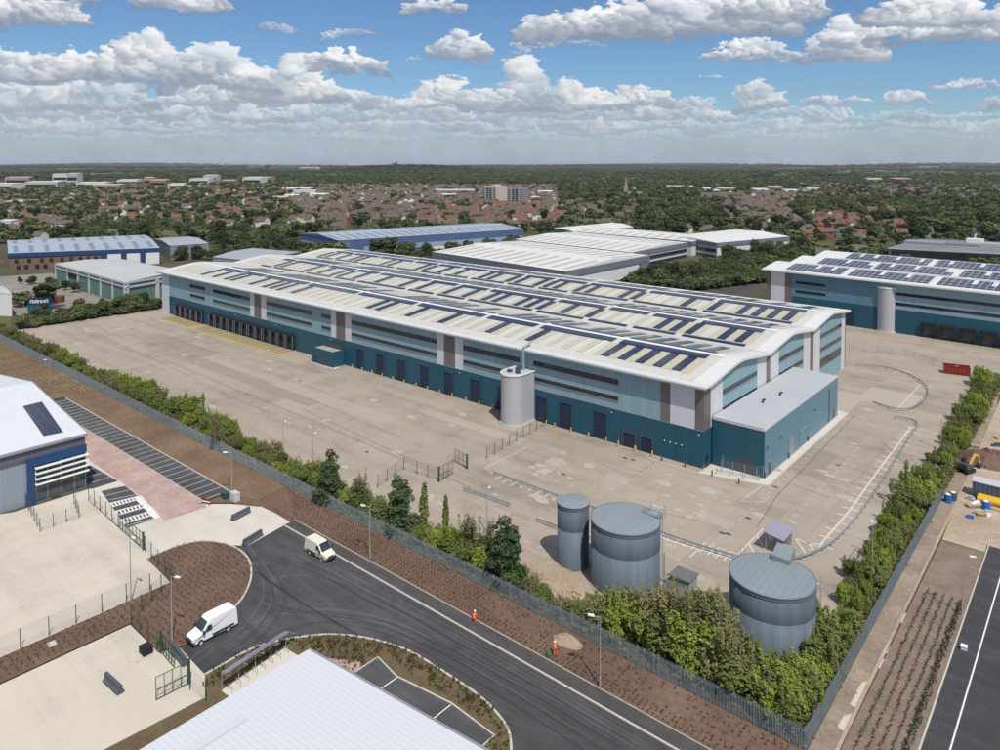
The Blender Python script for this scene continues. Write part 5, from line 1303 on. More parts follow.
# excavator
X, Y = px(966, 472)
ex = empty('excavator', (X, Y, 0), R(70), 'small black and yellow excavator parked at the hedge by the building site', 'excavator')
for s in (-1, 1): MB().prism([(-1.3, 0), (-1.1, -.0), (1.1, 0), (1.3, 0)], 0, .1).box(-1.4, 1.4, s * .8 - .22, s * .8 + .22, .05, .65).box(-1.15, 1.15, s * .8 - .2, s * .8 + .2, .65, .75).build('track', m_black, ex)
MB().box(-1.2, .9, -.85, .85, .8, 1.5).box(-1.4, -.5, -.8, .8, 1.5, 1.9).build('house', m_dark, ex)
cb2 = MB().add([(-.4, .0, 1.5), (.85, .0, 1.5), (.85, .8, 1.5), (-.4, .8, 1.5), (-.4, .05, 2.6), (.55, .05, 2.6), (.55, .75, 2.6), (-.4, .75, 2.6)], [(4, 5, 6, 7), (0, 1, 5, 4), (1, 2, 6, 5), (2, 3, 7, 6), (3, 0, 4, 7)]).build('cab', m_glass, ex)
MB().bar((.7, -.3, 1.4), (2.4, -.3, 3.0), .3, .35).bar((2.4, -.3, 3.0), (3.6, -.3, 2.4), .28, .3).build('boom', m_yellow, ex)
MB().bar((3.6, -.3, 2.45), (4.0, -.3, 1.0), .24, .28).build('dipper', m_yellow, ex)
MB().box(3.6, 4.3, -.7, .1, .4, 1.0).build('bucket', m_dark, ex)
X, Y = px(992, 463)
pt = empty('spoil_heap', (X, Y, 0), 0, 'dark brown spoil heap on the building site', 'heap')
mb = MB().lathe((0, 0), [(4.5, 0), (3.6, .8), (2.2, 1.8), (.9, 2.2), (.1, 2.3)], 18); mb.v = [(x * 1.4 + random.uniform(-.4, .4), y + random.uniform(-.4, .4), z * random.uniform(.8, 1.15)) for (x, y, z) in mb.v]; mb.build('soil', m_mulch, pt)
# blue sign board far left
X, Y = px(40, 314)
sg = empty('sign_board', (X, Y, 0), R(52), 'dark blue hoarding board with white lettering in the shrubs beyond the yard', 'sign')
for s in (-3.2, 3.2): MB().box(s - .12, s + .12, .05, .3, 0, 6.2).build('post', m_galv, sg)
MB().box(-4.2, 4.2, -.1, .05, 1.2, 6.4).build('board', simple('navy_board', (.012, .035, .085), .5, var=.1), sg)
MB().box(-4.0, 4.0, -.13, -.1, 1.4, 3.6).build('panel', simple('teal_panel', (.01, .10, .18), .5, var=.1), sg)
xx = -3.3
for k, wl in enumerate((.9, .8, .7, 1.0, .9, .35, .9)):
    hl = 1.3 if k in (0, 2, 6) else 1.05
    mb = MB().box(xx, xx + .22, -.15, -.1, 4.3, 4.3 + hl)
    if wl > .4: mb.box(xx + .22, xx + wl, -.15, -.1, 4.3 + hl - .24, 4.3 + hl).box(xx + wl - .22, xx + wl, -.15, -.1, 4.3, 4.3 + hl - .24)
    mb.build('letter', m_white, sg); xx += wl + .12
# a bird in the sky
bd = empty('bird', (-150, 235, 95), R(30), 'small dark bird gliding high before the clouds', 'bird')
d_ = ray(307, 61); k_ = 150; bd.location = (d_[0] * k_, d_[1] * k_, H + d_[2] * k_)
MB().add([(-.3, 0, 0), (0, .06, .03), (.25, 0, 0), (0, -.06, -.03), (.08, .5, .12), (-.08, .45, .1), (-.1, .95, .02), (.08, -.5, .12), (-.08, -.45, .1), (-.1, -.95, .02)], [(0, 1, 2), (0, 2, 3), (1, 4, 5), (4, 6, 5), (3, 8, 7), (7, 8, 9)]).build('body', m_dark, bd)

# sandy bank round the slim tank
X, Y = px(556, 583)
bk = empty('sand_bank', (X, Y, 0), R(-35), 'bare sandy bank at the foot of the slim tank', 'bank')
mb = MB().lathe((0, 0), [(4.6, -.05), (3.4, .5), (2.0, .95), (.8, 1.1), (.1, 1.15)], 20); rr_ = random.Random(4)
mb.v = [(x * 1.5 * (1 + rr_.uniform(-.07, .07)), y * .8 * (1 + rr_.uniform(-.07, .07)), z * .75 * rr_.uniform(.95, 1.05)) for (x, y, z) in mb.v]; mb.build('sand', m_sand, bk, smooth=True)
# clutter of the building site
for k in range(34):
    q = (random.uniform(962, 1000), random.uniform(436, 520)); X, Y = px(*q)
    if X < -20: continue
    i = k % 5; w_ = random.uniform(.4, 1.4)
    lab, m_ = (('pale offcut of board on the building site', m_timber), ('dark steel frame part lying on the building site', m_dark), ('white bag of materials on the building site', m_white), ('blue bundle on the building site', m_blueplastic), ('grey concrete block on the building site', m_kerb))[i]
    g = empty('site_material', (X, Y, .012), random.uniform(0, 3), lab, 'building material', lab + ' set')
    MB().prism([(-w_, -.3), (w_ * .8, -.35), (w_, .25), (-w_ * .9, .35)], 0, .2 + .1 * (k % 4)).build('piece', m_, g)
    if i in (1, 4): MB().prism([(-w_ * .5, -.2), (w_ * .5, -.25), (w_ * .4, .2), (-w_ * .5, .2)], .2 + .1 * (k % 4), .5 + .1 * (k % 4)).build('piece', m_, g)
# ================================================================ neighbouring sheds and works
FOOT = []           # footprints kept free of trees and houses
def inside(x, y, poly):
    c = False; n = len(poly)
    for i in range(n):
        x1, y1 = poly[i]; x2, y2 = poly[(i + 1) % n]
        if (y1 > y) != (y2 > y) and x < (x2 - x1) * (y - y1) / (y2 - y1) + x1: c = not c
    return c
def shed(name, label, P4, ze, rise, m_wall, m_roof, along=0, fascia=None, fz=1.6, cat='warehouse', group=None, lights=0, ml=None, flatroof=False):
    """P4: eave corners in order; along 0: ridge parallel to side 0-1, 1: parallel to side 1-2"""
    P = [Vector((p[0], p[1])) for p in P4]
    if sum(P[i].x * P[(i + 1) % 4].y - P[(i + 1) % 4].x * P[i].y for i in range(4)) < 0: P = [P[1], P[0], P[3], P[2]]
    c = sum(P, Vector((0, 0))) / 4
    FOOT.append([tuple(c + (p - c) * 1.04) for p in P])
    g = based(name, (c.x, c.y, 0), label, cat, group)
    In = [p + (c - p).normalized() * .35 for p in P]
    MB().prism([tuple(p) for p in In], -.2, ze - .1).build('wall', m_wall, g)
    if along == 0: r0, r1 = (P[1] + P[2]) / 2, (P[3] + P[0]) / 2; order = ((P[0], P[1], r0, r1), (P[2], P[3], r1, r0)); gb = ((P[1], P[2], r0), (P[3], P[0], r1))
    else: r0, r1 = (P[0] + P[1]) / 2, (P[2] + P[3]) / 2; order = ((P[1], P[2], r1, r0), (P[3], P[0], r0, r1)); gb = ((P[0], P[1], r0), (P[2], P[3], r1))
    mb = MB()
    for (a, b_, d, e) in order: mb.add([(*a, ze), (*b_, ze), (*d, ze + rise), (*e, ze + rise)], [(0, 1, 2, 3)])
    rf = mb.build('roof', m_roof, g)
    mb = MB()
    for (a, b_, e) in gb: mb.add([(*a, ze - .05), (*b_, ze - .05), (*e, ze + rise - .06)], [(0, 1, 2)])
    mb.build('gable', m_wall, g)
    if fascia:
        for i in range(4):
            a, b_ = P[i], P[(i + 1) % 4]; d = (b_ - a).normalized(); n_ = Vector((d.y, -d.x)) * .25
            MB().add([(*a, ze - fz), (*b_, ze - fz), (*b_, ze + .08), (*a, ze + .08), (*(a + n_), ze - fz), (*(b_ + n_), ze - fz), (*(b_ + n_), ze + .08), (*(a + n_), ze + .08)],
                     [(4, 5, 6, 7), (3, 7, 6, 2), (0, 1, 5, 4), (0, 4, 7, 3), (1, 2, 6, 5)]).build('fascia', fascia, g)
    if lights:
        for (a, b_, d, e) in order:
            for k in range(lights):
                t = (k + .5) / lights; w = .16 / lights
                q = []
                for (tt, s) in ((t - w, .12), (t + w, .12), (t + w, .8), (t - w, .8)):
                    lo = a.lerp(b_, tt); hi = e.lerp(d, tt); p = lo.lerp(hi, s); q.append((*p, ze + rise * s + .07))
                MB().add(q, [(0, 1, 2, 3)]).build('rooflight', ml or m_rlight, rf)
    return g, P
def facade(g, a, b_, items, out=.08):
    """items: (t0, t1, z0, z1, name, material) on the wall from a to b"""
    a, b_ = Vector(a), Vector(b_); d = (b_ - a).normalized(); n_ = Vector((d.y, -d.x))
    for (t0, t1, z0, z1, nm, m_) in items:
        p, q = a.lerp(b_, t0), a.lerp(b_, t1); o = n_ * out; i_ = n_ * -.5
        MB().prism([tuple(p + o), tuple(q + o), tuple(q + i_), tuple(p + i_)], z0, z1).build(nm, m_, g)
m_bluewall = cladding('blue_shed_wall', (.085, .135, .26), .5, .06, .6)
m_blueband = cladding('pale_blue_band', (.30, .38, .50), .5, .05, .6)
m_navy = simple('navy_fascia', (.02, .055, .14), .5, var=.08)
m_brickw = simple('brown_brick_wall', (.17, .115, .09), .85, var=.2, scale=.9)
m_greenw = cladding('green_shed_wall', (.11, .22, .175), .5, .08, .8)
m_greyroof = roofsheet('grey_shed_roof', (.36, .385, .41), 'y', 1.2, .6, .05)
m_blueroof = roofsheet('blue_grey_shed_roof', (.37, .42, .49), 'x', 1.4, .6, .05)
m_whiteroof = roofsheet('white_shed_roof', (.70, .685, .65), 'y', 1.3, .6, .05)
m_paleroof = roofsheet('pale_shed_roof', (.50, .51, .50), 'y', 1.3, .6, .06)
m_darkfas = simple('slate_fascia', (.17, .185, .215), .5, var=.07)
m_whitewall = cladding('white_shed_wall', (.70, .70, .69), .5, .03, .8)
m_flatgrey = simple('flat_grey_roof', (.20, .205, .22), .85, var=.2, scale=.1)
m_drl = simple('dull_rooflight', (.22, .24, .26), .5, var=.1)
g, P = shed('blue_shed', 'long blue shed with grey roof beyond the big warehouse', [px(300, 233.5, 10.5), px(338, 240.5, 10.5), px(524, 229, 10.5), px(480, 223, 10.5)], 10.5, 2.0, m_bluewall, m_blueroof, 1, None, lights=22, ml=m_drl)
facade(g, px(338, 240.5, 10.5), px(524, 229, 10.5), [(.12, .99, 2.6, 5.6, 'pale_band', m_blueband), (.45, .75, .2, 3.2, 'annex_front', m_whitewall)], .3)
facade(g, px(300, 233.5, 10.5), px(338, 240.5, 10.5), [(.02, .98, 5.2, 6.0, 'pale_band', m_blueband)], .3)
g, P = shed('brick_works', 'long brick works with navy fascia and pale grey roof behind the green shed', [px(8, 253.5, 9.5), px(160, 248, 9.5), px(145.5, 235, 9.5), px(7, 240.5, 9.5)], 9.5, 1.2, m_brickw, m_blueroof, 0, m_navy, 2.2, lights=10, ml=m_drl)
a, b_ = px(8, 253.5, 9.5), px(160, 248, 9.5)
it = [(.595, .635, .2, 7.2, 'pier', m_navy), (.735, .765, .2, 7.2, 'pier', m_navy), (.865, .895, .2, 7.2, 'pier', m_navy), (.64, .73, .4, 7.0, 'panel', m_whitewall), (.77, .86, .4, 7.0, 'panel', m_whitewall), (.90, .995, .4, 7.0, 'panel', m_whitewall)]
it += [(t, t + .022, 4.6, 6.2, 'window', m_glass) for t in (.04, .12, .2, .26, .33, .39, .45, .5, .55)] + [(t, t + .025, 1.2, 2.9, 'window', m_glass) for t in (.05, .1, .17, .22, .35, .41, .52)]
facade(g, a, b_, it, .3)
g, P = shed('green_shed', 'green-walled shed with pale roof just beyond the far corner of the yard', [px(55, 263.5, 9.2), px(125, 282.5, 9.2), px(190, 272, 9.2), px(118, 258.5, 9.2)], 9.2, .8, m_greenw, m_paleroof, 0, m_lightgrey, .7, lights=0)
facade(g, px(55, 263.5, 9.2), px(125, 282.5, 9.2), [(t, t + .012, .2, 8.4, 'pier', m_lightgrey) for t in (.0, .2, .36, .52, .68, .84, .985)] + [(.22, .34, 4.8, 7, 'window', m_glass), (.0, .99, 7.0, 7.5, 'pale_band', m_lightgrey), (.38, .5, .2, 4.6, 'roller_door', m_greenw)], .3)
facade(g, px(125, 282.5, 9.2), px(190, 272, 9.2), [(.02, .05, .2, 8.4, 'pier', m_lightgrey), (.0, .99, 6.6, 7.4, 'pale_band', m_lightgrey), (.45, .5, .2, 8.4, 'pier', m_lightgrey)], .3)
shed('grey_shed', 'small grey shed with shallow roof between the works and the treeline', [px(154, 239, 8.5), px(170, 246, 8.5), px(209, 243.5, 8.5), px(188, 236.5, 8.5)], 8.5, 1.4, cladding('grey_shed_wall', (.24, .26, .29), .5, .05, .6), m_greyroof, 1)
shed('pale_shed', 'low pale grey shed roof showing behind the far left gable of the big warehouse', [px(212, 257, 7), px(262, 262, 7), px(300, 252, 7), px(252, 248, 7)], 7, .8, m_wallgrey, m_greyroof, 0)
shed('white_hut', 'plain white block at the left edge beside the brick rubble', [px(-40, 292, 8.6), px(12, 294, 8.6), px(3, 286, 8.6), px(-40, 285, 8.6)], 8.6, .4, m_whitewall, m_paleroof, 0)
# white units
WA = [px(560, 273, 9), px(648, 255, 9), px(545, 242.5, 9), px(440, 256, 9)]
g, P = shed('white_unit', 'white unit with cream roof and slate fascia just behind the big warehouse', [(-191, 268), (-191, 345), (-290, 357), (-290, 280)], 9.4, 1.6, m_whitewall, m_whiteroof, 1, m_darkfas, 3.0, lights=12, ml=m_rlight)
facade(g, (-191, 268), (-191, 345), [(.86, .99, .2, 6.2, 'office_front', m_darkfas)], .3)
g, P = shed('white_unit', 'white unit with striped roof and dark ribbon windows behind the cream-roofed unit', [(-206, 352), (-206, 420), (-300, 432), (-300, 364)], 9.0, 1.4, m_whitewall, m_whiteroof, 1, m_darkfas, 2.4, lights=12, ml=m_rlight)
facade(g, (-206, 352), (-206, 420), [(.0, .98, 3.6, 5.4, 'ribbon_window', m_glass), (.0, .98, .3, 1.8, 'ribbon_window', m_glass), (.0, .04, .1, 6.6, 'pier', m_darkfas)], .3)
g, P = shed('white_unit', 'white unit with striped roof third behind the big warehouse', [(-206, 426), (-206, 470), (-310, 480), (-310, 436)], 9.0, 1.4, m_whitewall, m_whiteroof, 1, m_darkfas, 2.4, lights=12, ml=m_rlight)
g, P = shed('white_unit', 'large white unit with plain white roof behind the trees beside the solar-roofed warehouse', [px(717, 243, 9.5), px(790, 236.5, 9.5), px(735, 229.5, 9.5), px(668, 236, 9.5)], 9.5, 1.2, m_whitewall, m_whiteroof, 0, m_darkfas, 2.6)
facade(g, px(668, 236, 9.5), px(717, 243, 9.5), [(.05, .98, 3.4, 5.6, 'ribbon_window', m_glass), (.05, .98, .4, 1.6, 'ribbon_window', m_glass)], .3)
g, P = shed('curved_unit', 'small grey unit with white roof among the trees beyond the striped roofs', [px(553, 228, 9), px(575, 232, 9), px(634, 227, 9), px(612, 222.5, 9)], 9, 1.0, m_wallgrey, m_whiteroof, 1)
# flat-roofed block right
g, P = shed('flat_block', 'sprawling dark flat-roofed block beyond the solar-roofed warehouse', [px(888, 248, 8), px(1012, 254, 8), px(1060, 244, 8), px(920, 239, 8)], 8, .05, m_brickw, m_flatgrey, 0, m_lightgrey, .5)
facade(g, px(888, 248, 8), px(1012, 254, 8), [(.03, .98, 3.8, 6.4, 'ribbon_window', m_glass), (.03, .98, .6, 2.6, 'ribbon_window', m_glass)], .3)
for (x, y, w, d, h, nm, m_) in ((975, 242.5, 9, 7, 2.6, 'roof_plant', m_white), (925, 243, 22, 14, 1.2, 'raised_roof', m_trim), (955, 244.5, 26, 8, .9, 'raised_roof', m_flatgrey), (1000, 245, 16, 6, 1.1, 'raised_roof', m_lightgrey)):
    X, Y = px(x, y, 8.2); MB().box(X - w / 2, X + w / 2, Y - d / 2, Y + d / 2, 8.0, 8.0 + h).build(nm, m_, g)
FOOT.append([(-292, 60), (-292, 300), (80, 300), (80, -60), (-100, -60), (-330, 60)]); FOOT.append([(-112, 270), (60, 258), (70, 345), (-106, 360)])
# rust-red brick stacks by the sign
X, Y = px(26, 304)
for k, lab in ((0, 'long low stack of rust-red bricks behind the blue sign board'), (1, 'shorter rust-red brick stack beside the white block')):
    g = empty('brick_stack', (X + 4 * k, Y + 9 * k, 0), R(42), lab, 'stack')
    for j in range(4):
        for i in range(9 - 3 * k): MB().box(-12 + 2.7 * i, -9.5 + 2.7 * i, -1.2, 1.2, .7 * j + .02, .7 * j + .66).build('pack', simple('rust_brick_%d%d%d' % (k, j, i), (.20 + .03 * ((i + j) % 3), .07, .045), .85, var=.2) if (i + j) < 3 else MATS['rust_brick_%d00' % 0], g)
# tower blocks, church, keep
def block(q0, q1, h, label, mw):
    a, b_ = Vector(px(*q0)), Vector(px(*q1)); d = (b_ - a).normalized(); n_ = Vector((-d.y, d.x)); w = (b_ - a).length
    if n_.dot(a) < 0: n_ = -n_
    c = (a + b_) / 2 + n_ * w * .35
    g = empty('tower_block', (c.x, c.y, 0), atan2(d.y, d.x), label, 'tower block'); hw, hd = w / 2, w * .33
    FOOT.append([(c.x - w, c.y - w), (c.x + w, c.y - w), (c.x + w, c.y + w), (c.x - w, c.y + w)])
    MB().box(-hw, hw, -hd, hd, 0, h).build('wall', mw, g)
    MB().box(-hw * .35, hw * .35, -hd * .5, hd * .5, h, h + 2.4).build('lift_house', mw, g)
    for s in (-1, 1): MB().box(s * hw * .62 - hw * .3, s * hw * .62 + hw * .3, -hd - .5, -hd, 0, h - .3).build('bay', simple('pale_bay_%d_%d' % (s + 1, q0[0]), (.56, .50, .45) if q0[0] < 500 else (.34, .31, .32), .8), g)
    n = int(h / 2.9)
    for j in range(n):
        for k in range(4):
            x = -hw + (k + .5) * w / 4; MB().box(x - w * .07, x + w * .07, -hd - .56, -hd - .3, 2.9 * j + 1.0, 2.9 * j + 2.2).build('window', m_glass, g)
block((482, 203.5), (496, 204.5), 26, 'pale brick tower block, the left of a pair beyond the terraces', simple('pinkish_brick', (.50, .42, .36), .85))
block((507, 206), (523, 206.5), 26, 'greyish tower block, the right of a pair beyond the terraces', simple('greyish_brick', (.27, .235, .235), .85))
X, Y = px(626, 200)
ch = empty('church', (X, Y, 0), R(20), 'stone church with a tall slender spire among the trees', 'church')
m_stone = simple('church_stone', (.33, .26, .19), .9, var=.15)
MB().box(-3, 3, -3, 3, 0, 17).build('tower', m_stone, ch)
MB().add([(-2.8, -2.8, 17), (2.8, -2.8, 17), (2.8, 2.8, 17), (-2.8, 2.8, 17), (0, 0, 39)], [(0, 1, 4), (1, 2, 4), (2, 3, 4), (3, 0, 4)]).build('spire', m_stone, ch)
for s in (-1, 1):
    for t in (-1, 1): MB().add([(s * 2.6 - .5, t * 2.6 - .5, 17), (s * 2.6 + .5, t * 2.6 - .5, 17), (s * 2.6 + .5, t * 2.6 + .5, 17), (s * 2.6 - .5, t * 2.6 + .5, 17), (s * 2.6, t * 2.6, 21)], [(0, 1, 4), (1, 2, 4), (2, 3, 4), (3, 0, 4)]).build('pinnacle', m_stone, ch)
MB().box(3, 28, -5, 5, 0, 8).build('nave', m_stone, ch)
MB().add([(3, -5.4, 8), (28.3, -5.4, 8), (28.3, 0, 13.5), (3, 0, 13.5), (3, 5.4, 8), (28.3, 5.4, 8)], [(0, 1, 2, 3), (3, 2, 5, 4), (1, 5, 2)]).build('roof', m_flatgrey, ch)
# keep on the far hill: built on the low hill itself
def hill(cx, cy, rx, ry, h, rot, name='hill'):
    mb = MB(); n = 20; rings = 6; vs = []; fs = []
    for j in range(rings):
        t = j / (rings - 1); z = h * (cos(pi * t) * .5 + .5)
        for k in range(n):
            a = 2 * pi * k / n; x, y = rx * t * cos(a), ry * t * sin(a)
            vs.append((cx + x * cos(rot) - y * sin(rot), cy + x * sin(rot) + y * cos(rot), z - .3))
    for j in range(rings - 1):
        for k in range(n): fs.append((j * n + k, (j + 1) * n + k, (j + 1) * n + (k + 1) % n, j * n + (k + 1) % n))
    o = mb.add(vs, fs).build(name, m_land, smooth=True); o['kind'] = 'structure'; return o
def far_pt(x, dist):
    d = ray(x, HY); k = dist / hypot(d[0], d[1]); return (d[0] * k, d[1] * k)
HILLS = []
for (x, dist, rx, ry, h) in ((80, 9000, 3600, 1500, 26), (330, 8200, 3000, 1400, 38), (410, 5200, 900, 500, 46), (560, 11000, 4200, 1800, 40), (760, 12000, 3600, 1600, 34), (960, 10500, 3400, 1500, 44), (150, 15000, 5000, 1800, 60), (700, 17000, 6000, 2000, 58), (950, 19000, 5000, 2000, 72)):
    c = far_pt(x, dist); HILLS.append((c, rx, ry, h, YAW)); hill(*c, rx, ry, h, YAW)
def ground_z(x, y):
    z = 0
    for (c, rx, ry, h, a) in HILLS:
        dx, dy = x - c[0], y - c[1]; u, v = dx * cos(-a) - dy * sin(-a), dx * sin(-a) + dy * cos(-a); t = hypot(u / rx, v / ry)
        if t < 1: z = max(z, h * (cos(pi * t) * .5 + .5) - .3)
    return z
c = far_pt(394, 5200)
kp = empty('stone_keep', (*c, ground_z(*c) - 1), YAW, 'small dark stone keep on the skyline hill', 'keep')
MB().box(-14, 10, -8, 8, 0, 22).box(10, 22, -7, 7, 0, 31).box(-24, -14, -6, 6, 0, 13).build('wall', simple('dark_stone', (.10, .095, .085), .9), kp)
mb = MB()
for k in range(4): mb.box(10.5 + 3 * k, 12 + 3 * k, -7.2, -6, 31, 33)
mb.build('battlement', MATS['dark_stone'], kp)
# large pale town-centre and estate buildings
TOWN = [(8, 192, 26, 5), (20, 187, 22, 6), (45, 190, 30, 5), (62, 185, 14, 7), (95, 189, 28, 4), (110, 191, 26, 4), (130, 186, 20, 4), (160, 189, 16, 6), (178, 190, 16, 4), (202, 186, 20, 5), (212, 184, 14, 6), (230, 186, 14, 4), (255, 186, 20, 6), (262, 183, 22, 4),
        (300, 194, 26, 4), (305, 198, 22, 5), (320, 200, 20, 4), (280, 203, 16, 4), (292, 201, 14, 4), (455, 196, 40, 4), (448, 199, 26, 3), (500, 196, 26, 4), (545, 197, 14, 4), (558, 200, 12, 3), (535, 203, 8, 4), (680, 192, 26, 4), (700, 194, 20, 4), (690, 197, 12, 3), (712, 196, 14, 4), (725, 194, 18, 4),
        (760, 195, 16, 4), (775, 194, 14, 5), (790, 196, 14, 4), (812, 194, 14, 4), (873, 183, 14, 3), (20, 208, 24, 4), (35, 206, 16, 3), (150, 188, 10, 7), (75, 186, 12, 8), (8, 231, 16, 6), (310, 170, 20, 2), (245, 167, 30, 2), (355, 168, 12, 3), (900, 183, 18, 3), (600, 195, 12, 3), (630, 194, 10, 4)]
tm = [simple('pale_render', (.62, .60, .56), .8), simple('buff_brick_front', (.36, .25, .18), .85), simple('grey_render', (.42, .43, .44), .8), simple('orange_brick_front', (.34, .16, .10), .85)]
for i, (x, y, w, h) in enumerate(TOWN):
    a, b_ = Vector(px(x - w / 2, y)), Vector(px(x + w / 2, y)); n_ = (a + b_).normalized(); W_ = (b_ - a).length
    h_m = max(6, 1.35 * h * hypot(*((a + b_) / 2)) / F); d = min(40, W_ * .6)
    mw = tm[i % 4 if i % 3 else 0]; rot = ((i * 37) % 40 - 20) * .012
    c = (a + b_) / 2 + n_ * d / 2; FOOT.append([tuple(a), tuple(b_), tuple(b_ + n_ * d), tuple(a + n_ * d)])
    g = empty('commercial_building', (c.x, c.y, 0), atan2((b_ - a).y, (b_ - a).x) + rot, 'broad pale or brick commercial building in the town beyond the sheds', 'building', 'large buildings of the town')
    MB().box(-W_ / 2, W_ / 2, -d / 2, d / 2, 0, h_m).build('wall', mw, g)
    MB().add([(-W_ / 2 - .3, -d / 2 - .3, h_m), (W_ / 2 + .3, -d / 2 - .3, h_m), (W_ / 2 + .3, d / 2, h_m + 1.5), (-W_ / 2 - .3, d / 2, h_m + 1.5)], [(0, 1, 2, 3)]).build('roof', m_paleroof if i % 2 else m_whiteroof, g)
    MB().box(-W_ * .45, W_ * .45, -d / 2 - .1, -d / 2 + .1, h_m * .45, h_m * .7).build('window_band', m_glass, g)
# ================================================================ vegetation
lf_shrub = leafmat('shrub_leaves', (0.114, 0.148, 0.046), (0.295, 0.334, 0.114), (0.407, 0.414, 0.167), .42)
lf_bright = leafmat('bright_leaves', (0.173, 0.226, 0.046), (0.407, 0.464, 0.105), (0.538, 0.547, 0.175), .45)
lf_dry = leafmat('dull_leaves', (0.155, 0.154, 0.074), (0.343, 0.309, 0.155), (0.451, 0.359, 0.212), .4)
lf_pine = leafmat('pine_needles', (0.045, 0.075, 0.038), (0.122, 0.168, 0.077), None, .2)
lf_tree = leafmat('tree_leaves', (0.068, 0.095, 0.040), (0.183, 0.218, 0.096), (0.269, 0.286, 0.146), .38, .5)
lf_dark = leafmat('dark_tree_leaves', (0.049, 0.066, 0.037), (0.118, 0.144, 0.074), (0.161, 0.179, 0.098), .32, .5)
m_bark = simple('bark', (.09, .065, .045), .9, var=.25, scale=3)
m_birchbark = simple('pale_bark', (.42, .36, .29), .9, var=.25, scale=3)
def leaf_cloud(lobes, n, size, seed, squash=1.0, drop=0.0, jitter=.22):
    """many small leaf faces through the lobes' volumes, thickest near their skins, with gaps"""
    rs = np.random.RandomState(seed); vs = []; fs = []
    wts = np.array([l[3] * l[4] * l[5] for l in lobes]) ** (2 / 3); wts /= wts.sum()
    for li, l in enumerate(lobes):
        k = int(n * wts[li])
        d = rs.randn(k, 3); d /= np.linalg.norm(d, axis=1)[:, None]
        # clumps: pull directions towards random knots so that gaps open between
        kn = rs.randn(16, 3); kn /= np.linalg.norm(kn, axis=1)[:, None]
        j = np.argmax(d @ kn.T, axis=1); d = d + kn[j] * .35; d /= np.linalg.norm(d, axis=1)[:, None]
        r = rs.uniform(.45, 1.0, k) ** .55 * (1 + rs.randn(k) * jitter * .5)
        r *= (.82 + .3 * rs.rand(16)[j])
        c = np.array(l[:3]) + d * r[:, None] * np.array(l[3:6]); c[:, 2] -= drop * rs.rand(k)
        nrm = d * .75 + rs.randn(k, 3) * .6; nrm[:, 2] += .85; nrm /= np.linalg.norm(nrm, axis=1)[:, None]
        a = np.cross(nrm, rs.randn(k, 3)); a /= np.linalg.norm(a, axis=1)[:, None]; b = np.cross(nrm, a)
        s = size * rs.uniform(.55, 1.35, k)[:, None]
        q = np.stack([c - a * s * .5 - b * s * .32, c + a * s * .5 - b * s * .24, c + a * s * .42 + b * s * .34, c - a * s * .46 + b * s * .28], 1)
        ok = c[:, 2] > .05
        q = q[ok]; vs.append(q.reshape(-1, 3))
    V = np.concatenate(vs); nf = len(V) // 4
    return V, np.arange(nf * 4).reshape(-1, 4)
def np_mesh(name, V, Fc, mat):
    me = bpy.data.meshes.new(name)
    k = Fc.shape[1]
    me.vertices.add(len(V)); me.vertices.foreach_set('co', np.ascontiguousarray(V, np.float32).ravel())
    me.loops.add(Fc.size); me.loops.foreach_set('vertex_index', Fc.astype(np.int32).ravel())
    me.polygons.add(len(Fc)); me.polygons.foreach_set('loop_start', np.arange(0, Fc.size, k, dtype=np.int32))
    try: me.polygons.foreach_set('loop_total', np.full(len(Fc), k, np.int32))
    except Exception: pass
    me.materials.append(mat); me.update(calc_edges=True); me.validate(); return me
def trunk_mesh(h, r, seed, spread, mat, n=6, forks=5, z0=.35):
    rs = random.Random(seed); mb = MB(); p = Vector((0, 0, -.1)); rr = r
    for k in range(4):
        q = Vector((rs.uniform(-.05, .05) * h * .3, rs.uniform(-.05, .05) * h * .3, h * (k + 1) / 4)); mb.tube(p, q, rr, rr * .72, n); p, rr = q, rr * .72
    for k in range(forks):
        a = 2 * pi * k / forks + rs.random(); z = h * rs.uniform(z0, .85)
        mb.tube((0, 0, z), (cos(a) * spread * rs.uniform(.5, .9), sin(a) * spread * rs.uniform(.5, .9), z + h * rs.uniform(.15, .35)), r * .45, r * .12, 5)
    return mb.mesh('trunk', mat)
PROTO = {}
def proto(kind, lobes, n, size, seed, mat, th, tr, spread, tm_=None, z0=.35, **kw):
    V, Fc = leaf_cloud(lobes, n, size, seed, **kw); PROTO.setdefault(kind, []).append((np_mesh('crown', V, Fc, mat), trunk_mesh(th, tr, seed, spread, tm_ or m_bark, z0=z0)))
def rl(seed, n, w, zc, h, lw, lh, shoots=0):
    r = random.Random(seed)
    out = []
    for _ in range(shoots):
        a, d = r.uniform(0, 6.28), w * r.uniform(.1, 1.5)
        out.append((cos(a) * d, sin(a) * d, zc + h * r.uniform(.5, 1.3), lw * r.uniform(.18, .34), lw * r.uniform(.18, .34), lh * r.uniform(.8, 1.5)))
    return out + [(r.uniform(-1, 1) * w, r.uniform(-1, 1) * w, zc + r.uniform(-1, 1) * h, lw * r.uniform(.7, 1.25), lw * r.uniform(.7, 1.25), lh * r.uniform(.7, 1.25)) for _ in range(n)]
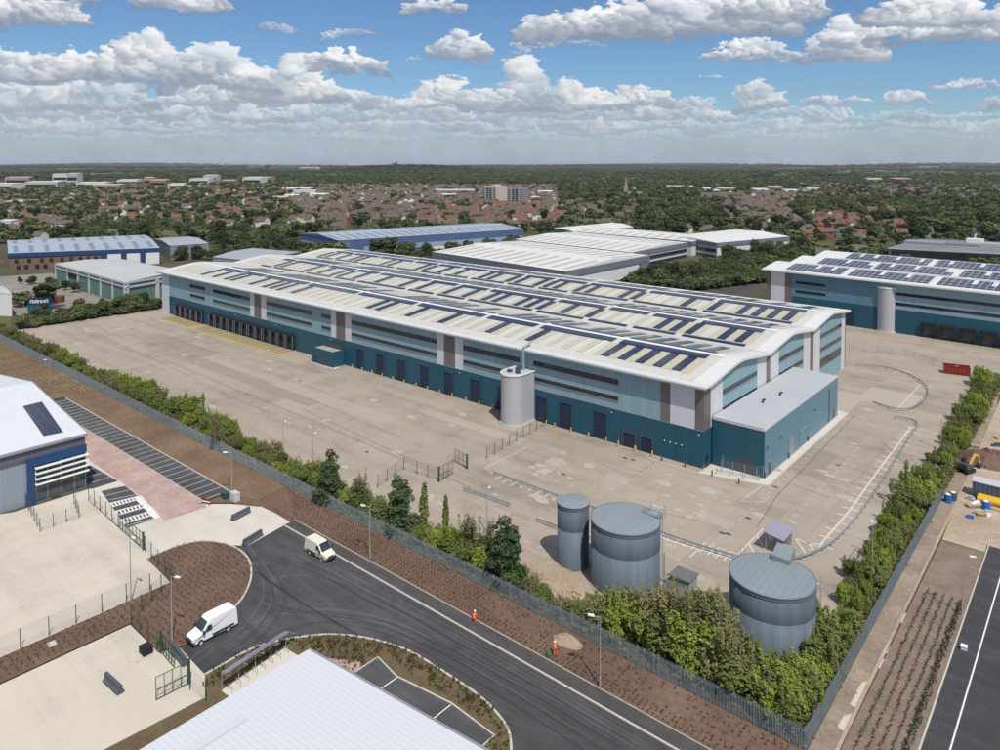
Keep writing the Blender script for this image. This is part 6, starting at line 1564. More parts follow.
for s in range(3):
    proto('shrub', rl(s, 13, 1.35, 1.7, .9, .85, .95, 12), 7500, .20, s, lf_shrub, 2.4, .10, 1.4, z0=.1)
    proto('bright', rl(s + 10, 13, 1.35, 1.8, 1.0, .85, 1.0, 12), 7500, .20, s + 10, lf_bright, 2.6, .10, 1.4, z0=.1)
    proto('dull', rl(s + 20, 12, 1.35, 1.6, 1.0, .7, .95, 18), 3400, .18, s + 20, lf_dry, 2.8, .09, 1.5, m_birchbark, z0=.1)
    proto('round', rl(s + 30, 10, 2.6, 6.8, 2.2, 2.3, 2.0), 4200, .62, s + 30, lf_tree, 6.5, .32, 3.0)
    proto('dark', rl(s + 40, 9, 2.2, 7.0, 2.6, 2.2, 2.3), 3800, .62, s + 40, lf_dark, 7.0, .34, 2.6)
for s in range(2):
    r = random.Random(s + 50)
    lob = [(r.uniform(-.5, .5), r.uniform(-.5, .5), 1.3 + k * .85, 1.75 * (1 - k / 11) ** .7, 1.75 * (1 - k / 11) ** .7, .7) for k in range(9)]
    lob += [(cos(a) * rr * (1 - z / 10.5), sin(a) * rr * (1 - z / 10.5), z, .75, .75, .5) for a, z, rr in [(r.uniform(0, 6.28), r.uniform(1.0, 7.6), r.uniform(1.4, 2.5)) for _ in range(24)]]
    proto('pine', lob, 6500, .24, s + 50, lf_pine, 7.8, .16, 1.0)
    lob = [(r.uniform(-.15, .15), r.uniform(-.15, .15), 1.2 + k * .75, .75 * (1 - abs(k - 3.5) / 9), .75 * (1 - abs(k - 3.5) / 9), .7) for k in range(9)]
    proto('poplar', lob, 2600, .27, s + 60, lf_shrub, 7.2, .10, .4)
    proto('birch', rl(s + 70, 10, 1.1, 4.0, 1.8, .7, 1.0, 14), 2700, .17, s + 70, lf_dry, 5.4, .08, 1.0, m_birchbark)
seq = {}
def tree(kind, p, h, label, cat, group, name, z=0.0, wx=1.0, rz=None):
    L_ = PROTO[kind]; i = seq[kind] = seq.get(kind, -1) + 1
    cm, tm2 = L_[i % len(L_)]
    base_h = {'shrub': 4.2, 'bright': 4.5, 'dull': 4.4, 'round': 11.0, 'dark': 11.5, 'pine': 9.1, 'poplar': 7.9, 'birch': 7.2}[kind]
    s = h / base_h
    g = empty(name, (p[0], p[1], z), random.uniform(0, 6.28) if rz is None else rz, label, cat, group)
    g.scale = (s * wx, s * wx, s)
    place('crown', cm, g); place('trunk', tm2, g)
    return g
R_ = random.Random(11)
LAB = {'shrub': 'mid green shrub', 'bright': 'bright yellow-green shrub', 'dull': 'straggly olive shrub'}
def size_word(h): return 'low ' if h < 3.3 else ('tall ' if h > 4.3 else '')
def hedge_label(kind, h, x):
    where = 'in the hedge behind the planted rows on the bank' if x < -200 else ('in the hedge across from the bay ends by the timber trestle' if x < -172 else ('in the hedge across the bank from the parking bays' if x < -140 else 'in the hedge by the grey cabinet and street lamp'))
    t = size_word(h) + LAB[kind] + ' ' + where
    return t, 'shrub', t + ' set'
# hedge behind the long fence, far left to the gate
x = -296.0
while x < -106:
    for row in range(2):
        kind = R_.choices(['shrub', 'bright', 'dull'], [4, 3, 3])[0]
        if R_.random() < .12: continue
        h = R_.uniform(2.0, 4.0) * (1.05 + .30 * sin(x * .11) * sin(x * .043 + 1)) * (1.4 if R_.random() < .22 else 1)
        tree(kind, (x + R_.uniform(-.8, .8), YF + 2.9 + 2.7 * row + R_.uniform(-.5, .5)), h, *hedge_label(kind, h, x), 'shrub', wx=1.08)
    x += R_.uniform(3.4, 4.6)
# named trees by the gate
for (kind, q, top, lab, wx) in (('pine', (330, 503), 447, 'dark pine rising out of the hedge above the cream van', 1.1), ('pine', (400, 533), 474, 'dark pine beside the two slim poplars', 1.2), ('poplar', (424, 531), 482, 'taller slim dark green poplar beside the pine', 1.0), ('poplar', (446, 538), 495, 'smaller slim poplar next to the taller one', .9), ('pine', (506, 588), 512, 'large dark pine before the slim steel tank', 1.1),
                                ('birch', (472, 563), 512, 'airy pale birch beside the large dark pine', 1.1), ('birch', (362, 512), 470, 'airy olive birch between the two pines', 1.0), ('birch', (487, 570), 520, 'thin young birch touching the large dark pine', .8), ('birch', (215, 455), 405, 'thin leafless-looking birch in the hedge by the lorry bays', .6)):
    X, Y = px(*q); hh = H - (H) * (top - HY) / (q[1] - HY) if False else None
    d0 = ray(*q); t_ = hypot(X, Y) / hypot(d0[0], d0[1]); d1 = ray(q[0], top); zt = H + d1[2] * hypot(X, Y) / hypot(d1[0], d1[1])
    tree(kind, (X, Y), zt, lab, 'tree', None, {'pine': 'pine_tree', 'poplar': 'poplar_tree', 'birch': 'birch_tree'}[kind], wx=wx)
for (q, kind, h, wx) in (((350, 516), 'shrub', 4.2, 1.1), ((367, 523), 'shrub', 4.0, 1.2), ((343, 510), 'bright', 3.6, 1.1), ((313, 497), 'shrub', 4.4, 1.1), ((296, 488), 'shrub', 4.2, 1.1), ((283, 482), 'bright', 4.0, 1.1), ((384, 534), 'dull', 4.0, 1.1), ((412, 549), 'shrub', 3.4, 1.1), ((430, 556), 'bright', 4.2, 1.1),
                         ((445, 563), 'bright', 4.6, 1.2), ((460, 571), 'shrub', 4.6, 1.1), ((477, 580), 'bright', 4.8, 1.2), ((500, 596), 'shrub', 3.6, 1.2), ((522, 604), 'dull', 3.2, 1.2), ((540, 606), 'shrub', 2.8, 1.2), ((560, 616), 'dull', 2.8, 1.2), ((535, 592), 'dull', 2.4, 1.1), ((580, 622), 'shrub', 3.0, 1.2), ((600, 634), 'dull', 4.2, 1.2),
                         ((617, 640), 'bright', 4.6, 1.1), ((634, 650), 'bright', 5.4, 1.1), ((610, 622), 'shrub', 3.4, 1.1), ((650, 656), 'dull', 5.6, 1.1), ((668, 664), 'shrub', 5.4, 1.2), ((686, 676), 'bright', 7.0, 1.1), ((705, 672), 'dull', 7.0, 1.1), ((700, 690), 'bright', 6.4, 1.1), ((722, 690), 'dull', 6.0, 1.1), ((718, 700), 'shrub', 5.0, 1.2), ((742, 700), 'dull', 4.6, 1.2),
                         ((738, 712), 'shrub', 4.4, 1.2), ((760, 712), 'dull', 4.2, 1.2), ((758, 728), 'bright', 4.4, 1.2), ((780, 722), 'bright', 4.6, 1.2), ((776, 740), 'shrub', 4.6, 1.2), ((797, 738), 'bright', 4.6, 1.2), ((800, 722), 'shrub', 4.4, 1.2), ((812, 705), 'bright', 4.2, 1.2), ((790, 706), 'dull', 4.0, 1.1), ((640, 632), 'dull', 3.4, 1.0), ((660, 640), 'dull', 3.6, 1.0), ((690, 650), 'dull', 4.2, 1.0), ((725, 668), 'dull', 4.2, 1.0), ((750, 690), 'dull', 3.4, 1.0)):
    w_ = 'in the hedge above the cream van' if q[0] < 395 else ('in the scrub between the pines' if q[0] < 500 else ('in the scrub before the slim tank' if q[0] < 605 else ('in the scrub before the wide tank with the platform' if q[0] < 700 else 'in the scrub before the tank with the roof housing')))
    if q[0] > 590: h *= 1.22
    X, Y = px(*q); rad = h * .52 * wx
    Y = max(Y, YF + .35 + rad); X = min(X, XF - .35 - rad) if X > -34 else X
    t = size_word(h) + LAB[kind] + ' ' + w_
    tree(kind, (X, Y), h, t, 'shrub', t + ' set', 'shrub', wx=wx)
for (q, h, lab) in (((655, 648), 8.4, 'tall airy olive birch in the scrub before the wide tank with the platform'), ((690, 662), 9.4, 'tallest airy birch of the scrub between the two wide tanks'), ((712, 676), 9.0, 'tall airy birch touching the left side of the tank with the roof housing'), ((672, 640), 7.4, 'slim airy birch beside the low pump house'), ((735, 692), 7.6, 'broad airy birch before the tank with the roof housing'), ((628, 634), 6.6, 'small airy birch before the wide tank with the platform'), ((700, 652), 8.2, 'airy birch rising behind the tallest one')):
    X, Y = px(*q); tree('birch', (X, max(Y, YF + 2.6)), h, lab, 'tree', None, 'birch_tree', wx=1.35)
# hedge up the right side
y = 79.0
while y < 226:
    big = 1.0 + .15 * sin(y * .23)
    for row in range(2):
        kind = R_.choices(['shrub', 'bright', 'dull'], [4, 5, 2])[0]
        if R_.random() < .10: continue
        h = R_.uniform(2.0, 4.1) * big * (1.35 if R_.random() < .25 else 1); w_ = 'in the hedge beside the tank with the roof housing' if y < 100 else ('in the hedge along the palisade beside the worn strip' if y < 140 else ('in the hedge beside the excavator and cabin' if y < 175 else 'in the hedge beyond the building site'))
        t = size_word(h) + LAB[kind] + ' ' + w_
        tree(kind, (XF - 2.2 - 2.0 * row + R_.uniform(-.4, .4), y + R_.uniform(-.8, .8)), h, t, 'shrub', t + ' set', 'shrub', wx=1.05)
    y += R_.uniform(3.2, 4.2)
# plants of the beds: rows of small whips, far too many to count
def plant_rows(name, label, spots, size, mat, z=.06, n=7):
    rs = np.random.RandomState(len(spots)); P = np.array([(a, b, z) for a, b in spots])
    k = len(P); base = np.repeat(P, n, 0); base[:, :2] += rs.randn(k * n, 2) * size * .35; base[:, 2] += rs.uniform(.05, 1.0, k * n) * size
    nrm = rs.randn(k * n, 3); nrm /= np.linalg.norm(nrm, axis=1)[:, None]; a = np.cross(nrm, rs.randn(k * n, 3)); a /= np.linalg.norm(a, axis=1)[:, None]; b = np.cross(nrm, a)
    s = size * rs.uniform(.35, .8, k * n)[:, None]
    V = np.stack([base - a * s * .5, base + b * s * .35, base + a * s * .5, base - b * s * .35], 1).reshape(-1, 3)
    o = place(name, np_mesh(name, V, np.arange(len(V)).reshape(-1, 4), mat)); tag(o, label, 'plants', None, 'stuff'); return o
lf_row = leafmat('row_hedging', (.025, .035, .016), (.055, .07, .03), None, .2)
lf_bed = leafmat('bed_plants', (.045, .035, .022), (.075, .075, .032), (.13, .065, .045), .2)
sp = []
for j in range(9):
    for k in range(150): 
        X = -112 + .62 * k + R_.uniform(-.07, .07); Y = 67.1 + .6 * j + R_.uniform(-.06, .06)
        if X > -22: continue
        if j > 2 and X > -64 and R_.random() < .55: continue
        if X < -101 and Y - 66.6 < (-101 - X) * .5: continue
        sp.append((X, Y))
plant_rows('bed_plants', 'rows of small dark young shrubs in the long mulch bed', sp, .27, lf_bed)
sp = []
ovp = [tuple(v.co.xy) for v in oval.data.vertices]
OVP = OV + [(-99.0, 45.2), (-99.0, 38.0), (-93.9, 37.9), px(158, 652), px(178, 648)]
for j in range(70):
    for k in range(46):
        X = -112 + .75 * j + R_.uniform(-.15, .15); Y = 20 + .8 * k + R_.uniform(-.15, .15)
        if inside(X, Y, OVP) or (-98.6 < X < -94.3 and 16 < Y < 38): sp.append((X, Y))
plant_rows('bed_plants', 'rows of small dark young shrubs in the oval mulch bed', sp, .26, lf_bed)
sp = [(-19.0 + .95 * j + R_.uniform(-.1, .1), 66 + .3 * k) for j in range(5) for k in range(int((112 - 66) / .3))]
plant_rows('row_plants', 'straight rows of dark green young hedging in the bare bed', sp, .24, lf_row, .02, 8)
sp = [(-14.9 + R_.uniform(-.15, .15), 66 + .3 * k) for k in range(150)] + [(-15.3 + R_.uniform(-.15, .15), 66 + .3 * k) for k in range(150)]
plant_rows('row_plants', 'double hedge row along the kerb of the side street', sp, .30, lf_row, .02, 7)
sp = [(-200 - .8 * k + R_.uniform(-.15, .15), 61.2 + 1.25 * j) for j in range(9) for k in range(120)]
plant_rows('row_plants', 'straight planted rows on the bare bank at the left', sp, .4, lf_dry, .05, 6)
LB = KL + [(-38, 20), (-76, 20), px(205, 698)]
sp = []
for k in range(5200):
    X, Y = R_.uniform(-80, -36), R_.uniform(30, 58)
    if inside(X, Y, LB) and not (X > -61 and Y < 41.5) and not (-65.6 < X < -47 and Y < 54.8) and not (X > -75.5 and X < -70 and Y < 49): sp.append((X, Y))
plant_rows('ground_cover', 'patchy green ground cover around the cycle shelter and visitor bays', sp, .42, leafmat('ground_cover_leaves', (.04, .05, .012), (.10, .105, .03), (.13, .07, .04), .2), .05, 5)
# rough grass under the hedges
sp = []
for k in range(9000):
    if k % 3: X, Y = R_.uniform(-296, -26), R_.uniform(YF + .3, YF + 7)
    else: X, Y = R_.uniform(XF - 4.4, XF - .3), R_.uniform(YF, 240)
    sp.append((X, Y))
plant_rows('rough_grass', 'rough grass and weeds along the foot of the hedges', sp, .7, lf_dry, -.02, 5)

# ================================================================ trees and houses beyond the site
def free(x, y, pad=0):
    for f in FOOT:
        if inside(x, y, f): return False
    return True
spots = []      # (x, y, h, kind) individuals
def belt(pts_px, n, hr, kinds, sx=6, sy=2.0, where='standing beyond the neighbouring sheds'):
    for _ in range(n):
        i = R_.randrange(len(pts_px) - 1); t = R_.random()
        a, b_ = pts_px[i], pts_px[i + 1]
        q = (a[0] + (b_[0] - a[0]) * t + R_.uniform(-sx, sx), a[1] + (b_[1] - a[1]) * t + R_.uniform(-sy, sy))
        X, Y = px(*q)
        if free(X, Y): spots.append((X, Y, R_.uniform(*hr), R_.choice(kinds), where))
belt([(20, 334), (60, 326), (110, 314), (165, 306)], 26, (4, 7), ['dark', 'round'], 5, 2, where='in the shrub belt at the far corner of the yard')
belt([(30, 320), (80, 316), (120, 309)], 14, (3.5, 6), ['dark', 'round'], 5, 3, where='beside the blue sign board')
belt([(12, 285), (45, 284), (66, 290)], 6, (3, 4.6), ['dark'], 4, 2, where='between the brick works and the green shed')
belt([(400, 262), (450, 262), (490, 256), (525, 252), (555, 246)], 34, (7, 12), ['round', 'dark'], 8, 2.5, where='in the row between the blue shed and the cream-roofed unit')
belt([(370, 252), (400, 252)], 5, (7, 9), ['round'], 6, 2, where='beside the near corner of the blue shed')
belt([(640, 285), (680, 283), (720, 279), (760, 270), (790, 258)], 44, (6, 10), ['dark', 'round', 'dark'], 10, 5, where='in the copse between the white units and the solar roof')
belt([(720, 262), (770, 255), (800, 250)], 22, (7, 11), ['round', 'dark'], 8, 4, where='beside the plain white unit')
belt([(60, 240), (100, 238), (150, 236), (200, 236), (240, 240), (290, 246)], 34, (10, 15), ['round', 'dark', 'round'], 8, 3, where='in the treeline behind the brick works')
belt([(60, 276), (100, 290), (52, 292)], 10, (3.5, 6), ['dark', 'round'], 6, 3, where='between the green shed and the old concrete apron')
belt([(175, 262), (215, 258), (260, 250)], 14, (5, 9), ['dark', 'round'], 6, 2, where='between the grey shed and the far gable of the big warehouse')
belt([(215, 250), (250, 248), (300, 252)], 16, (8, 13), ['dark', 'round'], 7, 3, where='around the small grey shed')
belt([(560, 238), (600, 236), (640, 230), (690, 232)], 16, (8, 13), ['dark', 'round'], 8, 2, where='beside the small grey unit with white roof')
belt([(640, 222), (690, 220), (720, 226)], 22, (14, 19), ['dark', 'round'], 12, 4, where='in the tall wood below the church spire')
belt([(840, 242), (880, 238), (940, 234), (1000, 236)], 22, (8, 13), ['round', 'dark'], 8, 2, where='before the flat-roofed block')
belt([(880, 224), (930, 226), (1000, 226)], 26, (13, 18), ['round', 'dark'], 10, 4, where='in the wood behind the flat-roofed block')
belt([(790, 216), (830, 214), (870, 214)], 16, (12, 16), ['round'], 8, 4, where='behind the estate of brown roofs')
spots = spots[:298]
for (X, Y, h, k, where) in spots:
    nm = {'round': 'leafy green tree', 'dark': 'dark green tree'}[k]
    t = ('small ' if h < 6.5 else ('tall ' if h > 12.5 else '')) + nm + ' ' + where
    tree(k, (X, Y), h, t, 'tree', t + ' set', 'broadleaf_tree', wx=R_.uniform(.95, 1.25))
FOOT.append([px(*q) for q in ((560, 300), (640, 292), (760, 292), (800, 262), (800, 246), (700, 252), (600, 262))])
FOOT.append([px(*q) for q in ((-60, 305), (300, 305), (300, 246), (-60, 246))])
FOOT.append([px(*q) for q in ((395, 275), (560, 262), (560, 240), (395, 250))])
# density map of the town in photo coordinates: (x0, x1, y0, y1, houses per ha, trees per ha, roof palette)
REG = [(0, 150, 203, 214, 16, 24, 1), (0, 300, 214, 232, 16, 30, 1), (0, 300, 184, 203, 17, 27, 1), (150, 300, 200, 214, 14, 30, 1), (290, 430, 208, 226, 34, 8, 2), (430, 560, 208, 230, 40, 8, 3), (300, 560, 187, 208, 40, 9, 2), (300, 560, 176, 187, 2, 34, 0),
       (560, 640, 204, 232, 16, 30, 2), (640, 720, 204, 232, 6, 46, 2), (560, 700, 186, 204, 7, 36, 2), (700, 800, 196, 222, 44, 9, 2), (700, 800, 222, 238, 18, 26, 2), (790, 910, 214, 240, 34, 12, 3), (800, 1000, 186, 204, 14, 26, 1), (800, 1000, 204, 216, 4, 52, 0), (900, 1000, 214, 240, 5, 42, 2), (0, 1000, 176, 186, 3, 30, 0)]
def region(x, y):
    for r in REG:
        if r[0] <= x < r[1] and r[2] <= y < r[3]: return r
    return (0, 0, 0, 0, 3, 26, 0)
houses = []; ftrees = []
rs = np.random.RandomState(5)
NC = 52000
dep = np.sqrt(rs.uniform(340 ** 2, 3000 ** 2, NC)); ang = rs.uniform(R(-37), R(37), NC)
area_ha = .5 * R(74) * (3000 ** 2 - 340 ** 2) / 1e4 / NC
for k in range(NC):
    cx, cy = dep[k] * sin(ang[k]), dep[k] * cos(ang[k])
    X, Y = cx * CA[0] + cy * CA[1], cx * CB[0] + cy * CB[1]
    q = proj(X, Y)
    r = region(q[0], q[1]); ph_, pt_ = r[4] * area_ha, r[5] * area_ha
    u = rs.rand()
    if u < ph_:
        st = 11.5; ga = .45 + .35 * (int(X / 160) % 3)           # terraces line up along local streets
        lx, ly = X * cos(ga) + Y * sin(ga), -X * sin(ga) + Y * cos(ga); ly = round(ly / 27) * 27 + (3.5 if rs.rand() < .5 else -3.5) * 0; lx = round(lx / 8.2) * 8.2
        X2, Y2 = lx * cos(ga) - ly * sin(ga), lx * sin(ga) + ly * cos(ga)
        if free(X2, Y2): houses.append((X2, Y2, ga, r[6], dep[k]))
    elif u < ph_ + pt_ * 1.05:
        if free(X, Y): ftrees.append((X, Y, rs.uniform(6, 13) + (3 if r[5] > 30 else 0), rs.rand(), dep[k]))
seen = set(); hh = []
for h_ in sorted(houses, key=lambda a: a[4]):
    key = (round(h_[0] / 3), round(h_[1] / 3))
    if key in seen: continue
    seen.add(key); hh.append(h_)
roofs = [simple('brown_tiles', (.125, .092, .072), .85, var=.2, scale=.2), simple('grey_tiles', (.12, .11, .105), .85, var=.2, scale=.2), simple('red_tiles', (.165, .085, .058), .85, var=.2, scale=.2), simple('purple_brown_tiles', (.125, .092, .080), .85, var=.2, scale=.2)]
wallsm = [simple('red_brick', (.20, .105, .070), .85, var=.15), simple('white_render', (.66, .63, .57), .8, var=.08), simple('buff_brick', (.33, .24, .17), .85, var=.12)]
def house_meshes():
    out = {}
    for w in range(3):
        out['w', w] = MB().add([(-4, -4, 0), (4, -4, 0), (4, 4, 0), (-4, 4, 0), (-4, -4, 5.2), (4, -4, 5.2), (4, 4, 5.2), (-4, 4, 5.2), (-4, 0, 7.9), (4, 0, 7.9)], [(0, 1, 5, 4), (1, 2, 6, 9, 5), (2, 3, 7, 6), (3, 0, 4, 8, 7)]).mesh('wall', wallsm[w])
    for r in range(4):
        out['r', r] = MB().add([(-4.1, -4.5, 4.95), (4.1, -4.5, 4.95), (4.1, 0, 8.05), (-4.1, 0, 8.05), (-4.1, 4.5, 4.95), (4.1, 4.5, 4.95)], [(0, 1, 2, 3), (3, 2, 5, 4)]).mesh('roof', roofs[r])
    out['c'] = MB().box(3.2, 4.0, -.5, .5, 7.2, 9.2).mesh('chimney', wallsm[0])
    out['win'] = MB().box(-2.9, -1.5, -4.06, -3.98, 3.2, 4.5).mesh('window', m_glass)
    out['win2'] = MB().box(1.2, 2.8, -4.06, -3.98, .8, 2.3).mesh('window', m_glass)
    return out
HM = house_meshes()
pal = {0: ((1, .5), (0, .3), (3, .2)), 1: ((0, .45), (1, .25), (2, .3)), 2: ((3, .5), (0, .4), (1, .1)), 3: ((2, .6), (0, .4))}
RN = ['brown-tiled', 'grey-roofed', 'red-tiled', 'purple-brown-tiled']; WN = ['red brick', 'white-rendered', 'buff brick']
def pick(p):
    u = R_.random(); s = 0
    for a, b_ in pal[p]:
        s += b_
        if u <= s: return a
    return pal[p][0][0]
def house_label(r, w, h_):
    q = proj(h_[0], h_[1])
    wh_ = 'left of the small grey shed' if q[0] < 160 else ('behind the treeline by the grey shed' if q[0] < 300 else ('in the terraces beyond the blue shed' if q[0] < 470 else ('near the tower blocks' if q[0] < 560 else ('below the church spire' if q[0] < 700 else ('in the estate behind the plain white unit' if q[0] < 800 else 'in the estate beside the flat-roofed block')))))
    t = '%s %s house %s' % (RN[r], WN[w], wh_)
    return t, 'house', t + ' set'
for h_ in hh[:290]:
    r, w = pick(h_[3]), R_.choices([0, 1, 2], [4, 4, 2] if h_[3] != 1 else [2, 7, 1])[0]
    flip = pi if R_.random() < .5 else 0
    g = empty('house', (h_[0], h_[1], 0), h_[2] + flip, *house_label(r, w, h_))
    g.scale = (R_.uniform(.95, 1.25), R_.uniform(.95, 1.2), R_.uniform(.95, 1.15))
    place('wall', HM['w', w], g); rf = place('roof', HM['r', r], g); place('chimney', HM['c'], rf)
    if h_[4] < 800: place('window', HM['win'], g); place('window', HM['win2'], g)
# the remaining houses run together: one mass of roofs and one of walls
def merged(meshes_tf, name, mats, label):
    V = []; Fq = []; mi = []; off = 0
    for (vb, fb, M_, m_) in meshes_tf:
        V.append(vb @ M_[:3, :3].T + M_[:3, 3]); 
        for f in fb: Fq.append([i + off for i in f]); mi.append(m_)
        off += len(vb)
    me = bpy.data.meshes.new(name); me.from_pydata(np.concatenate(V).tolist(), [], Fq)
    for m_ in mats: me.materials.append(m_)
    me.polygons.foreach_set('material_index', mi); me.update()
    return tag(place(name, me), label, 'houses', None, 'stuff')
wv = np.array([v.co for v in HM['w', 0].vertices]); wf = [tuple(p.vertices) for p in HM['w', 0].polygons]
rv = np.array([v.co for v in HM['r', 0].vertices]); rf_ = [tuple(p.vertices) for p in HM['r', 0].polygons]
parts = []
for h_ in hh[290:]:
    r, w = pick(h_[3]), R_.choices([0, 1, 2], [4, 4, 2] if h_[3] != 1 else [2, 7, 1])[0]
    a = h_[2] + (pi / 2 if R_.random() < .25 else 0); M_ = np.eye(4); M_[:2, :2] = [[cos(a), -sin(a)], [sin(a), cos(a)]]; M_[:3, :3] *= R_.uniform(.95, 1.3); M_[:3, 3] = (h_[0], h_[1], 0)
    parts.append((wv, wf, M_, w)); parts.append((rv, rf_, M_, 3 + r))
merged(parts, 'distant_houses', wallsm + roofs, 'dense rows of small houses across the far town')
# far trees: instanced on points, uncountable
def scatter(name, pts, src, label):
    me = bpy.data.meshes.new(name); me.from_pydata([(p[0], p[1], p[2]) for p in pts], [], [])
    at = me.attributes.new('grow', 'FLOAT_VECTOR', 'POINT'); at.data.foreach_set('vector', np.array([(p[3], p[3], p[4]) for p in pts], np.float32).ravel())
    at = me.attributes.new('turn', 'FLOAT_VECTOR', 'POINT'); at.data.foreach_set('vector', np.array([(0, 0, p[5]) for p in pts], np.float32).ravel())
    o = place(name, me); tag(o, label, 'trees', None, 'stuff')
    ng = bpy.data.node_groups.new(name, 'GeometryNodeTree'); ng.interface.new_socket('Geometry', in_out='INPUT', socket_type='NodeSocketGeometry'); ng.interface.new_socket('Geometry', in_out='OUTPUT', socket_type='NodeSocketGeometry')
    gi, go = ng.nodes.new('NodeGroupInput'), ng.nodes.new('NodeGroupOutput'); ip = ng.nodes.new('GeometryNodeInstanceOnPoints'); oi = ng.nodes.new('GeometryNodeObjectInfo'); oi.inputs[0].default_value = src; oi.transform_space = 'ORIGINAL'
    a1 = ng.nodes.new('GeometryNodeInputNamedAttribute'); a1.data_type = 'FLOAT_VECTOR'; a1.inputs['Name'].default_value = 'grow'
    a2 = ng.nodes.new('GeometryNodeInputNamedAttribute'); a2.data_type = 'FLOAT_VECTOR'; a2.inputs['Name'].default_value = 'turn'
    L = ng.links.new
    L(gi.outputs[0], ip.inputs['Points']); L(oi.outputs['Geometry'], ip.inputs['Instance']); L(a1.outputs['Attribute'], ip.inputs['Scale'])
    e2r = ng.nodes.new('FunctionNodeEulerToRotation'); L(a2.outputs['Attribute'], e2r.inputs[0]); L(e2r.outputs[0], ip.inputs['Rotation']); L(ip.outputs[0], go.inputs[0])
    o.modifiers.new('scatter', 'NODES').node_group = ng
    return o
src_round = place('crown', None) if False else None
# small source crowns: part of two real trees standing in the far treeline
def far_source(kind, lobes, n, size, seed, mat, p, h, label):
    V, Fc = leaf_cloud(lobes, n, size, seed)
    zm = V[:, 2].max(); V = V * (h / zm)
    g = empty('broadleaf_tree', (p[0], p[1], 0), 0, label, 'tree')
    c = place('crown', np_mesh('crown', V, Fc, mat), g); place('trunk', trunk_mesh(h * .6, .3, seed, 2.4, m_bark), g); return c
p1, p2, p3 = px(610, 206), px(240, 214), px(905, 206)
sA = far_source('round', rl(91, 9, 2.6, 5.6, 2.2, 2.4, 2.2), 520, 1.5, 91, lf_tree, p1, 10, 'leafy tree in the wood left of the church spire')
sB = far_source('dark', rl(92, 8, 2.1, 6.0, 2.8, 2.2, 2.4), 480, 1.5, 92, lf_dark, p2, 11, 'dark tree in the treeline before the town centre')
sC = far_source('bright', rl(93, 8, 2.4, 5.4, 2.2, 2.3, 2.2), 480, 1.5, 93, leafmat('light_tree_leaves', (.07, .09, .04), (.15, .175, .07), (.19, .20, .09), .4, .5), p3, 10, 'light green tree in the wide treeline beyond the flat-roofed block')
A_, B_, C_ = [], [], []
for (X, Y, h, u, d) in ftrees:
    s = h / 10.5; rec = (X, Y, -.1, s * rs.uniform(.9, 1.35), s, rs.uniform(0, 6.28))
    (A_ if u < .45 else (B_ if u < .82 else C_)).append(rec)
COP = [[px(*q) for q in ((600, 292), (690, 292), (770, 282), (800, 258), (765, 252), (720, 262), (655, 274))], [px(*q) for q in ((15, 338), (60, 329), (160, 309), (160, 304), (100, 308), (20, 322))], [px(*q) for q in ((400, 266), (520, 258), (560, 250), (555, 243), (490, 252), (400, 258))]]
for poly, n in ((COP[0], 1500), (COP[1], 700), (COP[2], 700)):
    xs_ = [p[0] for p in poly]; ys_ = [p[1] for p in poly]; m_ = 0
    for _ in range(n * 6):
        X, Y = rs.uniform(min(xs_), max(xs_)), rs.uniform(min(ys_), max(ys_))
        if inside(X, Y, poly) and not any(inside(X, Y, f) for f in FOOT[:18]):
            s = rs.uniform(.22, .5) * (.6 if poly is COP[1] else 1); rec = (X, Y, -.1, s * 1.3, s, rs.uniform(0, 6.28)); u = rs.rand(); (A_ if u < .5 else (B_ if u < .8 else C_)).append(rec); m_ += 1
            if m_ > n: break
# woods, hedgerows and copses on to the skyline
nz = fft_noise(512, 512, 1.3, 77, 2)
def wood(x, y): return nz[int(y / 55) % 512, int(x / 55) % 512]
FIELDS = []
m_fld = [soil('pale_meadow', (.15, .18, .07), (.19, .21, .085), (.23, .24, .10), .004, .05), soil('green_meadow', (.085, .125, .04), (.10, .145, .05), (.12, .16, .06), .004, .05), soil('dry_field', (.28, .22, .12), (.33, .26, .15), (.36, .29, .18), .004, .05)]
for i, (x, y, w, hh_) in enumerate(((325, 175, 24, 1.2), (540, 178, 20, 1.5), (590, 179, 14, 1.2), (420, 176, 20, .9), (480, 174, 26, .8), (640, 176, 30, .8), (700, 175, 26, .8), (770, 177, 40, 1.0), (830, 178, 26, 1.0), (900, 176, 40, .9), (975, 182, 50, 1.6), (930, 173, 40, .6), (560, 171, 40, .5), (200, 174, 20, .7), (100, 174, 24, .7), (660, 171, 50, .5), (860, 171, 50, .5), (400, 171, 40, .4), (300, 171, 40, .4), (260, 177, 16, .8))):
    Pf = [px(x - w / 2, y + hh_), px(x + w / 2, y + hh_ * .8), px(x + w * .45, y - hh_), px(x - w * .4, y - hh_ * .9)]
    o_ = flat('field', Pf, .3 + .02 * i, m_fld[2 if i in (1, 2, 7) else i % 2]); c_ = sum((Vector(p) for p in Pf), Vector((0, 0))) / 4; FIELDS.append([tuple(c_ + (Vector(p) - c_) * 1.25) for p in Pf])
cnt = 0
for k in range(60000):
    d = 2600 * (20000 / 2600) ** rs.rand(); a = rs.uniform(R(-37), R(37)); cx, cy = d * sin(a), d * cos(a); X, Y = cx * CA[0] + cy * CA[1], cx * CB[0] + cy * CB[1]
    if any(inside(X, Y, f) for f in FIELDS): continue
    if wood(X, Y) < (.35 if d < 5000 else .25):
        if rs.rand() > .035: continue
    s = rs.uniform(.7, 1.15) * (1 + d / 14000); u = rs.rand(); rec = (X, Y, ground_z(X, Y) - .3, s * rs.uniform(1.2, 2.0) * (1 + d / 9000), s * .95, rs.uniform(0, 6.28))
    (A_ if u < .40 else (B_ if u < .86 else C_)).append(rec)
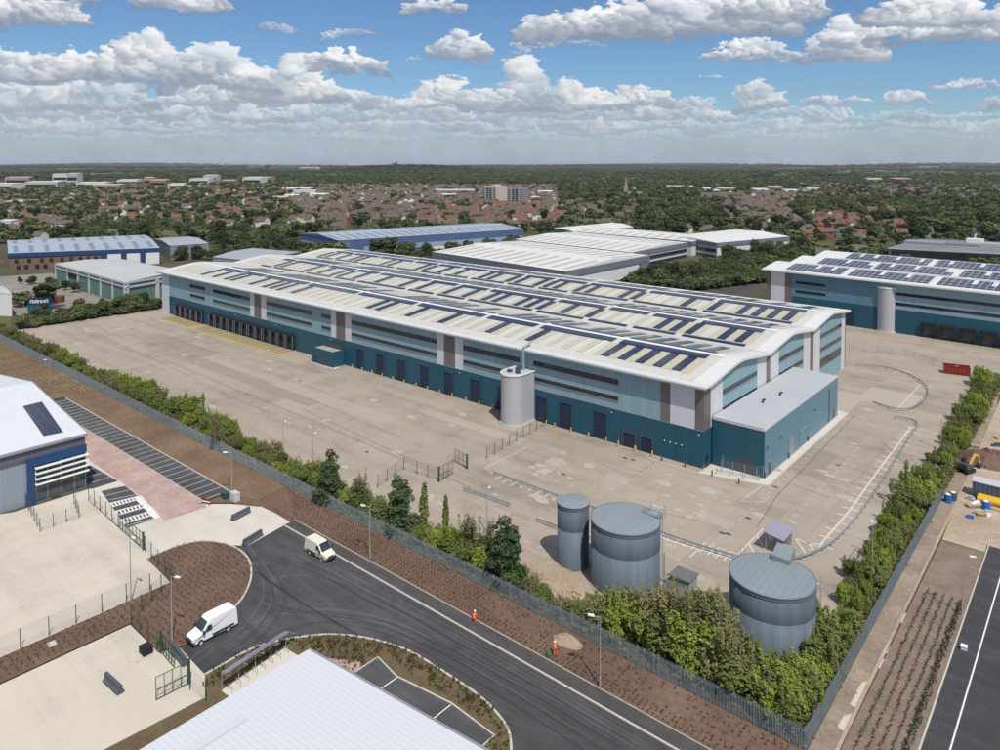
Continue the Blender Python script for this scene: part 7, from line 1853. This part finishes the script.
scatter('distant_woods', A_, sA, 'mass of leafy trees through the far town and country')
scatter('distant_woods', B_, sB, 'mass of dark trees through the far town and country')
scatter('distant_woods', C_, sC, 'scattered light green trees through the far town and country')
# parked cars by the grey shed, too small to show parts
cp = [simple('car_paint_%d' % k, c, .3, var=.02, spec=.5) for k, c in enumerate(((.6, .6, .6), (.05, .05, .06), (.3, .04, .03), (.08, .14, .3), (.75, .75, .74)))]
CN = ['silver', 'black', 'red', 'blue', 'white']
for k in range(26):
    X, Y = px(R_.uniform(205, 250), R_.uniform(247, 256))
    if not free(X, Y): continue
    i = R_.randrange(5)
    mb = MB().add([(-2.1, -.85, .3), (2.1, -.85, .3), (2.1, .85, .3), (-2.1, .85, .3), (-2.1, -.85, .85), (2.1, -.85, .8), (2.1, .85, .8), (-2.1, .85, .85), (-1.5, -.7, 1.4), (.5, -.7, 1.4), (.5, .7, 1.4), (-1.5, .7, 1.4), (1.1, -.8, .9), (1.1, .8, .9), (-2.0, -.8, .9), (-2.0, .8, .9)],
                  [(0, 1, 5, 4), (1, 2, 6, 5), (2, 3, 7, 6), (3, 0, 4, 7), (4, 5, 6, 7), (14, 12, 9, 8), (13, 15, 11, 10), (12, 13, 10, 9), (15, 14, 8, 11), (8, 9, 10, 11)])
    g = mb.build('parked_car', cp[i]); g.location = (X, Y, 0); g.rotation_euler = (0, 0, R_.uniform(0, 3)); tag(g, CN[i] + ' car parked near the small grey shed', 'car', CN[i] + ' cars parked by the grey shed')

# ================================================================ the air
def haze_box():
    mb = MB().box(-26000, 26000, -26000, 26000, -1.2, 130)
    o = mb.build('haze', None); o['kind'] = 'stuff'
    m = bpy.data.materials.new('haze_air'); m.use_nodes = True; nt = m.node_tree; nt.nodes.clear()
    out = N(nt, 'ShaderNodeOutputMaterial'); v = N(nt, 'ShaderNodeVolumePrincipled')
    v.inputs['Color'].default_value = (.80, .88, 1.0, 1); v.inputs['Density'].default_value = HAZE; v.inputs['Anisotropy'].default_value = .1
    nt.links.new(v.outputs[0], out.inputs['Volume']); o.data.materials.append(m)
HAZE = 0.00003
haze_box()
